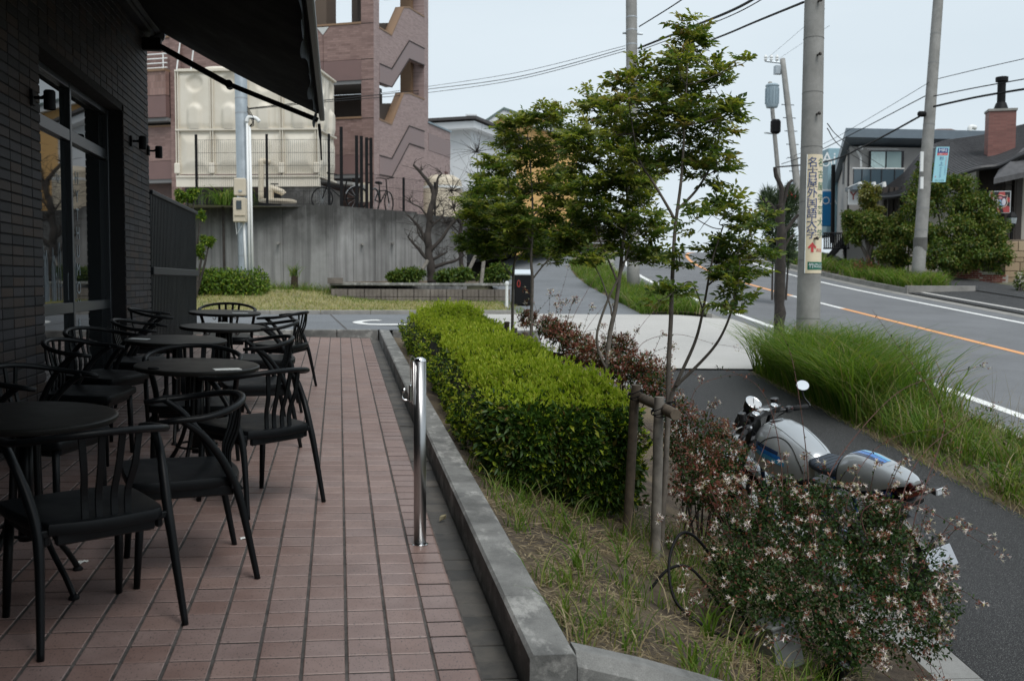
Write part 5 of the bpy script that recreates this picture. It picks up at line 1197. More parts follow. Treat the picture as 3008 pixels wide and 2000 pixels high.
def simple_stake(label,x,y,h,tree):
    a=Vector((x,y,z(x,y))); stake_set(label,[(a,(x+.01,y,a.z+h)),((x+.05,y-.35,z(x+.05,y-.35)),(x+.05,y-.33,a.z+h-.06))],((x-.03,y+.06,a.z+h-.14),(x+.12,y-.42,a.z+h-.16)),[(x,y,a.z+h-.16),(tree[0],tree[1],a.z+h-.15)],.034)
simple_stake('short log stakes tied with black bands to the light green ash tree',1.99,7.62,.86,(2.10,7.73))
simple_stake('short log stakes tied to the feathery ash tree behind the hedge',1.98,10.62,.84,(2.08,10.8))
simple_stake('short log stakes tied to the smallest ash tree by the driveway',2.0,11.95,.84,(2.10,12.1))
# grey junction box
bx=Vector((1.97,4.17,bed_z(1.97,4.17)-.02)); jb=thing('junction_box','grey plastic junction box half hidden under the flowering shrub','box',bx,rot=(-.08,-.10,.35))
gp=plain('grey_plastic',(.17,.18,.18),.5,var=.12,scale=12)
m=MB()
bm_=[(-.085,-.075),(.085,-.075),(.085,.075),(-.085,.075)]; tp_=[(-.072,-.060),(.072,-.060),(.072,.060),(-.072,.060)]
m.add([(x,y,0) for x,y in bm_]+[(x,y,.185) for x,y in tp_],[(3,2,1,0),(4,5,6,7),(0,1,5,4),(1,2,6,5),(2,3,7,6),(3,0,4,7)]); m.build('body',gp,jb)
m=MB(); m.box((0,0,.195),(.165,.14,.020),bev=.006); m.build('lid',gp,jb)
# black garden spotlight
sp=Vector((2.20,4.16,bed_z(2.20,4.16))); sl=thing('garden_spotlight','black cylindrical garden spotlight lying low under the flowering shrub','lamp',sp,rot=(.55,.35,.2))
m=MB(); m.lathe([(.001,.0),(.045,0),(.048,.01),(.048,.13),(.044,.13),(.044,.118),(.001,.118)],28); m.build('housing',MT['matblack'],sl,auto=40)
m=MB(); m.lathe([(.043,.119),(.001,.120)],28); m.build('lens',color_mat('spot_lens',(.05,.055,.06),.1),sl)
m=MB(); m.tube([(0,0,.04),(-.03,.02,-.10)],.009,8); m.build('spike',MT['matblack'],sl)
# black irrigation hose loops
def hose(pts,label):
    P=[Vector((x,y,bed_z(x,y)+h)) for x,y,h in pts]; m=MB(); m.tube(curve_pts(P,8),.0075,8); o=m.build('irrigation_hose',MT['matblack'],smooth=True); tag(o,label,'hose')
hose([(1.98,4.55,.02),(1.80,4.62,.30),(1.66,4.60,.36),(1.56,4.52,.22),(1.55,4.40,.06),(1.66,4.28,.012),(1.80,4.16,.012),(1.78,3.95,.012),(1.70,3.75,.012),(1.86,3.62,.01)],'black irrigation hose looping up beside the flowering shrub')
hose([(1.50,4.62,.01),(1.60,4.64,.14),(1.72,4.66,.18),(1.82,4.58,.10),(1.86,4.46,.012),(1.92,4.30,.01)],'black irrigation hose in a low loop inside the taller one')

# ------------------------------------------------------------------ poles
def pole(name,label,base,top,r0,r1,mat,group=None,n=20,cat='utility pole'):
    base=Vector(base);top=Vector(top); root=thing(name,label,cat,base,group=group)
    k=14; m=MB(); m.tube([(base.lerp(top,i/k))-base for i in range(k+1)],[lerp(r0,r1,i/k) for i in range(k+1)],n,up=(1,0,0)); m.build('shaft',mat,root,smooth=True); return root
def dz_at(px,py,d): return at(px,py,d)
def bands(root,base,top,r0,r1,ts,mat,h=.02,name='band'):
    base=Vector(base);top=Vector(top)
    for t in ts:
        c=base.lerp(top,t)-base; d=(top-base).normalized(); r_=lerp(r0,r1,t)+.004; m=MB(); m.tube([c-d*h/2,c+d*h/2],r_,20); m.build(name,mat,root)
# sign pole beside the road
pb0=RP(5.35,14.1,.05); ptop=at(1884,-420,14.65); 
r0=.172; r1=.128
p1=pole('utility_pole','thick concrete utility pole carrying the beige university sign',pb0,ptop,r0,r1,MT['pole'],n=36)
PD=(ptop-pb0).normalized(); PLen=(ptop-pb0).length
bands(p1,pb0,ptop,r0,r1,[i/PLen for i in (.9,1.75,2.6,3.4,4.2,5.0)],color_mat('pole_seam',(.16,.158,.15),.9),.008,'seam')
cdir=(Vector((0,0,EYE))-pb0); cdir.z=0; cdir.normalize(); rdir=Vector((-cdir.y,cdir.x,0))
def pole_pt(ang,h,dr=0.0):
    "ang measured from the side facing the terrace"
    c=pb0+PD*(h/PD.z); r_=lerp(r0,r1,(h/PD.z)/PLen)+dr; return c+(cdir*math.cos(ang)+rdir*math.sin(ang))*r_
for h,a in ((2.06,.42),(3.86,.42),(4.72,.40),(5.5,.38)):
    m=MB(); q=pole_pt(a,h)-pb0; o_=(pole_pt(a,h,.07)-pb0); m.tube([q,o_],.016,10); m.tube([o_,o_+Vector((.02,0,.006))],.026,10); m.build('step_bolt',color_mat('rusty_bolt',(.06,.05,.045),.7),p1)
# wrap-around sign
SZ0=1.56; SH=1.72
sg=thing('wrap_sign','beige wrap-around pole sign with blue and green Japanese lettering and a red arrow','sign',pole_pt(0,SZ0))
SO=Vector(sg.location); A0=-.38; A1=2.05
def sgn_pt(a,h,dr): return pole_pt(a,SZ0+h,dr)-SO
beige=plain('sign_beige',(.66,.57,.41),.35,var=.04,scale=8)
m=MB()
def sp_(u,v):
    h=lerp(0,SH,v); a=lerp(A0,A1,u); return sgn_pt(a,h,.006)
m.grid(sp_,36,10); n=len(m.v); m.v+=[tuple(Vector(q)*1.0) for q in [sgn_pt(lerp(A0,A1,i/36),lerp(0,SH,j/10),.003) for j in range(11) for i in range(37)]]; m.f+=[tuple(i+n for i in reversed(q)) for q in m.f]; m.m=[0]*len(m.f); m.build('sign_sheet',beige,sg,smooth=True)
wt=plain('sign_edge_white',(.72,.76,.78),.4)
for a in (A0,A1):
    m=MB(); m.tube([sgn_pt(a,h,.006) for h in np.linspace(0,SH,8)],.006,6); m.build('sign_edge',wt,sg)
def wrap_text(txt,size,a_c,h_c,mat,name,sx=1.0):
    v,f=text_mesh(txt,size); rr=lerp(r0,r1,.22)+.008; m=MB()
    m.add([sgn_pt(a_c+x*sx/rr,h_c+y,.0125) for x,y,_ in v],f); return m.build(name,mat,sg)
nb_=plain('sign_blue',(.020,.055,.20),.4); gn=plain('sign_green',(.035,.16,.09),.4); rd=plain('sign_red',(.55,.05,.05),.4); dg=plain('sign_dark_green',(.01,.12,.075),.4)
for k,ch in enumerate('名古屋外国語大学'): wrap_text(ch,.158,.145,1.595-k*.1475,nb_,'blue_character')
for k,ch in enumerate('名古屋学芸大学'): wrap_text(ch,.132,.98,1.595-k*.172,gn,'green_character')
ar=[(-.018,-.07),(.018,-.07),(.018,.012),(.045,-.022),(.062,.0),(0,.072),(-.062,.0),(-.045,-.022),(-.018,.012)]
m=MB(); rr=lerp(r0,r1,.2)+.008; m.add([sgn_pt(.22+x/rr,.375+y,.0125) for x,y in ar],[(0,1,2,8),(2,3,4,5),(2,5,8),(8,5,6,7)]); m.build('red_arrow',rd,sg)
wrap_text('直進',.055,.86,.33,rd,'red_character')
m=MB(); m.grid(lambda u,v: sgn_pt(lerp(-.15,1.9,u),lerp(.05,.165,v),.0080),24,2); m.build('green_panel',dg,sg,smooth=True)
for k,ch in enumerate('竹の山2'): wrap_text(ch,.078,.16+.42*k,.107,wt,'white_character')
# leaning pole across the road with clinic sign
p2b=at(2112,650,33.2); p2b.z=street_z(30.8)+.08; p2t=at(2173,-170,33.4); p2=pole('utility_pole','leaning concrete utility pole with the light blue clinic sign across the road',p2b,p2t,.215,.150,MT['pole'],n=24)
for t in (.16,.22,.45,.62,.70): bands(p2,p2b,p2t,.215,.150,[t],color_mat('pole_band',(.22,.22,.215),.7),.05)
c=p2b.lerp(p2t,.125)-p2b; m=MB(); m.tube([c-Vector((0,0,.25)),c+Vector((0,0,.18))],.222,20); m.build('stained_band',color_mat('pole_stain',(.10,.098,.092),.9,var=.3),p2)
for py0,py1 in ((350,395),(408,435)):
    a=at(2124,py0,33.0);b=at(2121,py1,33.0); m=MB(); m.box((a+b)/2-p2b,(.10,.06,(a-b).length)); m.build('marker_plate',MT['white'],p2)
cs0=at(2153,338,33.1); 
def clin(px,py): return at(px,py,33.1)
cs=thing('clinic_sign','light blue clinic sign lettered MRI on the leaning pole','sign',clin(2166,420)); CSO=Vector(cs.location)
UL=clin(2156,339);UR=clin(2186,339);LL=clin(2147,420);LR=clin(2177,420)
def cspt(u,v,d): 
    q=(LL.lerp(LR,u)).lerp(UL.lerp(UR,u),v); return q-CSO-_f*d
skyb=plain('sign_light_blue',(.30,.58,.66),.4); m=MB(); F4=[cspt(0,0,.02),cspt(1,0,.02),cspt(1,1,.02),cspt(0,1,.02),cspt(0,0,-.03),cspt(1,0,-.03),cspt(1,1,-.03),cspt(0,1,-.03)]
m.add(F4,[(0,1,2,3),(7,6,5,4),(0,4,5,1),(1,5,6,2),(2,6,7,3),(3,7,4,0)]); m.build('panel',skyb,cs)
def csrect(u0,v0,u1,v1,mat,name,d=.024): m=MB(); m.add([cspt(u0,v0,d),cspt(u1,v0,d),cspt(u1,v1,d),cspt(u0,v1,d)],[(0,1,2,3)]); m.build(name,mat,cs)
csrect(.12,.83,.92,.97,nb_,'navy_panel'); csrect(.12,.76,.92,.825,rd,'red_panel')
def cstext(t,su,sv,u,v,mat,name,d=.028):
    vv,ff=text_mesh(t,1.0); m=MB(); m.add([cspt(u+x*su,v+y*sv,d) for x,y,_ in vv],ff); m.build(name,mat,cs)
cstext('MRI',.40,.125,.52,.90,wt,'white_lettering'); cstext('人間ドック',.135,.05,.52,.79,wt,'white_lettering')
for k,ch in enumerate('杉上'): cstext(ch,.36,.13,.50,.665-.15*k,nb_,'navy_character')
for k,ch in enumerate('クリニック'): cstext(ch,.20,.075,.50,.395-.062*k,nb_,'navy_character')
for k,ch in enumerate('脳神経外科内科神経内科'): cstext(ch,.11,.036,.85,.69-.048*k,rd if k<5 else nb_,'small_character')
cstext('R',.16,.07,.17,.15,rd,'emblem'); cstext('0561-72-3290',.125,.05,.5,.05,dg,'phone_number')
for v_ in (.985,.01):
    q=cspt(-.02,v_,0); e=(p2b.lerp(p2t,.43 if v_>.5 else .27))-CSO; e=Vector((e.x,e.y,q.z)); m=MB(); m.tube([e,q],.018,6); m.build('bracket',MT['galv'],cs)
# roadside pole behind the ash trees
p3b=RP(5.55,28.2,.05); p3t=at(1452,-260,29.0); p3=pole('utility_pole','grey concrete utility pole rising behind the ash trees',p3b,p3t,.185,.150,MT['pole'],n=20)
for py in (45,75,108,160): 
    t=.0; q=at(1457,py,29.0); t=(q.z-p3b.z)/(p3t.z-p3b.z); bands(p3,p3b,p3t,.185,.150,[t],color_mat('steel_band',(.34,.36,.38),.5,metal=.5),.04)
q=at(1457,78,29)-p3b; m=MB(); m.tube([q-Vector((.30,0,0)),q+Vector((.30,0,0))],.03,6); m.build('cross_arm',MT['galv'],p3)
# far pole pair with transformer
p4b=RP(15.6,45.0,.0); p4t=at(1802,137,48.5); p4=pole('utility_pole','distant leaning pole with a grey transformer can and cross arm',p4b,p4t,.20,.13,MT['pole'],n=12)
q=at(1783,143,48.5)-p4b; w=at(1762,141,48.5)-p4b; e=at(1802,146,48.5)-p4b; m=MB(); m.tube([w,e],.05,6); m.build('cross_arm',MT['galv'],p4)
for px in (1763,1776,1789):
    a=at(px,141,48.5)-p4b; m=MB(); m.lathe([(.05,0),(.09,.06),(.05,.12),(.09,.18),(.03,.3)],10,c=a); m.build('insulator',MT['white'],p4)
tc=at(1778,222,48.2)-p4b; m=MB(); m.lathe([(.001,-.55),(.26,-.55),(.30,-.45),(.30,.45),(.33,.47),(.33,.52),(.25,.58),(.001,.60)],20,c=tc)
for k in range(14):
    a=2*PI*k/14; m.box(tc+Vector((.31*math.cos(a),.31*math.sin(a),0)),(.05,.02,.75),rz(a))
m.build('transformer',color_mat('transformer_grey',(.30,.38,.43),.5),p4,auto=40)
m=MB(); m.box(at(1792,162,48.5)-p4b,(.35,.3,.4)); m.build('switch_gear',MT['galv'],p4)
for k in range(9):
    h=.25+.065*k; c=p4b.lerp(p4t,h)-p4b; m=MB(); m.tube([c-Vector((.32,0,0)),c+Vector((.32,0,0))],.02,5); m.build('step_bolt',MT['matblack'],p4)
m=MB(); m.box(at(1786,292,48.5)-p4b,(.45,.4,.7),bev=.1); m.build('junction_bundle',MT['matblack'],p4)
p5b=RP(15.1,47.5,0); p5t=at(1773,190,50.0); p5=pole('utility_pole','thin secondary pole standing close beside the transformer pole',p5b,p5t,.12,.10,MT['pole'],n=10)
m=MB(); m.tube([at(1760,306,50)-p5b,at(1778,308,50)-p5b],.04,5); m.build('cross_arm',MT['galv'],p5)
# overhead cables
def cable(pts,r_,label,mat=None,sag=None):
    m=MB(); c=curve_pts(pts,10); b=Vector(c[0]); m.tube([p-b for p in c],r_,5); o=m.build('overhead_cable',mat or MT['matblack'],loc=b); tag(o,label,'cable',group='overhead cables'); return o
def C(*t): return [at(x,y,d) for x,y,d in t]
cable(C((1472,62,29),(1540,20,26),(1600,-20,23)),.018,'black cable running up from the pole behind the ash trees')
cable(C((1470,112,29),(1600,60,24),(1700,18,20.5),(1790,-35,17.5)),.030,'thick twisted black cable passing over the tallest ash tree')
cable(C((1470,118,29),(1600,70,24),(1700,29,20.5),(1790,-22,17.5)),.012,'thin cable hanging just below the thick twisted one')
cable(C((1470,215,29),(1570,128,24),(1700,68,19.5),(1850,6,15.0)),.020,'black cable sloping up to the sign pole')
cable(C((1440,112,30),(1200,176,33),(985,206,36),(742,232,26),(572,250,25.2)),.012,'thin service cable crossing to the galvanised pole')
cable(C((1440,118,30),(1200,182,33),(985,214,36),(742,236,26),(572,252,25.2)),.010,'second thin service cable crossing to the galvanised pole')
cable(C((1440,106,30),(1200,166,34),(985,200,38),(870,216,40)),.008,'faint telephone line high over the apartment block')
cable(C((2130,222,33),(1980,300,40),(1880,350,44),(1800,378,48)),.018,'upper cable from the leaning pole to the transformer pole')
cable(C((2130,262,33),(2000,332,38),(1905,372,42),(1790,385,48)),.035,'bundled thick cable from the leaning pole to the transformer pole')
cable(C((2150,222,33),(2260,200,31),(2420,172,28)),.018,'upper cable leaving the leaning pole over the brick chimney')
cable(C((2150,246,33),(2260,222,31),(2420,196,28)),.035,'bundled thick cable leaving the leaning pole over the brick chimney')
cable(C((2160,182,33),(2260,158,31),(2420,122,28)),.012,'thin scalloped cable at the top of the leaning pole')
cable(C((2140,190,33),(2020,262,39),(1900,330,44),(1810,366,48)),.010,'pale thin cable above the bundled one')
cable(C((1905,285,15),(1950,330,22),(2040,388,40)),.008,'drop cable from the sign pole to the grey house',)
cable(C((1905,296,15),(1945,345,22),(2020,392,40)),.008,'second drop cable from the sign pole to the grey house')
cable(C((1762,139,48.5),(1820,90,42),(1900,20,34)),.006,'faint high voltage line leaving the transformer pole')
cable(C((1789,139,48.5),(1840,105,42),(1910,60,34)),.006,'second faint high voltage line leaving the transformer pole')
q=at(2123,263,33.1); m=MB(); m.box((0,0,0),(.30,.16,.18),bev=.05); o=m.build('cable_closure',MT['matblack'],loc=q); tag(o,'black cable splice box hanging by the leaning pole','splice box')
# gnarled pruned tree beside the sign pole
def branchy(root,base,segs,mat,name='limb',seed=0):
    for k,(pts,a,b) in enumerate(segs):
        c=curve_pts(pts,6); n=len(c); c=[p+Vector((mnoise.noise(p*4+Vector((seed,k,0))),mnoise.noise(p*4+Vector((0,k,seed))),0))*a*.5 for p in c]
        m=MB(); m.tube([p-base for p in c],[lerp(a,b,i/(n-1))*(1+.18*mnoise.noise(Vector((i*.9,k,seed)))) for i in range(n)],8); m.build('trunk' if k==0 else name,mat,root,smooth=True)
gd=16.6; gb=RP(5.45,16.4,.1); gb=at(1798,800,gd); gb.z=street_z(16)+.08
gt=thing('pruned_tree','gnarled dark hard-pruned street tree beside the sign pole','tree',gb)
branchy(gt,gb,[([gb,at(1796,700,gd),at(1799,600,gd),at(1797,520,gd),at(1795,470,gd)],.095,.07),(C((1796,480,gd),(1800,440,gd),(1788,405,gd),(1786,385,gd)),.045,.03),(C((1797,500,gd),(1808,450,gd),(1815,425,gd),(1825,415,gd)),.035,.022),
 (C((1798,545,gd),(1815,525,gd),(1828,505,gd),(1838,495,gd)),.04,.025),(C((1796,520,gd),(1780,480,gd),(1765,465,gd),(1757,458,gd)),.035,.02),(C((1798,600,gd),(1812,560,gd),(1830,540,gd)),.03,.015)],MT['barkdark'],seed=4)
nd=19.5; ob=RP(5.2,19.3,.1); ob=at(1795,720,nd); ob.z=street_z(22.6)+.1; ob.y+=3.0
ol=thing('oleander_bush','spiky grey green bush with red blossoms behind the gnarled tree','bush',at(1795,640,27)-Vector((0,0,.3)),); OO=Vector(ol.location)
lv=Leaves(); P,O,_,_=in_blobs([pb(1790,505,27,30,48),pb(1815,470,27,22,36),pb(1770,470,27,18,30),pb(1800,570,27,28,50)],3400,.5); n=len(P); lv.leaves(P,nrm(O*.5+np.array([0,0,.7])+rand_dirs(n)*.7),rand_dirs(n),.26,.035,0)
P,O,_,_=in_blobs([pb(1815,455,27,18,20)],24,.2); lv.leaves(P,rand_dirs(24),rand_dirs(24),.12,.10,1); o=lv.build('foliage',[MT['pine'],MT['red_flower']],ol); o.matrix_parent_inverse=Matrix.Translation(-OO)
m=MB()
for k in range(6): m.tube([Vector((k*.08-.2,0,-.3)),at(1780+8*k,520,27)-OO],[.03,.012],6)
m.build('stems',MT['barkdark'],ol)
# ------------------------------------------------------------------ lawn bank, retaining wall, apartment block
def lawn_z(x,y):
    a=lerp(.735,lerp(1.24,.98,smooth((x+1.6)/3.2)),smooth((y-22.1)/4.3)); return a if x<2 else lerp(a,walk(x,y),smooth((x-2.0)/2.6))
def lw(u,v): x=lerp(-10,4.7,u); y=lerp(22.1,26.9,v); return Vector((x,y,lawn_z(x,y)))
struct(MB().grid(lw,30,14).build('lawn_bank',MT['lawnbase'],smooth=True))
r=np.random.default_rng(5); n=21000; x=-9.5+13.8*r.random(n); y=22.13+4.4*r.random(n); P=np.stack([x,y,np.array([lawn_z(a,b) for a,b in zip(x,y)])-.005],1)
pt=np.array([mnoise.noise(Vector((a*.9,b*.9,2))) for a,b in zip(x,y)]); mi=((pt+r.normal(size=n)*.2+ (y-24.5)*.12)>.12).astype(int)
grass_obj('lawn_grass','short yellowing grass on the bank below the concrete wall','lawn',P,.05+.07*r.random(n),.012,.2+.6*r.random(n),r.random(n)*2*PI,[MT['lawn'],MT['grass']],mi,bend=.6,seg=2)
n=2200; x=-3.5+6.5*r.random(n); y=25.7+.9*r.random(n); P=np.stack([x,y,np.array([lawn_z(a,b) for a,b in zip(x,y)])-.01],1)
grass_obj('wall_foot_grass','longer green grass along the foot of the concrete wall','grass',P,.12+.25*r.random(n)**2,.012,.1+.4*r.random(n),r.random(n)*2*PI,[MT['grass'],MT['drygrass']],(r.random(n)<.15).astype(int),seg=3)
def atz(px,py,d,z): p=at(px,py,d); return Vector((p.x,p.y,z))
W0=atz(250,600,27.2,0);W1=atz(757,600,26.0,0);W2=atz(961,600,28.65,0);W3=atz(1075,600,30.6,0)
rw=thing('retaining_wall','tall streaked grey concrete retaining wall behind the lawn','retaining wall',(W1.x,W1.y,1.0)); RWO=Vector(rw.location)
def wallseg(A,B,zb,zt,th,name,cuts):
    d=(B-A); nrm_=Vector((d.y,-d.x,0)).normalized(); 
    if nrm_.y>0: nrm_=-nrm_
    for a,b in zip(cuts,cuts[1:]):
        p=A+d*a;q=A+d*b; e=d.normalized()*.006; m=MB()
        Q=[p+e,q-e,q-e-nrm_*th,p+e-nrm_*th]; m.add([Vector((v.x,v.y,zb))-RWO for v in Q]+[Vector((v.x,v.y,zt))-RWO for v in Q],[(3,2,1,0),(4,5,6,7),(0,1,5,4),(1,2,6,5),(2,3,7,6),(3,0,4,7)]); m.build(name,MT['wallconc'],rw)
wallseg(W0,W1,.6,3.40,.3,'wall_section',[0,.2,.42,.62,.80,1.0]); wallseg(W1,W2,.6,3.40,.3,'wall_section',[0,.26,.50,.74,1.0]); wallseg(W2,W3,.6,3.36,.3,'wall_section',[0,.5,1])
for px,py in ((835,562),(905,560),(1000,566),(640,560)):            # weep pipes
    dd=26.4 if px<800 else 26.9+.012*(px-820); q=at(px,py,dd-.35)-RWO; m=MB(); m.tube([q,q+Vector((.0,.5,.02))],.035,8); m.build('weep_pipe',MT['kerbstone'],rw)
ub=MB(); ub.add([Vector((-22,26.5,3.36)),Vector((W1.x,W1.y+.28,3.36)),Vector((W3.x,W3.y+.3,3.36)),Vector((16,60,3.36)),Vector((-22,60,3.36))],[(0,1,2,3,4)]); struct(ub.build('apartment_yard',MT['apron']))
# mesh fence on the wall
def mesh_fence(label,A,B,h,post_t,vs,hs,post_h=None,group='mesh fences on the retaining wall'):
    root=thing('mesh_fence',label,'fence',A,group=group); d=B-A; m=MB(); n=int(d.length/vs)
    for i in range(n+1): p=d*(i/n); m.tube([p+Vector((0,0,.04)),p+Vector((0,0,h))],.0035,4)
    k=int(h/hs)
    for j in range(k+1): z_=.04+(h-.04)*j/k; m.tube([Vector((0,0,z_)),d+Vector((0,0,z_))],.0055,4)
    o=m.build('wire_mesh',MT['matblack'],root); o['kind']='stuff'
    for t in post_t: m=MB(); m.box(d*t+Vector((0,-.02,(post_h or h)/2)),(.065,.065,post_h or h)); m.build('post',MT['matblack'],root)
FZ=3.40; fa=atz(452,560,26.1,FZ); fb=atz(945,560,26.1,FZ)
fd=(fb-fa)
mesh_fence('black wire mesh fence on the wall in front of the cream water tank',atz(455,560,26.45,FZ),atz(770,560,26.2,FZ),1.72,(0,.515,.965),.055,.30,1.86)
mesh_fence('low black mesh fence on the wall in front of the brick stair tower',atz(852,560,27.3,FZ),atz(1035,560,30.1,FZ-.03),.95,(.02,.40,.80),.06,.24,.98)
gt_=thing('steel_gate','tall black steel gate frame standing open beside the brick stair tower','gate',atz(812,560,26.9,FZ)); GO=Vector(gt_.location)
for px,hh in ((787,2.15),(822,1.95),(833,1.95),(845,1.92),(855,1.92)): m=MB(); m.box(atz(px,560,26.9+.006*(px-787),FZ)-GO+Vector((0,0,hh/2)),(.085,.085,hh)); m.build('post',MT['matblack'],gt_)
for zz in (1.88,1.2,.7): m=MB(); a=atz(845,560,27.25,FZ)-GO;b=atz(855,560,27.3,FZ)-GO; m.tube([a+Vector((0,0,zz)),b+Vector((0,0,zz))],.02,6); m.build('rung',MT['matblack'],gt_)
# ---- cream sectional water tank
TD=28.4; t0=at(414,560,TD+.35); t1=at(732,560,TD); tdir=(t1-t0); tdir.z=0; TWd=tdir.length; tdir.normalize(); tside=Vector((-tdir.y,tdir.x,0)); 
tk=thing('water_tank','big cream sectional water tank with embossed panels above the concrete wall','water tank',Vector((t0.x,t0.y,4.46))); TKO=Vector(tk.location)
TH1,TH2=1.24,2.90
def tp(a,h,o,side=False):
    return (tdir*a-tside*o+Vector((0,0,h))) if not side else (tdir*(TWd+o)+tside*a+Vector((0,0,h)))
def tank_panel(a0,a1,h0,h1,kind,side):
    m=MB()
    def f(u,v):
        x=lerp(a0,a1,u); h=lerp(h0,h1,v); e=min(u,1-u,v,1-v); o=.0
        if kind=='low': o=.10*smooth(e/.32)
        else:
            o=.035*smooth(e/.10); du=(u-.5)*(a1-a0); 
            dv=(v-.80)*(h1-h0); rr=math.hypot(du,dv); o-=.07*smooth((.26-rr)/.08)
            au=abs(du); hv=v*(h1-h0); arch=(au<.24 and hv<.50) or math.hypot(du,hv-.50)<.24; edge=min(.24-au, .74-hv if au<.02 else .24-math.hypot(du,max(0,hv-.50))); o+=.10*smooth(clamp(edge/.11)) if arch else 0
        return tp(x,h,o,side)
    m.grid(f,26,30); m.build('panel',MT['tank'],tk,smooth=True)
nc=4; cw=TWd/nc
for i in range(nc):
    tank_panel(i*cw,(i+1)*cw,0,TH1,'low',False); tank_panel(i*cw,(i+1)*cw,TH1+.04,TH2,'high',False)
for i in range(2): tank_panel(i*.9,(i+1)*.9,0,TH1,'low',True); tank_panel(i*.9,(i+1)*.9,TH1+.04,TH2,'high',True)
for i in range(nc+1):
    m=MB(); 
    for s_ in (-.035,.035): m.prism([tp(i*cw+s_-.012,-.03,-.02),tp(i*cw+s_+.012,-.03,-.02),tp(i*cw+s_+.012,-.03,.075),tp(i*cw+s_-.012,-.03,.075)],(0,0,TH2+.04))
    m.build('flange',MT['tank'],tk)
    m=MB(); m.box(tp(i*cw,.16,.09),(.16,.10,.30),bev=.02); m.build('anchor',MT['tank'],tk)
for h in (-.06,TH1+.02,TH2+.03):
    m=MB(); m.prism([tp(-.05,h-.03,-.02),tp(TWd+.05,h-.03,-.02),tp(TWd+.05,h-.03,.09),tp(-.05,h-.03,.09)],(0,0,.05)); m.build('flange',MT['tank'],tk)
    m=MB(); m.prism([tp(0,h-.03,-.02,True),tp(0,h-.03,.09,True),tp(1.8,h-.03,.09,True),tp(1.8,h-.03,-.02,True)],(0,0,.05)); m.build('flange',MT['tank'],tk)
m=MB(); m.prism([tp(0,TH2+.05,0),tp(TWd,TH2+.05,0),tp(TWd,TH2+.05,0)+tside*1.8,tp(0,TH2+.05,0)+tside*1.8],(0,0,.04)); m.build('roof',MT['tank'],tk)
m=MB(); m.lathe([(.55,0),(.55,.10),(.48,.16),(.001,.2)],28,c=tp(.95,TH2+.08,0)+tside*.9); m.build('hatch',MT['tank'],tk,auto=40)
m=MB(); m.prism([tp(-.06,-.36,.05),tp(TWd+.06,-.36,.05),tp(TWd+.06,-.36,-.1),tp(-.06,-.36,-.1)],(0,0,.27)); m.build('base_beam',MT['tank'],tk)
m=MB(); 
for k in (0,.42): m.tube([tp(.0+k,TH2+.0,.05),tp(.12+k,TH2+1.0,.0),tp(.22+k,TH2+1.3,-.3)],.022,6)
m.build('ladder_rail',MT['white'],tk)
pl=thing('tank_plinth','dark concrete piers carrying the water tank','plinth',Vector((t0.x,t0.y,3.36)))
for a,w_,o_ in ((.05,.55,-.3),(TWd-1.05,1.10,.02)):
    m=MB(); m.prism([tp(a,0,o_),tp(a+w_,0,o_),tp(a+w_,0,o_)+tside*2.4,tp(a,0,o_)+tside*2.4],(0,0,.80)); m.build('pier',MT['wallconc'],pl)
m=MB(); m.prism([tp(-.3,0,-2.6),tp(TWd,0,-2.6),tp(TWd,0,-2.7),tp(-.3,0,-2.7)],(0,0,.82)); m.build('shade_sheet',color_mat('shadow_wall',(.05,.05,.05),.9),pl)  # dark sheet stands in for the deep shade under the tank
pp=thing('pump_pipe','cream pump housing and pipe under the water tank','pump',atz(612,560,27.0,3.40)); PPO=Vector(pp.location)
a=at(601,372,27.6)-PPO; b_=at(601,462,27.6)-PPO; m=MB(); m.tube(curve_pts([a+Vector((.22,.2,0)),a+Vector((.08,.1,.02)),a,a-Vector((0,0,.2)),b_],4),.075,12); m.build('pipe',MT['cream'],pp,smooth=True)
c_=at(640,466,27.0)-PPO; m=MB(); m.lathe([(.001,0),(.50,0),(.50,.05),(.44,.07),(.001,.07)],28,c=c_); m.build('pump_base',MT['cream'],pp,auto=40)
q_=at(622,452,27.0)-PPO; m=MB(); m.tube(curve_pts([q_-Vector((0,0,.10)),q_+Vector((0,0,.12)),q_+Vector((.05,0,.20)),q_+Vector((.30,0,.12)),q_+Vector((.36,0,.06))],5),[.10]*11+[.085]*10,12); m.build('pump_body',MT['cream'],pp,smooth=True)
m=MB(); m.tube([q_+Vector((.12,0,.2)),q_+Vector((.12,0,.34))],.015,6); m.tube([q_+Vector((.02,0,.33)),q_+Vector((.22,0,.33))],.018,6); m.build('valve',MT['matblack'],pp)
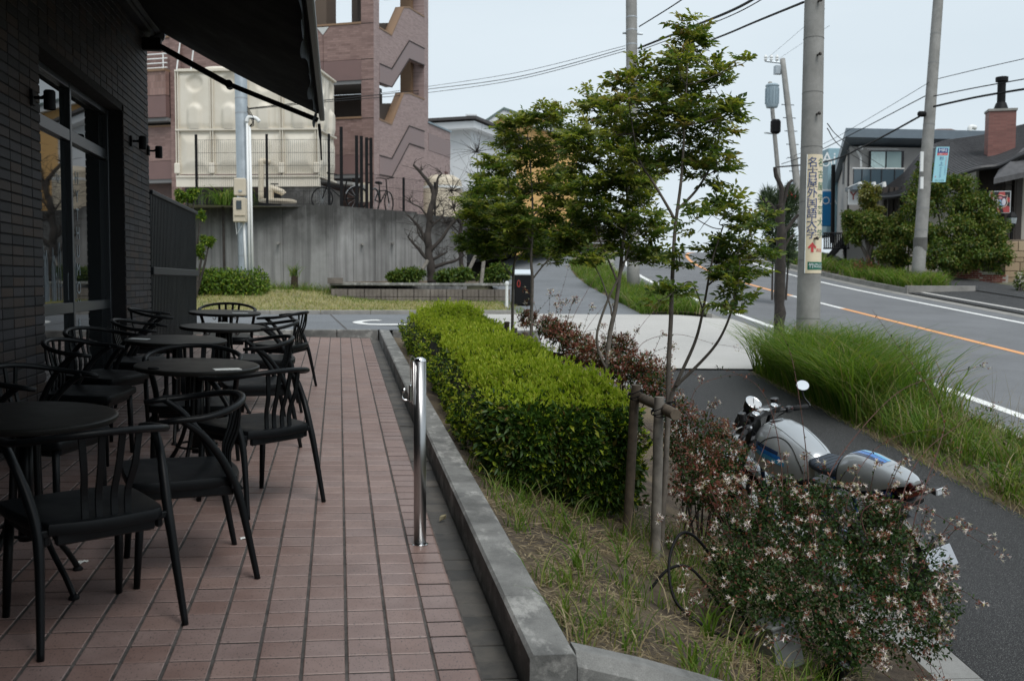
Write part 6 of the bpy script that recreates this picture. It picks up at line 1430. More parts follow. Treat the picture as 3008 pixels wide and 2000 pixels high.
# ---- apartment block with open stair tower
AD=31.5; AC=at(862,560,AD); AC=Vector((AC.x,AC.y,3.36)); a26=math.radians(26.0); ADR=Vector((math.sin(a26),math.cos(a26),0)); ADL=Vector((-math.cos(a26),math.sin(a26),0))
ap=thing('apartment_block','pinkish brown tiled apartment block with an open zigzag stair tower','building',AC)
ap.rotation_euler=(0,0,math.atan2(ADR.y,ADR.x))          # local +X runs along the stair side, local +Y towards the front's left
RI=rz(-math.atan2(ADR.y,ADR.x))
def mosaic(name,c1,c2,c3,sx,sz,axis):
    m,nt,b=new_mat(name); tc=N(nt,'ShaderNodeTexCoord'); sp_=N(nt,'ShaderNodeSeparateXYZ'); nt.links.new(tc.outputs['Object'],sp_.inputs[0]); cb=N(nt,'ShaderNodeCombineXYZ'); nt.links.new(sp_.outputs[axis],cb.inputs[0]); nt.links.new(sp_.outputs[2],cb.inputs[1])
    br=N(nt,'ShaderNodeTexBrick'); br.offset=.5; br.inputs['Scale'].default_value=1.0; br.inputs['Brick Width'].default_value=sx; br.inputs['Row Height'].default_value=sz; br.inputs['Mortar Size'].default_value=.006; br.inputs['Bias'].default_value=0.0
    br.inputs['Color1'].default_value=(*c1,1); br.inputs['Color2'].default_value=(*c2,1); br.inputs['Mortar'].default_value=(*c3,1); nt.links.new(cb.outputs[0],br.inputs['Vector'])
    w=N(nt,'ShaderNodeTexWhiteNoise'); sc=N(nt,'ShaderNodeVectorMath',operation='DIVIDE'); sc.inputs[1].default_value=(sx*2,sz,1); nt.links.new(cb.outputs[0],sc.inputs[0]); fl=N(nt,'ShaderNodeVectorMath',operation='FLOOR'); nt.links.new(sc.outputs[0],fl.inputs[0]); nt.links.new(fl.outputs[0],w.inputs['Vector'])
    col=mixc(nt,.35,br.outputs['Color'],ramp(nt,w.outputs['Value'],[(0,c1),(.5,c2),(1,tuple(x*1.25 for x in c2))]))
    nt.links.new(col,b.inputs['Base Color']); b.inputs['Roughness'].default_value=.6; return m
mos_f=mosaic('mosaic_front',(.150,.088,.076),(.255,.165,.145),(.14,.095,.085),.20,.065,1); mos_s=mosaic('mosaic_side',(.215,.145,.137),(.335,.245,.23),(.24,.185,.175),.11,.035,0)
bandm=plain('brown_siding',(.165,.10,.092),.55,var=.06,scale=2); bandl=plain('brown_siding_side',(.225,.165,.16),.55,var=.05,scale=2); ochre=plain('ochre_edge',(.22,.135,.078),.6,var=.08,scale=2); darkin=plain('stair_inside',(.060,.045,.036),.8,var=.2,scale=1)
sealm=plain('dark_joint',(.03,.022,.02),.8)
def side_pt(zx,zy):
    "zoomed photo point on the stair side -> local (x,z)"
    px,py=400+zx/2.24,zy/2.24; v=_f+_r*((px-1504)/2924.4)-_u*((py-1000)/2924.4); nn=Vector((-ADR.y,ADR.x,0)); o=Vector((0,0,EYE)); k=(AC-o).dot(nn)/v.dot(nn); q=o+v*k-AC; return (q.dot(ADR),q.z)
def side_poly(pts,y0,y1,name,mat,local=False):
    P=[side_pt(*p) for p in pts] if not local else pts; m=MB(); n=len(P)
    m.add([Vector((x,y0,z_)) for x,z_ in P]+[Vector((x,y1,z_)) for x,z_ in P],[tuple(range(n)),tuple(range(2*n-1,n-1,-1))]+[(i,n+i,n+(i+1)%n,(i+1)%n) for i in range(n)])
    o=m.build(name,mat,ap); return o
def both(top,bot): return bot+top[::-1]
# zigzag parapets: tile part above, siding band below
S3t=[(1600,188),(1680,238),(1760,55),(1795,55),(1895,118)]; S3m=[(1600,420),(1680,455),(1795,270),(1895,322)]; S3b=[(1600,545),(1680,575),(1795,388),(1895,432)]
S2t=[(1600,790),(1680,825),(1760,620),(1795,618),(1895,660)]; S2m=[(1600,1024),(1680,1045),(1795,830),(1895,866)]; S2b=[(1600,1150),(1680,1165),(1795,945),(1895,978)]
Sgb=[(1600,1420),(1895,1420)]
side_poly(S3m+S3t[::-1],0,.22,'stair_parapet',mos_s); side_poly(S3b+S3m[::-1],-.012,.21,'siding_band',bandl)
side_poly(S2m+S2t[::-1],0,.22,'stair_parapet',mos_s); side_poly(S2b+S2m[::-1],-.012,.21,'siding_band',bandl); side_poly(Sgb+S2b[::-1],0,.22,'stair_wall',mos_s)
S4t=[(1600,-480),(1895,-480)];S4b=[(1600,-18),(1680,0),(1795,-190),(1895,-150)]; side_poly(S4b+S4t[::-1],0,.22,'stair_parapet',mos_s)
xr=side_pt(1922,500)[0]; xl=side_pt(1600,500)[0]; xr0=side_pt(1895,500)[0]
for x0,x1,nm in ((0,xl,'corner_pier'),(xr0,xr,'end_pier')):
    m=MB(); m.box(((x0+x1)/2,.21,4.6),(x1-x0,.42,9.4)); m.build(nm,mos_s,ap)
m=MB(); m.box((xr0-.10,.62,4.6),(.24,.40,9.4)); m.build('inner_pier',ochre,ap)
# ochre copings and dark panels for the shaded inner flank
for T in (S3t,S2t):
    Q=[side_pt(*p) for p in T]
    for (xa,za),(xb,zb_) in zip(Q,Q[1:]):
        m=MB(); dx=xb-xa; m.add([Vector((xa,-.015,za)),Vector((xb,-.015,zb_)),Vector((xb,.30,zb_)),Vector((xa,.30,za)),Vector((xa,-.015,za+.05)),Vector((xb,-.015,zb_+.05)),Vector((xb,.30,zb_+.05)),Vector((xa,.30,za+.05))],[(3,2,1,0),(4,5,6,7),(0,1,5,4),(1,2,6,5),(2,3,7,6),(3,0,4,7)]); m.build('coping',ochre,ap)
    P=[(x,z_-.2) for x,z_ in Q]; P2=[(x,z_-.55) for x,z_ in Q]
for dy in (0,530):
    side_poly([(1640,190+dy*1.12),(1715,215+dy*1.12),(1740,148+dy),(1640,150+dy)],.31,.36,'shaded_flank',darkin)  # shade on the parapet's inner side put in as dark colour
for T in (S3m,S3b,S2m,S2b):
    Q=[side_pt(*p) for p in T]; m=MB(); m.tube([Vector((x,-.012,z_)) for x,z_ in Q],.022,4); m.build('joint',sealm,ap)
# lower wing to the right
WLt=[(1922,812),(2066,866)]; WLb=[(1922,1420),(2066,1420)]
WMt=[(1895,866),(2066,926)]; WMb=[(1895,978),(2066,1032)]
x2=side_pt(2066,900)[0]; zt_=side_pt(1922,812)[1]; zm=side_pt(1922,876)[1]; zm2=side_pt(1922,988)[1]
m=MB(); m.box(((xr+x2)/2,.11,(zm2-.3)/2),(x2-xr,.22,zm2+.3)); m.build('wing_wall',mos_s,ap)
m=MB(); m.box(((xr+x2)/2,.10,(zm+zm2)/2),(x2-xr,.225,zm-zm2)); m.build('siding_band',bandl,ap)
m=MB(); m.box(((xr+x2)/2,.11,(zm+zt_)/2),(x2-xr,.22,zt_-zm)); m.build('wing_parapet',mos_s,ap)
m=MB(); m.box(((xr+x2)/2,.15,zt_+.03),(x2-xr+.1,.4,.06)); m.build('coping',color_mat('coping_blue',(.20,.26,.30),.5),ap)
m=MB(); m.box((x2-.45,-.008,1.25),(.28,.03,1.9)); m.build('brick_slot',color_mat('dark_brick_slot',(.11,.045,.04),.8,var=.3,scale=8),ap)
# front: local plane x=0, running to +Y
FL=10.5; PW=.42
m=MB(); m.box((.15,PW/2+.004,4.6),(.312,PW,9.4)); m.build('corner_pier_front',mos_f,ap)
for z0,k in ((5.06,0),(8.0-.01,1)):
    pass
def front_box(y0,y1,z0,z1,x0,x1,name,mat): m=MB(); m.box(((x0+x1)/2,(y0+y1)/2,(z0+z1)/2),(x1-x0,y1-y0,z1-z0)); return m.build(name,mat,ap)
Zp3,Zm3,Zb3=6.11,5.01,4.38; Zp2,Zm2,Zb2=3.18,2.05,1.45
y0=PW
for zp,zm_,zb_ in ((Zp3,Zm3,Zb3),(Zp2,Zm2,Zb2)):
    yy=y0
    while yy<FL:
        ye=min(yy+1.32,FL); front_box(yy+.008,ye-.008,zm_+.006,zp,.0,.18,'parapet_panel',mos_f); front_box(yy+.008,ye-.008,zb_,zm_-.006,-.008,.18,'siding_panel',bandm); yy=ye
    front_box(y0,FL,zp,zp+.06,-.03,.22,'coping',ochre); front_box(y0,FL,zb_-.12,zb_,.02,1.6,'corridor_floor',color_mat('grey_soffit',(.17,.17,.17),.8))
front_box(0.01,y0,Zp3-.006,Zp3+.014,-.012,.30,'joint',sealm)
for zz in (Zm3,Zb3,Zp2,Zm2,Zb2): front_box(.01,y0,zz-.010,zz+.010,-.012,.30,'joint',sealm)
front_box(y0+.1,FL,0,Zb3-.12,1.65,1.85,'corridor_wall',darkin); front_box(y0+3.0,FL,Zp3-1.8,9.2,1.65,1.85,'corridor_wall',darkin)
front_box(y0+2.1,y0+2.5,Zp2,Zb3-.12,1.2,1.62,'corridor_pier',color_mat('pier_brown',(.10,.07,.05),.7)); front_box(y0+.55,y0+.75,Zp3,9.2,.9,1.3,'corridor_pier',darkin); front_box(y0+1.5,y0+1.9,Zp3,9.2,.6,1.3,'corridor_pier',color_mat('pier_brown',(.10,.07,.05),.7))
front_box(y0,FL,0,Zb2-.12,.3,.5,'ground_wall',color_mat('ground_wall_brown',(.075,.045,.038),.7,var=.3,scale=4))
grey_t=plain('key_triangle',(.50,.51,.50),.6)
for zz in (Zp3-.03,Zp2-.03):
    yc=y0+1.32*1.0; m=MB(); m.prism([(-.02,yc-.21,zz),(-.02,yc+.21,zz),(-.02,yc,zz-.24)],(.03,0,0)); m.build('key_triangle',grey_t,ap)
# balcony bay further left
bay=6.30
front_box(6.9,7.3,0,9.4,-.10,.5,'bay_wall',mos_f)
front_box(bay+1.0,bay+4.2,4.17,4.95,-.35,-.15,'balcony_panel',mosaic('mosaic_bay',(.155,.085,.068),(.27,.17,.145),(.14,.10,.09),.11,.22,1)); front_box(bay+1.0,bay+4.2,3.45,4.15,-.36,-.14,'balcony_band',bandm); front_box(bay+1.0,bay+4.2,4.95,5.02,-.40,-.10,'coping',ochre)
front_box(bay+1.0,bay+4.2,0,9.4,.9,1.0,'bay_glass',MT['dimglass']); front_box(bay+1.0,bay+4.2,3.33,3.44,-.3,1.0,'balcony_floor',color_mat('grey_soffit',(.17,.17,.17),.8))
for k in range(4): m=MB(); m.tube([(-.25,bay+1.0,5.08+.15*k),(-.25,bay+4.0,5.08+.15*k)],.022,6); m.build('balcony_rail',MT['white'],ap)
m=MB(); m.tube([(-.25,bay+1.15,5.0),(-.25,bay+1.15,5.56)],.022,6); m.build('balcony_post',MT['white'],ap)
front_box(y0+3.2,FL+4,9.2,9.5,0,6,'roof_slab',bandm)
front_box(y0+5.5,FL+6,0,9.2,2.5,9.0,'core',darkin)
# canopy below
cz=2.3; m=MB(); m.box((-.55,y0+.95,1.15),(1.1,2.3,.08),Matrix.Rotation(.10,3,'X')); m.build('entrance_canopy',color_mat('canopy_grey',(.30,.30,.29),.6),ap)
m=MB(); m.tube([(-.9,y0+1.65,0),(-.9,y0+1.65,1.1)],.035,8); m.build('canopy_post',MT['white'],ap)
front_box(.10,.42,.55,1.15,-.18,-.10,'meter_board',MT['cream'])
# ---- bicycles
def bicycle(label,loc,rz_):
    b=thing('bicycle',label,'bicycle',loc,(0,0,rz_),'bicycles by the apartment block'); t=Matrix.Rotation(PI/2,3,'Y')
    for y in (-.52,.52):
        g=empty('wheel',(0,y,.33)); g.parent=b; m=MB(); m.tube([(0,.315*math.cos(a),.315*math.sin(a)) for a in np.linspace(0,2*PI,33)],.020,6,caps=False); m.build('tyre',MT['matblack'],g)
        m=MB(); 
        for k in range(12): a=2*PI*k/12; m.tube([(0,0,0),(0,.30*math.cos(a),.30*math.sin(a))],.003,4)
        m.build('spokes',MT['steel'],g)
    m=MB()
    for p,q in (((0,-.52,.33),(0,-.12,.30)),((0,-.12,.30),(0,-.22,.80)),((0,-.12,.30),(0,.36,.70)),((0,.36,.70),(0,.52,.33)),((0,.36,.70),(0,.31,.98)),((0,-.20,.66),(0,-.52,.33)),((0,-.2,.62),(0,.36,.68))): m.tube([p,q],.018,7)
    m.build('frame',MT['matblack'],b)
    m=MB(); m.box((0,-.24,.84),(.16,.26,.07),bev=.03); m.build('saddle',MT['matblack'],b)
    m=MB(); m.tube(curve_pts([(-.28,.20,1.02),(-.14,.30,1.03),(0,.32,1.0),(.14,.30,1.03),(.28,.20,1.02)],4),.014,7); m.build('handlebar',MT['matblack'],b)
    m=MB(); m.tube([(0,-.52+.345*math.cos(a),.33+.345*math.sin(a)) for a in np.linspace(.4,2.6,12)],.022,4,flat=.4); m.build('mudguard',MT['steel'],b)
bicycle('dark bicycle with a raised handlebar parked at the low mesh fence',atz(880,560,28.6,3.37),math.radians(-25))
bicycle('bicycle with a bright mudguard half hidden beside the tank pier',atz(782,560,27.6,3.37),math.radians(65))
# ---- galvanised service pole with meter boxes
gp_b=atz(566,676,24.4,lawn_z(-2.2,24.6)-.05); gp_t=at(549,-60,24.4); gpole=pole('service_pole','galvanised steel service pole with cream meter boxes in front of the concrete wall',gp_b,gp_t,.165,.140,MT['galv'],n=24)
G0=gp_b
for py in (150,228,262,590): 
    t=(at(556,py,24.4).z-gp_b.z)/(gp_t.z-gp_b.z); bands(gpole,gp_b,gp_t,.165,.140,[t],color_mat('steel_band',(.34,.36,.38),.5,metal=.5),.03)
def fbox(px0,py0,px1,py1,d,th,name,mat,parent,org,bev=.02):
    a=at(px0,py0,d);b_=at(px1,py1,d); c=(a+b_)/2; w=(b_-a).dot(_r0); h=a.z-b_.z; m=MB(); m.box(c-org,(w,th,h),rz(-YAW),bev=bev); return m.build(name,mat,parent)
mb1=fbox(540,411,566,451,24.15,.16,'meter_box',MT['cream'],gpole,G0); mb2=fbox(539,456,567,512,24.12,.22,'meter_box',MT['cream'],gpole,G0)
fbox(544,462,556,482,24.0,.03,'meter_window',MT['dimglass'],mb2,G0,.004); fbox(539.5,495,566.5,497,24.005,.02,'box_ledge',color_mat('cream_dark',(.40,.34,.25),.6),mb2,G0,.002); fbox(549,438,557,442,24.065,.02,'box_label',MT['galv'],mb1,G0,.002)
for px0,px1,pt_ in ((569,576,282),(575,583,290),(559,569,460)):
    a=at(px0,pt_,24.22)-G0;b_=at(px1,680,24.25)-G0; m=MB(); m.tube([a,b_],.030,8); m.build('conduit',MT['white'],gpole,smooth=True)
a=at(568,282,24.22)-G0; m=MB(); m.tube(curve_pts([a,a+Vector((.05,0,.12)),a+Vector((.22,0,.10)),a+Vector((.30,0,.02))],4),.05,8); m.build('conduit_head',MT['white'],gpole,smooth=True)
for k in range(3):
    a=at(569,246+k*5,24.2)-G0;b_=at(584,275+k*6,24.2)-G0;c_=at(574,292,24.2)-G0; m=MB(); m.tube(curve_pts([a,b_,c_],8),.010,5); m.build('service_loop',MT['matblack'],gpole)
m=MB(); m.tube([at(543,512,24.2)-G0,at(545,540,24.2)-G0,at(557,520,24.2)-G0],.012,5); m.build('earth_wire',MT['white'],gpole)
# ---- plants on the bank
def clumps(blobs,k):
    "break round masses into many small leafy clumps with gaps between"
    out=[]
    for c,R,w in blobs:
        for q in range(k):
            u=Vector(rand_dirs(1)[0]); f=rng.uniform(.55,1.0); s_=rng.uniform(.20,.38); out.append((Vector(c)+Vector((u.x*R[0]*f,u.y*R[1]*f,u.z*R[2]*f)),(R[0]*s_*1.15,R[1]*s_*1.15,R[2]*s_),1.0))
        out.append((Vector(c),tuple(x*.6 for x in R),.5))
    return out
def bush(name,label,cat,blobs,n,Ls,mats,mix,base,stemmat=None,group=None,bias=.42,stems=5,upb=.1,wr=.5,clump=0):
    root=thing(name,label,cat,base,group=group); b0=Vector(base); lv=Leaves(); P,O,ix,_=in_blobs(clumps(blobs,clump) if clump else blobs,n,bias); k=len(P)
    lv.leaves(P,nrm(O*.6+rand_dirs(k)*.9+np.array([0,0,upb])),nrm(O+np.array([0,0,.7])+rand_dirs(k)*.5),Ls*(.6+.8*rng.random(k)),Ls*wr*(.7+.5*rng.random(k)),np.searchsorted(np.cumsum(mix),rng.random(k)*.999),fold=.2,droop=.1)
    o=lv.build('crown' if cat=='tree' else 'foliage',mats,root); o.matrix_parent_inverse=Matrix.Translation(-b0)
    for j in range(stems):
        q=blobs[j%len(blobs)][0]; m=MB(); a=Vector((rng.normal()*.05,rng.normal()*.05,-.05)); m.tube(curve_pts([a,a.lerp(Vector(q)-b0,.5)+Vector((rng.normal()*.05,0,.0)),Vector(q)-b0],4),[.05]*3+[.03]*3+[.018]*3 if cat=='tree' else [.02]*9,6); m.build('trunk' if cat=='tree' and j==0 else 'branch' if cat=='tree' else 'stem',stemmat or MT['barkdark'],root,smooth=True)
    return root
bush('niwaki_tree','small cloud-pruned green tree showing past the dark metal fence','tree',[pb(430,455,23.5,24,17),pb(447,445,23.5,12,10),pb(464,498,23.5,12,12),pb(472,552,23.5,16,13),pb(482,558,23.5,9,8),pb(462,578,23.5,12,14)],3000,.075,[MT['boxhedge'],MT['bushgreen']],[.7,.3],atz(450,640,23.5,1.0),clump=7)
hbx=atz(510,660,24.3,lawn_z(-2.5,24.3)); bl=[((hbx.x+i*.22-.9,hbx.y+j*.25-.3,hbx.z+.36),(.26,.28,.36),1.0) for i in range(9) for j in range(3)]
bush('box_hedge','low rounded box hedge at the foot of the galvanised pole','hedge',bl,9000,.085,[MT['boxhedge'],MT['bushgreen']],[.65,.35],hbx,bias=.2)
pgb=atz(513,470,26.3,3.40); pg=thing('pampas_plant','grassy plant with long drooping blades spilling over the concrete wall','plant',pgb)
k=120; P=np.tile(np.array(list(pgb)),(k,1))+r.normal(size=(k,3))*np.array([.08,.08,.02]); V,F=blades(P,.45+.65*r.random(k),.026,.1+.5*r.random(k),r.random(k)*2*PI,7,1.9); o=link('blades',fast_mesh('blades',V,F,[MT['grass']]),pg); o.matrix_parent_inverse=Matrix.Translation(-pgb)
m=MB(); m.tube([Vector((.02,-.15,0)),atz(517,614,26.0,1.3)-pgb],[.035,.04],6); m.build('stem',MT['barkdark'],pg)
tb=atz(678,664,25.6,1.14); st=thing('stump_plant','blackened stump with a tuft of grass sprouting from its top','plant',tb); m=MB(); m.tube([(0,0,-.1),(0,0,.2),(.01,0,.42)],[.10,.095,.085],10); m.build('stump',color_mat('charred_wood',(.035,.022,.014),.95,var=.5,scale=12),st)
k=60; V,F=blades(np.tile(np.array([0,0,.40]),(k,1))+r.normal(size=(k,3))*.04,.25+.2*r.random(k),.02,.05+.4*r.random(k),r.random(k)*2*PI,4,.8); link('grass_tuft',fast_mesh('grass_tuft',V,F,[MT['grass']]),st)
# block planter with bare tree
pa=atz(762,650,24.9,0); pb_=atz(1175,650,25.6,0); d=(pb_-pa); zt=1.40
plr=thing('block_planter','low ribbed concrete block wall retaining the planting strip','block wall',Vector((pa.x,pa.y,.9))); PLO=Vector(plr.location)
nblk=11; blkm=concrete('ribbed_block',(.20,.175,.155),(.12,.105,.095),(.29,.26,.235),scale=3)
for i in range(nblk):
    a=pa+d*(i/nblk); b_=pa+d*((i+1)/nblk); e=d.normalized(); nn=Vector((e.y,-e.x,0)); L_=(b_-a).length-.012
    for j in range(3):
        m=MB(); c=(a+b_)/2; zc=.74+.2*j; ang=math.atan2(e.y,e.x)
        m.box(Vector((c.x,c.y,zc))-PLO,(L_,.12,.188),rz(ang))
        for q in range(4): m.box(Vector((c.x,c.y,zc))-PLO+e*((q-1.5)*L_/4)+nn*.064,(L_/4-.03,.02,.186),rz(ang))
        m.build('block',blkm,plr)
m=MB(); c=(pa+pb_)/2; m.box(Vector((c.x,c.y,zt-.045))-PLO,(d.length+.06,.17,.07),rz(math.atan2(d.y,d.x)),bev=.012); m.build('cap',MT['kerb'],plr)
m=MB(); m.box(atz(772,649,24.9,1.44)-PLO,(.38,.19,.14)); 
for q in (-.09,.09): m.box(atz(772,649,24.9,1.44)-PLO+Vector((q,-.096,0)),(.10,.012,.07))
m.build('loose_block',blkm,plr)
ps=MB(); P0=[pa+Vector((0,.05,1.32)),pb_+Vector((0,.05,1.32)),pb_+Vector((.4,4.5,1.45)),pa+Vector((0,2.2,1.45))]; ps.add(P0,[(0,1,2,3)]); struct(ps.build('planter_soil',MT['soil']))
bt=atz(988,650,26.4,1.36); btr=thing('bare_tree','leafless gnarled tree with upturned pruned branches in front of the concrete wall','tree',bt)
D_=26.4
segs=[(C((990,652,D_),(992,620,D_),(985,560,D_),(988,520,D_),(995,470,D_)),.125,.075),(C((993,480,D_),(998,440,D_),(985,420,D_),(968,395,D_),(952,380,D_)),.075,.03),(C((995,470,D_),(1005,440,D_),(1008,412,D_),(1018,400,D_)),.05,.02),
 (C((988,600,D_),(970,580,D_),(952,560,D_),(940,545,D_)),.06,.02),(C((986,570,D_),(968,530,D_),(950,505,D_),(938,495,D_)),.055,.02),(C((990,580,D_),(1020,545,D_),(1045,510,D_),(1060,490,D_)),.06,.02),(C((990,620,D_),(1020,608,D_),(1050,600,D_),(1068,588,D_)),.06,.022),
 (C((990,600,D_),(1012,590,D_),(1030,580,D_)),.05,.02),(C((988,530,D_),(1000,515,D_),(1018,500,D_),(1022,480,D_)),.04,.012),(C((982,560,D_),(965,540,D_),(960,520,D_)),.035,.012),(C((986,505,D_),(970,480,D_),(950,470,D_),(942,462,D_)),.03,.01),(C((992,500,D_),(1005,480,D_),(1015,465,D_)),.03,.01)]
branchy(btr,bt,segs,MT['barkgrey'],seed=9)
tw=MB(); rr_=np.random.default_rng(8)
for q in range(150):
    s_=segs[1+int(rr_.integers(0,len(segs)-1))][0]; a=Vector(s_[int(rr_.integers(1,len(s_)))]); e=a+Vector((rr_.normal()*.22,rr_.normal()*.2,.05+.28*rr_.random())); tw.tube(curve_pts([a-bt,a.lerp(e,.5)-bt+Vector((rr_.normal()*.03,0,.02)),e-bt],3),[.008]*3+[.005]*4,4,caps=False)
o=tw.build('twigs',MT['barkgrey'],btr); o['kind']='stuff'
for px0,px1 in ((948,972),(1075,1048)):
    pass
def prop(px0,py0,px1,py1,label):
    a=at(px0,py0,25.9);b_=at(px1,py1,26.2); m=MB(); m.tube([Vector((0,0,0)),b_-a],.05,10); o=m.build('support_prop',MT['wood'],loc=a); tag(o,label,'tree prop',group='log props of the bare trees')
prop(952,655,985,600,'grey log prop leaning against the bare gnarled tree'); prop(1062,658,1095,590,'grey log prop leaning towards the twiggy bare tree')
prop(1108,655,1114,600,'short pale log post in the planting strip'); 
b2=atz(1068,650,28.5,1.4); bt2=thing('bare_tree','thin twiggy leafless tree behind the gnarled bare tree','tree',b2); D2=28.5
seg2=[(C((1068,655,D2),(1060,580,D2),(1062,520,D2),(1075,470,D2)),.07,.035),(C((1062,520,D2),(1045,480,D2),(1040,440,D2)),.03,.01),(C((1064,500,D2),(1090,470,D2),(1100,420,D2),(1098,350,D2)),.03,.01),(C((1062,560,D2),(1085,540,D2),(1110,520,D2)),.03,.01),(C((1062,540,D2),(1040,520,D2),(1025,515,D2)),.025,.01)]
branchy(bt2,b2,seg2,MT['barkgrey'],seed=3); tw=MB()
for q in range(420):
    s_=seg2[int(rr_.integers(0,len(seg2)))][0]; a=Vector(s_[int(rr_.integers(1,len(s_)))]); e=a+Vector((rr_.normal()*.42,rr_.normal()*.4,rr_.normal()*.35+.12)); tw.tube(curve_pts([a-b2,a.lerp(e,.5)-b2+Vector((rr_.normal()*.06,0,.04)),e-b2],3),[.007]*3+[.004]*4,4,caps=False)
o=tw.build('twigs',MT['barkgrey'],bt2); o['kind']='stuff'
for px,nm in ((925,'dark green leafy bush at the foot of the bare gnarled tree'),(1035,'dark green leafy bush between the log props')):
    bush('leafy_bush',nm,'bush',[pb(px,636,25.9,32,14),pb(px+30,632,25.9,24,14),pb(px-18,640,25.9,16,10)],1500,.11,[MT['bushgreen']],[1.0],atz(px,652,25.9,1.36))
bush('leafy_bush','dense dark bush beyond the black litter bin','bush',[pb(1150,628,27,30,20),pb(1120,640,27,20,14)],1400,.11,[MT['bushgreen']],[1.0],atz(1145,655,27,1.36))
# litter bin and white post at the path
lb=atz(1203,695,24.6,walk(4.5,24.4)); lbx=thing('litter_bin','black litter bin with a pale sloping lid beside the footway','bin',lb,(0,0,-.15))
m=MB(); m.box((0,0,.38),(.40,.40,.76),bev=.02); m.build('body',MT['matblack'],lbx); m=MB(); m.box((0,0,.80),(.46,.46,.05),Matrix.Rotation(.22,3,'X'),bev=.012); m.build('lid',color_mat('pale_lid',(.55,.60,.64),.5),lbx)
m=MB(); m.tube([(-.10+.035*math.cos(a),-.205,.52+.08*math.sin(a)) for a in np.linspace(0,2*PI,17)],.010,5,caps=False); m.build('red_ring',color_mat('red_paint',(.35,.04,.03),.5),lbx)
m=MB(); m.lathe([(.035,0),(.035,.55),(.05,.56),(.05,.62),(.035,.63),(.001,.64)],14); o=m.build('white_post',MT['white'],loc=atz(1167,700,23.9,walk(4.0,23.6))); tag(o,'thin white post at the end of the block planter','post')
# ---- houses behind
def house(name,label,px0,px1,pyt,d,depth,wallm,roofm,roof='flat',dirn=0.0):
    a=at(px0,pyt,d); b_=at(px1,pyt,d); base=Vector(((a.x+b_.x)/2,(a.y+b_.y)/2,1.5)); root=thing(name,label,'house',base,(0,0,-YAW+dirn)); w=(b_-a).length; h=a.z-1.5
    m=MB(); m.box((0,depth/2,h/2),(w,depth,h)); m.build('wall',wallm,root); return root,w,h
whm=plain('white_render',(.62,.64,.66),.8,var=.04,scale=2); ylm=plain('yellow_render',(.62,.38,.15),.8,var=.05,scale=1.5)
hw,w,h=house('white_house','white rendered house with a dark eave behind the stair tower',985,1088,298,52,7,whm,None,dirn=-.35)
for k,(dx,dz_,th) in enumerate(((0,.0,.35),(.0,.33,.14))): m=MB(); m.box((0,3.4,h+.10+dz_),(w+.9+k*.3,8.0+k*.3,th)); m.build('eave' if k==0 else 'roof',whm if k==0 else color_mat('roof_dark',(.06,.055,.055),.7),hw)
hy,w,h=house('yellow_house','yellow rendered house with white verge boards behind the ash trees',1080,1330,330,66,9,ylm,None)
m=MB(); m.prism([(-w/2,0,h),(w/2,0,h),(-w*.18,0,h+1.75)],(0,9,0)); m.build('gable',ylm,hy)
for p,q in (((-w/2-.5,h-.15),(-w*.18,h+1.75)),((-w*.18,h+1.75),(w/2+.5,h-.10))):
    m=MB(); m.add([(p[0],-.5,p[1]),(q[0],-.5,q[1]),(q[0],-.5,q[1]+.38),(p[0],-.5,p[1]+.38),(p[0],9.5,p[1]),(q[0],9.5,q[1]),(q[0],9.5,q[1]+.38),(p[0],9.5,p[1]+.38)],[(0,1,2,3),(7,6,5,4),(0,4,5,1),(1,5,6,2),(2,6,7,3),(3,7,4,0)]); m.build('verge_board',whm,hy)
    m=MB(); m.add([(p[0],-.6,p[1]+.39),(q[0],-.6,q[1]+.39),(q[0],-.6,q[1]+.52),(p[0],-.6,p[1]+.52),(p[0],9.6,p[1]+.39),(q[0],9.6,q[1]+.39),(q[0],9.6,q[1]+.52),(p[0],9.6,p[1]+.52)],[(0,1,2,3),(7,6,5,4),(0,4,5,1),(1,5,6,2),(2,6,7,3),(3,7,4,0)]); m.build('roof',color_mat('roof_green',(.13,.18,.17),.6),hy)
for px,py in ((1112,410),(1085,283),(1128,330)):
    q=hy.matrix_world; c=at(px,py,65.9); l=rz(YAW)@(c-Vector(hy.location)); m=MB(); m.box((l.x,-.03,l.z),(.75,.10,1.1)); wn_=m.build('window',whm,hy); m=MB(); m.box((l.x,-.09,l.z),(.55,.03,.9)); m.build('pane',MT['dimglass'],wn_)
cst=thing('cream_storage_tank','rounded cream storage tank behind the bare tree','tank',atz(1020,560,33,3.36)); m=MB(); m.lathe([(.001,0),(.65,0),(.65,1.15),(.60,1.4),(.35,1.55),(.001,1.58)],24); m.build('body',MT['cream'],cst,auto=40)
m=MB(); m.lathe([(.66,1.1),(.66,1.18)],24); m.build('rim',MT['white'],cst)
hd,w,h=house('tiled_house','low house with a tiled roof glimpsed through the ash trees beside the road',1290,1420,560,75,9,color_mat('house_beige',(.40,.36,.30),.8),None); m=MB(); m.prism([(-w/2-.6,-.6,h),(w/2+.6,-.6,h),(w/2-2,4.5,h+2.4),(-w/2+2,4.5,h+2.4)],(0,0,.2)); m.build('roof',color_mat('roof_dark',(.06,.055,.055),.7),hd)
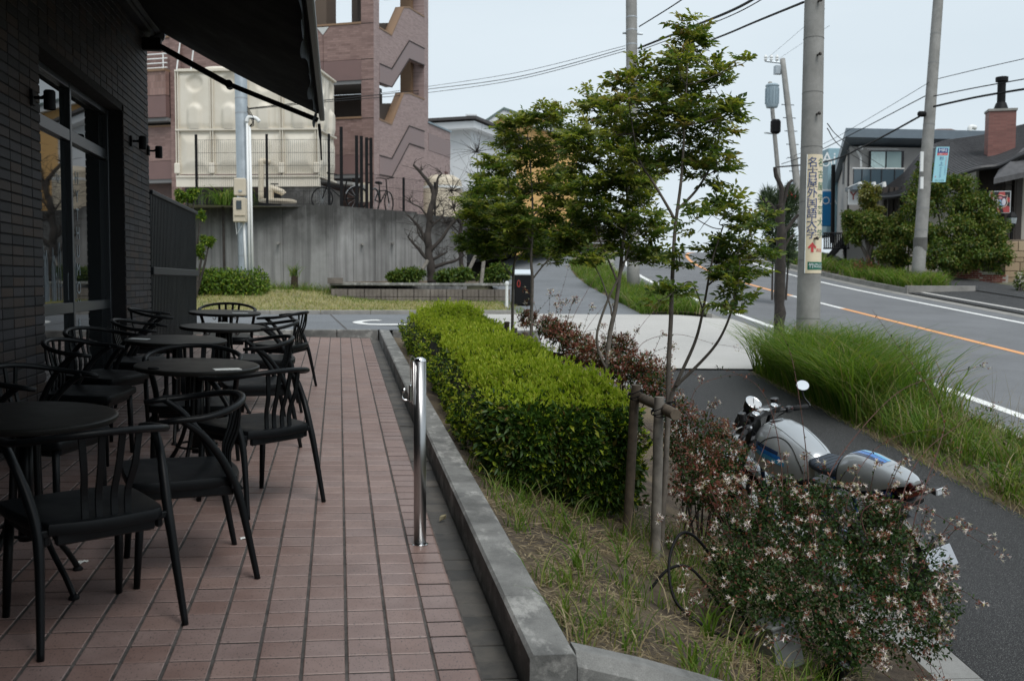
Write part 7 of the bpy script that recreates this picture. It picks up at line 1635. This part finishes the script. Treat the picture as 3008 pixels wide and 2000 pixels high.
# ------------------------------------------------------------------ across the road
def zz(x,y): return ((2200+x/2.614)/1.2756,(200+y/2.614)/1.2756)       # zoomed photo point -> photo point
def az(x,y,d): p=zz(x,y); return at(p[0],p[1],d)
def prism_thing(root,pts,z0,z1,name,mat):
    o=Vector(root.location); m=MB(); m.prism([Vector((p.x,p.y,z0))-o for p in pts],(0,0,z1-z0)); return m.build(name,mat,root)
greyr=plain('grey_render',(.46,.445,.425),.85,var=.05,scale=1.5); roofb=plain('blue_grey_fascia',(.13,.165,.195),.45,var=.08,scale=3); slate=plain('slate_roof',(.075,.074,.078),.75,var=.35,scale=5,bmp=.6,bscale=14)
frameb=plain('dark_window_frame',(.02,.02,.022),.4); curtain=plain('pale_curtain',(.55,.70,.69),.9,var=.1,scale=8)
A=at(1956,340,48.0);B=at(2250,340,48.6);Cc=at(1921,340,57.5);Dd=B+(Cc-A)
hA=thing('grey_house','grey two-storey house with a glass balcony and mono-pitch roof','house',Vector((A.x,A.y,2.2))); HA=Vector(hA.location)
zt=at(1956,338,48).z; prism_thing(hA,[A,B,Dd,Cc],2.0,zt-2.1,'wall',greyr)
m=MB(); Q=[(A,zt-2.1),(B,zt-2.1),(Dd,zt-2.1),(Cc,zt-2.1),(A,zt),(B,zt),(Dd,zt-1.75),(Cc,zt-1.75)]; m.add([Vector((p.x,p.y,z_))-HA for p,z_ in Q],[(3,2,1,0),(4,5,6,7),(0,1,5,4),(1,2,6,5),(2,3,7,6),(3,0,4,7)]); m.build('upper_wall',greyr,hA)
fx=(B-A).normalized(); fy=(Cc-A).normalized(); R4=[A-fx*.3-fy*1.1,B+fx*.6-fy*1.1,Dd+fx*.6+fy*.5,Cc-fx*.3+fy*.5]; m=MB()
zr=[zt+.30,zt+.30,zt-1.75,zt-1.75]; m.add([Vector((p.x,p.y,z_))-HA for p,z_ in zip(R4,zr)]+[Vector((p.x,p.y,z_+.42))-HA for p,z_ in zip(R4,zr)],[(3,2,1,0),(4,5,6,7),(0,1,5,4),(1,2,6,5),(2,3,7,6),(3,0,4,7)]); m.build('roof',roofb,hA)
def fr(px0,py0,px1,py1,d,th,name,mat,root,bev=.0): return fbox(px0,py0,px1,py1,d,th,name,mat,root,HA,bev)
w1=fr(2002,348,2080,389,47.95,.16,'window',frameb,hA); fr(2006,350,2038,388,47.84,.03,'pane',curtain,w1); fr(2042,350,2075,388,47.84,.03,'pane',color_mat('dark_curtain',(.28,.38,.38),.8),w1)
w2=fr(1942,372,1945,424,50.5,.3,'window',frameb,hA)
bl_=fr(1965,390,2080,430,46.9,.05,'balcony_glass',color_mat('smoked_glass',(.055,.085,.105),.10,spec=.7),hA); fr(1963,386.5,2082,389.5,46.88,.10,'balcony_rail',MT['white'],bl_)
for px in (1965,1985,2005,2030,2060): fr(px-.6,389,px+.6,430,46.85,.04,'balcony_post',frameb,bl_)
fr(1955,430,2082,440,46.8,1.1,'balcony_floor',roofb,hA); wb=fr(1953,436,2012,472,46.75,.08,'shop_board',MT['white'],hA)
v,f=text_mesh('Y',1.0); 
for px,py,s_,mt in ((1965,452,.55,'red_paint'),(1981,450,.40,'red_paint')):
    c=at(px,py,46.68)-HA; m=MB(); m.add([c+_r0*(x*s_)+Vector((0,0,y*s_)) for x,y,_ in v],f); m.build('board_glyph',color_mat(mt,(.35,.04,.03),.5),wb)
for px in (1953,1967,1985,2008):
    a=at(px,432,46.7)-HA; m=MB(); m.tube([a,a+Vector((.3,-.5,.18))],.03,6); m.tube([a+Vector((.3,-.5,.2)),a+Vector((.32,-.55,-.12))],.10,8); m.build('sign_lamp',MT['white'],hA)
m=MB(); m.tube([at(1972,345,47.7)-HA,at(1982,362,47.8)-HA,at(1983,385,47.8)-HA],.05,6); m.build('downpipe',MT['white'],hA)
m=MB(); m.tube([at(1954,345,47.7)-HA,at(1952,560,47.7)-HA],.05,6); m.build('downpipe',frameb,hA)
fr(1979,337,1986,345,47.8,.2,'floodlight',MT['white'],hA)
fr(1996,343.5,2068,344.5,47.2,.06,'laundry_pole',MT['steel'],hA)
# brown roof behind
br=thing('brown_roof_house','house with a low brown hipped roof behind the grey house','house',at(2140,560,60)-Vector((0,0,1))); bo_=Vector(br.location)
pts=[(2055,322,60),(2265,322,60),(2270,312,64),(2178,297,63),(2140,300,63),(2100,310,62)]; 
e0,e1=at(2050,323,60)-bo_,at(2275,323,60)-bo_; r0_,r1_=at(2160,297,65)-bo_,at(2190,297,65)-bo_; b0_,b1_=at(2050,320,70)-bo_,at(2275,320,70)-bo_
m=MB(); m.add([e0,e1,r1_,r0_,b1_,b0_],[(0,1,2,3),(1,4,2),(0,3,5),(4,5,3,2)]); m.build('roof',color_mat('brown_shingle',(.13,.085,.07),.8,var=.2,scale=3),br)
m=MB(); m.prism([at(2060,323,60.5)-bo_-Vector((0,0,4)),at(2265,323,60.5)-bo_-Vector((0,0,4)),at(2265,323,69)-bo_-Vector((0,0,4)),at(2060,323,69)-bo_-Vector((0,0,4))],(0,0,3.9)); m.build('wall',greyr,br)
a=at(2232,322,59)-bo_; m=MB(); m.tube(curve_pts([a-Vector((0,0,.4)),a+Vector((0,0,.55)),a+Vector((.1,0,.75)),a+Vector((.4,0,.7))],4),.14,10); m.build('vent_pipe',MT['white'],br,smooth=True)
# dark slate-roofed house with chimney
hB=thing('slate_roof_house','dark slate roofed house with a tall red brick chimney','house',az(1700,1300,39.5)); HB=Vector(hB.location)
Lo=[az(x,y,d) for x,y,d in ((960,985,40),(1180,968,39),(1450,872,38.6),(1740,768,38.2),(1930,738,38),(2112,655,37.6),(2420,540,37.2))]; Up=[az(x,y,d) for x,y,d in ((985,965,41),(1190,800,44),(1330,640,45),(1500,558,46),(1800,510,46),(2112,430,46),(2420,360,46))]
Lc=curve_pts(Lo,6);Uc=curve_pts(Up,6); m=MB(); nr=26; nn_=len(Lc)
for j in range(nr):
    a=[Lc[i].lerp(Uc[i],j/nr)-HB+Vector((0,-.02,.035)) for i in range(nn_)]; b_=[Lc[i].lerp(Uc[i],(j+1)/nr)-HB+Vector((0,0,.0)) for i in range(nn_)]; c_=[Lc[i].lerp(Uc[i],j/nr)-HB for i in range(nn_)]
    m.add(c_+a+b_,[(i,i+1,nn_+i+1,nn_+i) for i in range(nn_-1)]+[(nn_+i,nn_+i+1,2*nn_+i+1,2*nn_+i) for i in range(nn_-1)])
m.build('roof',slate,hB)
m=MB(); m.tube([p-HB-Vector((0,0,.06)) for p in Lc],.09,6); m.build('eave_board',frameb,hB)
m=MB(); U2=[p-HB for p in Uc]; D2_=[Vector((p.x,p.y+6,p.z-3.5)) for p in U2]; m.add(U2+D2_,[(nn_+i,nn_+i+1,i+1,i) for i in range(nn_-1)]); m.build('back_roof',slate,hB)
# lower eave and walls
m=MB(); a=[az(x,y,37.0)-HB for x,y in ((1880,850),(2112,800),(2420,740))]; b_=[az(x,y,38.4)-HB for x,y in ((1930,760),(2112,610),(2420,520))]; m.add(a+b_+[p-Vector((0,0,.2)) for p in a]+[p-Vector((0,0,.2)) for p in b_],[(0,1,4,3),(1,2,5,4),(9,10,7,6),(10,11,8,7),(6,7,1,0),(7,8,2,1),(0,3,9,6)]); m.build('porch_roof',slate,hB)
creamw=plain('cream_plaster',(.48,.45,.40),.85,var=.06,scale=2); timber=plain('dark_timber',(.030,.022,.018),.7,var=.3,scale=5)
fa_=az(1000,1000,40.5); fb_=az(1760,1000,39.3); fc=az(1960,1000,38.6); fe=az(2420,1000,38.0)
def wallpan(p,q,z0,z1,name,mat,th=.2):
    d=(q-p); d.z=0; n_=Vector((-d.y,d.x,0)).normalized()*th; m=MB(); m.prism([Vector((v.x,v.y,z0))-HB for v in (p,q,q+n_,p+n_)],(0,0,z1-z0)); m.build(name,mat,hB)
zb_=1.9
wallpan(fa_,fb_,zb_,az(1200,985,40).z,'wall',creamw); wallpan(fb_,fc,zb_,az(1850,760,39).z,'wall',timber); wallpan(fc,fe,zb_,az(2000,820,38.5).z,'wall',creamw)
for x in (1040,1085,1125,1180,1240): 
    c=az(x,1100,40.2)-HB; m=MB(); m.box(Vector((c.x,c.y,zb_-HB.z+1.7)),(.16,.12,3.4)); m.build('timber_post',timber,hB)
for x in (1965,2035,2050): c=az(x,1000,38.3)-HB; m=MB(); m.box(Vector((c.x,c.y-.1,zb_-HB.z+1.9)),(.26,.2,3.9)); m.build('timber_post',timber,hB)
# chimney
ca,cb_,cc_=az(1822,350,40.2),az(2045,350,40.2),az(1885,350,39.6); chz0=az(1850,690,40).z-.6; chz1=az(1850,335,40).z
chm=mosaic('chimney_brick_wall',(.15,.058,.048),(.21,.085,.07),(.15,.105,.09),.225,.072,0); ch=MB(); c=(ca+cb_)/2-HB; w=(cb_-ca).length
m=MB(); m.box(Vector((c.x,c.y,(chz0+chz1)/2-HB.z)),(w*.86,w*.62,chz1-chz0),rz(-.42)); 
cho=m.build('chimney',chm,hB); cho.data.transform(Matrix.Translation(-Vector((c.x,c.y,0)))); cho.location=(c.x,c.y,0)
m=MB(); m.box(Vector((c.x,c.y,chz1-HB.z+.05)),(w*.92,w*.70,.09),rz(-.42)); m.build('chimney_cap',MT['kerbstone'],cho).matrix_parent_inverse=Matrix.Translation((-c.x,-c.y,0))
m=MB(); m.lathe([(.30,0),(.20,.28),(.16,.32),(.16,1.15),(.24,1.15),(.24,1.32),(.15,1.34)],14,c=Vector((c.x,c.y,chz1-HB.z+.08))); m.build('flue',MT['matblack'],cho,auto=40).matrix_parent_inverse=Matrix.Translation((-c.x,-c.y,0))
# low red brick walls
def brick_wall(label,p,q,z0,courses):
    p=Vector((p.x,p.y,z0)); q=Vector((q.x,q.y,z0)); root=thing('brick_wall',label,'brick wall',p,(0,0,math.atan2(q.y-p.y,q.x-p.x)),'low red brick garden walls'); L_=(q-p).length
    m=MB(); m.box((L_/2,0,courses*.075/2),(L_-.02,.18,courses*.075-.012)); m.build('mortar_core',MT['lightmortar'],root)
    bm_=MB(); bm_.box((0,0,0),(.205,.20,.062),bev=.004); me=bm_.mesh('brick',MT['redbrick'])
    for j in range(courses):
        x=.105+(.11 if j%2 else 0)
        while x<L_-.1: 
            o=link('brick',me,root,(x,random.gauss(0,.004),.037+.075*j)); o.rotation_euler=(0,0,random.gauss(0,.01)); x+=.218
def gz(p): 
    s=p.x*RD.x+p.y*RD.y; return street_z(s)
p=at(2172,632,37.0);q=at(2262,640,36.6); brick_wall('low red brick garden wall with white mortar below the big green tree',p,q,at(2200,636,37).z-.10,7)
p=at(2255,642,36.0);q=at(2322,650,35.6); brick_wall('lower red brick wall step beside the sandstone gate pier',p,q,at(2290,648,36).z-.14,5)
# sandstone pier
sp_=at(2345,645,36.2); sg_=thing('stone_pier','sandstone gate pier of irregular blocks with a lantern on it','gate pier',Vector((sp_.x,sp_.y,at(2345,650,36.2).z-.2)),(0,0,-.4)); z_=0
ph=at(2345,552,36.2).z-sg_.location.z; m=MB(); m.box((0,0,ph/2),(1.05,.55,ph-.02)); m.build('mortar_core',color_mat('stone_mortar',(.20,.16,.12),.95),sg_); rs=random.Random(2); z_=0
while z_<ph-.1:
    h_=rs.uniform(.16,.38); h_=min(h_,ph-z_); x=-.54
    while x<.5:
        w_=min(rs.uniform(.18,.5),.54-x); m=MB(); m.box((x+w_/2,0,z_+h_/2),(w_-.02,.60+rs.uniform(0,.03),h_-.02),bev=.012); m.build('stone_block',MT['sandstone'],sg_); x+=w_
    z_+=h_
ln=thing('garden_lantern','black glass garden lantern on top of the sandstone pier','lantern',Vector((sp_.x-.35,sp_.y,sg_.location.z+ph)))
m=MB(); m.tube([(0,0,0),(0,0,.35)],.03,8); m.build('stem',MT['matblack'],ln); m=MB(); m.lathe([(.05,.35),(.14,.55),(.17,.78),(.19,.80),(.10,.95),(.02,1.0),(.015,1.15),(.001,1.16)],8); m.build('head',MT['matblack'],ln); m=MB(); m.lathe([(.145,.57),(.172,.77)],8,cap=False); m.build('glass',MT['galv'],ln)
# hanging pub sign with heraldic shield
ps_=at(2302,466,37.2); pg_=thing('pub_sign','square red and black hanging sign with a cream heraldic shield','sign',ps_,(0,0,-YAW-.25)); S_=.37
m=MB(); m.box((0,0,0),(2*S_,.10,2*S_*1.12),bev=.01); m.build('frame',color_mat('sign_frame',(.45,.48,.50),.4),pg_)
red=plain('sign_field_red',(.42,.065,.065),.5); blk=plain('sign_field_black',(.015,.013,.016),.5)
m=MB(); m.add([(-.34,-.053,-.385),(.34,-.053,-.385),(.34,-.053,.385),(-.34,-.053,.385)],[(0,1,2,3)]); m.build('red_field',red,pg_)
for P_ in ([(-.24,.385),(-.02,.385),(-.10,.22),(-.28,.20)],[(.34,.385),(.34,.15),(.18,.22),(.16,.385)],[(-.34,.12),(-.34,-.05),(-.22,-.02),(-.24,.1)],[(.34,-.02),(.34,-.17),(.2,-.12),(.22,.02)],[(-.30,-.385),(-.2,-.385),(-.12,-.2),(-.25,-.22)],[(.02,-.385),(.14,-.385),(.10,-.25),(.0,-.25)]):
    m=MB(); m.add([(x,-.056,z_) for x,z_ in P_],[tuple(range(len(P_)))]); m.build('black_patch',blk,pg_)
shp=[(-.25,.24),(-.12,.22),(0,.27),(.12,.22),(.25,.24),(.22,.10),(.26,-.05),(.18,-.17),(.08,-.20),(0,-.26),(-.08,-.20),(-.18,-.17),(-.26,-.05),(-.22,.10),(-.25,.24)]
m=MB(); m.tube([(x,-.06,z_) for x,z_ in shp],.014,6,caps=False); m.build('shield_outline',color_mat('shield_cream',(.62,.56,.44),.5),pg_)
m=MB(); m.add([(x*.93,-.058,z_*.93) for x,z_ in shp[:-1]],[tuple(range(14))]); m.build('shield_field',color_mat('shield_dark',(.10,.03,.06),.5),pg_)
for x,z_,w_,h_,cn,cv in ((-.12,.02,.07,.13,'crest_white',(.62,.60,.66)),(.13,.0,.07,.14,'crest_white',(.62,.60,.66)),(0,-.01,.055,.11,'crest_blue',(.20,.36,.50)),(0,.15,.08,.05,'crest_pink',(.55,.22,.25)),(.0,-.12,.14,.03,'crest_blue',(.20,.36,.50)),(-.17,.12,.04,.06,'crest_pink',(.55,.22,.25))):
    m=MB(); m.lathe([(1,0),(.8,.006),(.001,.008)],9,M=Matrix.Rotation(PI/2,3,'X')@Matrix.Diagonal((w_,h_,1)),c=(x,-.0605,z_)); m.build('crest_figure',color_mat(cn,cv,.5),pg_)
m=MB(); m.tube([(-.2,0,.41),(-.2,0,.62),(.5,.2,.66)],.015,5); m.build('bracket',MT['matblack'],pg_)
# garden trees and bushes across the road
bush('garden_tree','big bushy green tree hiding the front of the slate roofed house','tree',[pb(2150,425,36.2,46,44),pb(2118,470,36,36,36),pb(2200,452,36.4,54,54),pb(2255,482,36.2,42,44),pb(2190,540,35.8,80,44),pb(2285,545,35.8,40,54),pb(2120,540,35.8,46,40),pb(2240,590,35.4,66,34),pb(2150,595,35.4,64,30),pb(2132,385,36.4,18,22),pb(2300,595,35.2,26,30)],24000,.13,[MT['bushgreen'],MT['bushgold']],[.80,.20],at(2185,632,36.2)-Vector((0,0,.2)),bias=.4,stems=6,clump=26)
bush('garden_tree','low spreading olive green tree with a pale trunk in front of the grey house','tree',[pb(1985,515,37.5,38,26),pb(1955,505,37.5,22,22),pb(2015,535,37.2,34,30),pb(1970,545,37.4,26,18)],6500,.12,[MT['bushgreen'],MT['bushgold']],[.75,.25],at(2004,610,37.5),MT['bark'],bias=.4,clump=20)
bush('garden_tree','golden green conical bush below the balcony','tree',[pb(2002,455,38.5,26,26),pb(2005,490,38.5,30,26),pb(1995,435,38.5,14,14)],3800,.12,[MT['bushgold'],MT['bushgreen']],[.75,.25],at(2006,612,38.5),bias=.4,clump=18)
bush('garden_tree','dark olive tree between the golden bush and the big bushy tree','tree',[pb(2060,525,36.8,38,36),pb(2075,575,36.4,40,34),pb(2040,580,36.4,28,26)],6000,.12,[MT['bushgreen'],MT['bushgold']],[.7,.3],at(2062,615,36.8),MT['bark'],bias=.4,clump=20)
bush('pink_bush','low bush with dusty pink blossoms on the far verge','bush',[(RP(15.3,35.5,.45),(.55,.5,.38),1.0),(RP(15.5,36.4,.4),(.5,.5,.32),1.0)],900,.09,[MT['bushgreen'],MT['calyx']],[.6,.4],RP(15.4,35.9,.12))
bush('pink_bush','pale flowering bush at the sandstone pier','bush',[pb(2352,650,31,14,26)],700,.09,[MT['bushgreen'],MT['petal']],[.75,.25],at(2352,690,30.5))
# black railing
rl=thing('black_railing','black metal railing in front of the grey house','railing',at(1925,570,44)); ro=Vector(rl.location)
for k in range(13): a=at(1898+4.6*k,536,44)-ro; b_=at(1898+4.6*k,574,44)-ro; m=MB(); m.tube([a,b_],.03,5); m.build('bar',MT['matblack'],rl)
for py in (537,572): m=MB(); m.tube([at(1896,py,44)-ro,at(1956,py,44)-ro],.04,5); m.build('rail',MT['matblack'],rl)
# blue sign boards and teal building behind the sign pole
tb_=thing('teal_building','pale teal shop building with white roof letters behind the sign pole','building',at(1906,560,56)); to=Vector(tb_.location); tealm=plain('teal_cladding',(.24,.37,.42),.6,var=.05,scale=1)
fbox(1880,353,1922,545,56.5,4.0,'wall',tealm,tb_,to)
for t,px,py,s_ in (('Ai',1909,366,.9),('OLI',1911,376,.6)):
    v,f=text_mesh(t,s_); c=at(px,py,53.9)-to; m=MB(); m.add([c+_r0*x+Vector((0,0,y)) for x,y,_ in v],f); m.build('roof_letter',MT['white'],tb_)
bb=thing('blue_sign_board','bright blue sign board with white letters beyond the sign pole','sign',at(1908,520,52)); bo2=Vector(bb.location); fbox(1890,442,1919,521,52,.25,'panel',color_mat('sign_cyan_blue',(.010,.19,.44),.4),bb,bo2); fbox(1890,437,1919,441.8,52,.24,'top_edge',MT['white'],bb,bo2)
v,f=text_mesh('OA',.55); c=at(1910,463,51.8)-bo2; m=MB(); m.add([c+_r0*x+Vector((0,0,y)) for x,y,_ in v],f); m.build('white_letter',MT['white'],bb)
m=MB(); m.tube([at(1919,380,51)-bo2,at(1917,560,51)-bo2],.10,8); m.build('post',MT['matblack'],bb)
fw=thing('far_white_house','small white house with a grey hipped roof down the road','house',at(1828,470,72)); fo=Vector(fw.location); fbox(1812,425,1846,520,72,6,'wall',whm,fw,fo); m=MB(); e=[at(1806,424,69)-fo,at(1850,424,69)-fo,at(1850,424,77)-fo,at(1806,424,77)-fo]; t_=at(1828,412,73)-fo; m.add(e+[t_],[(0,1,4),(1,2,4),(2,3,4),(3,0,4)]); m.build('roof',roofb,fw)
fbox(1836,436,1843,450,68.9,.1,'window',MT['dimglass'],fw,fo)
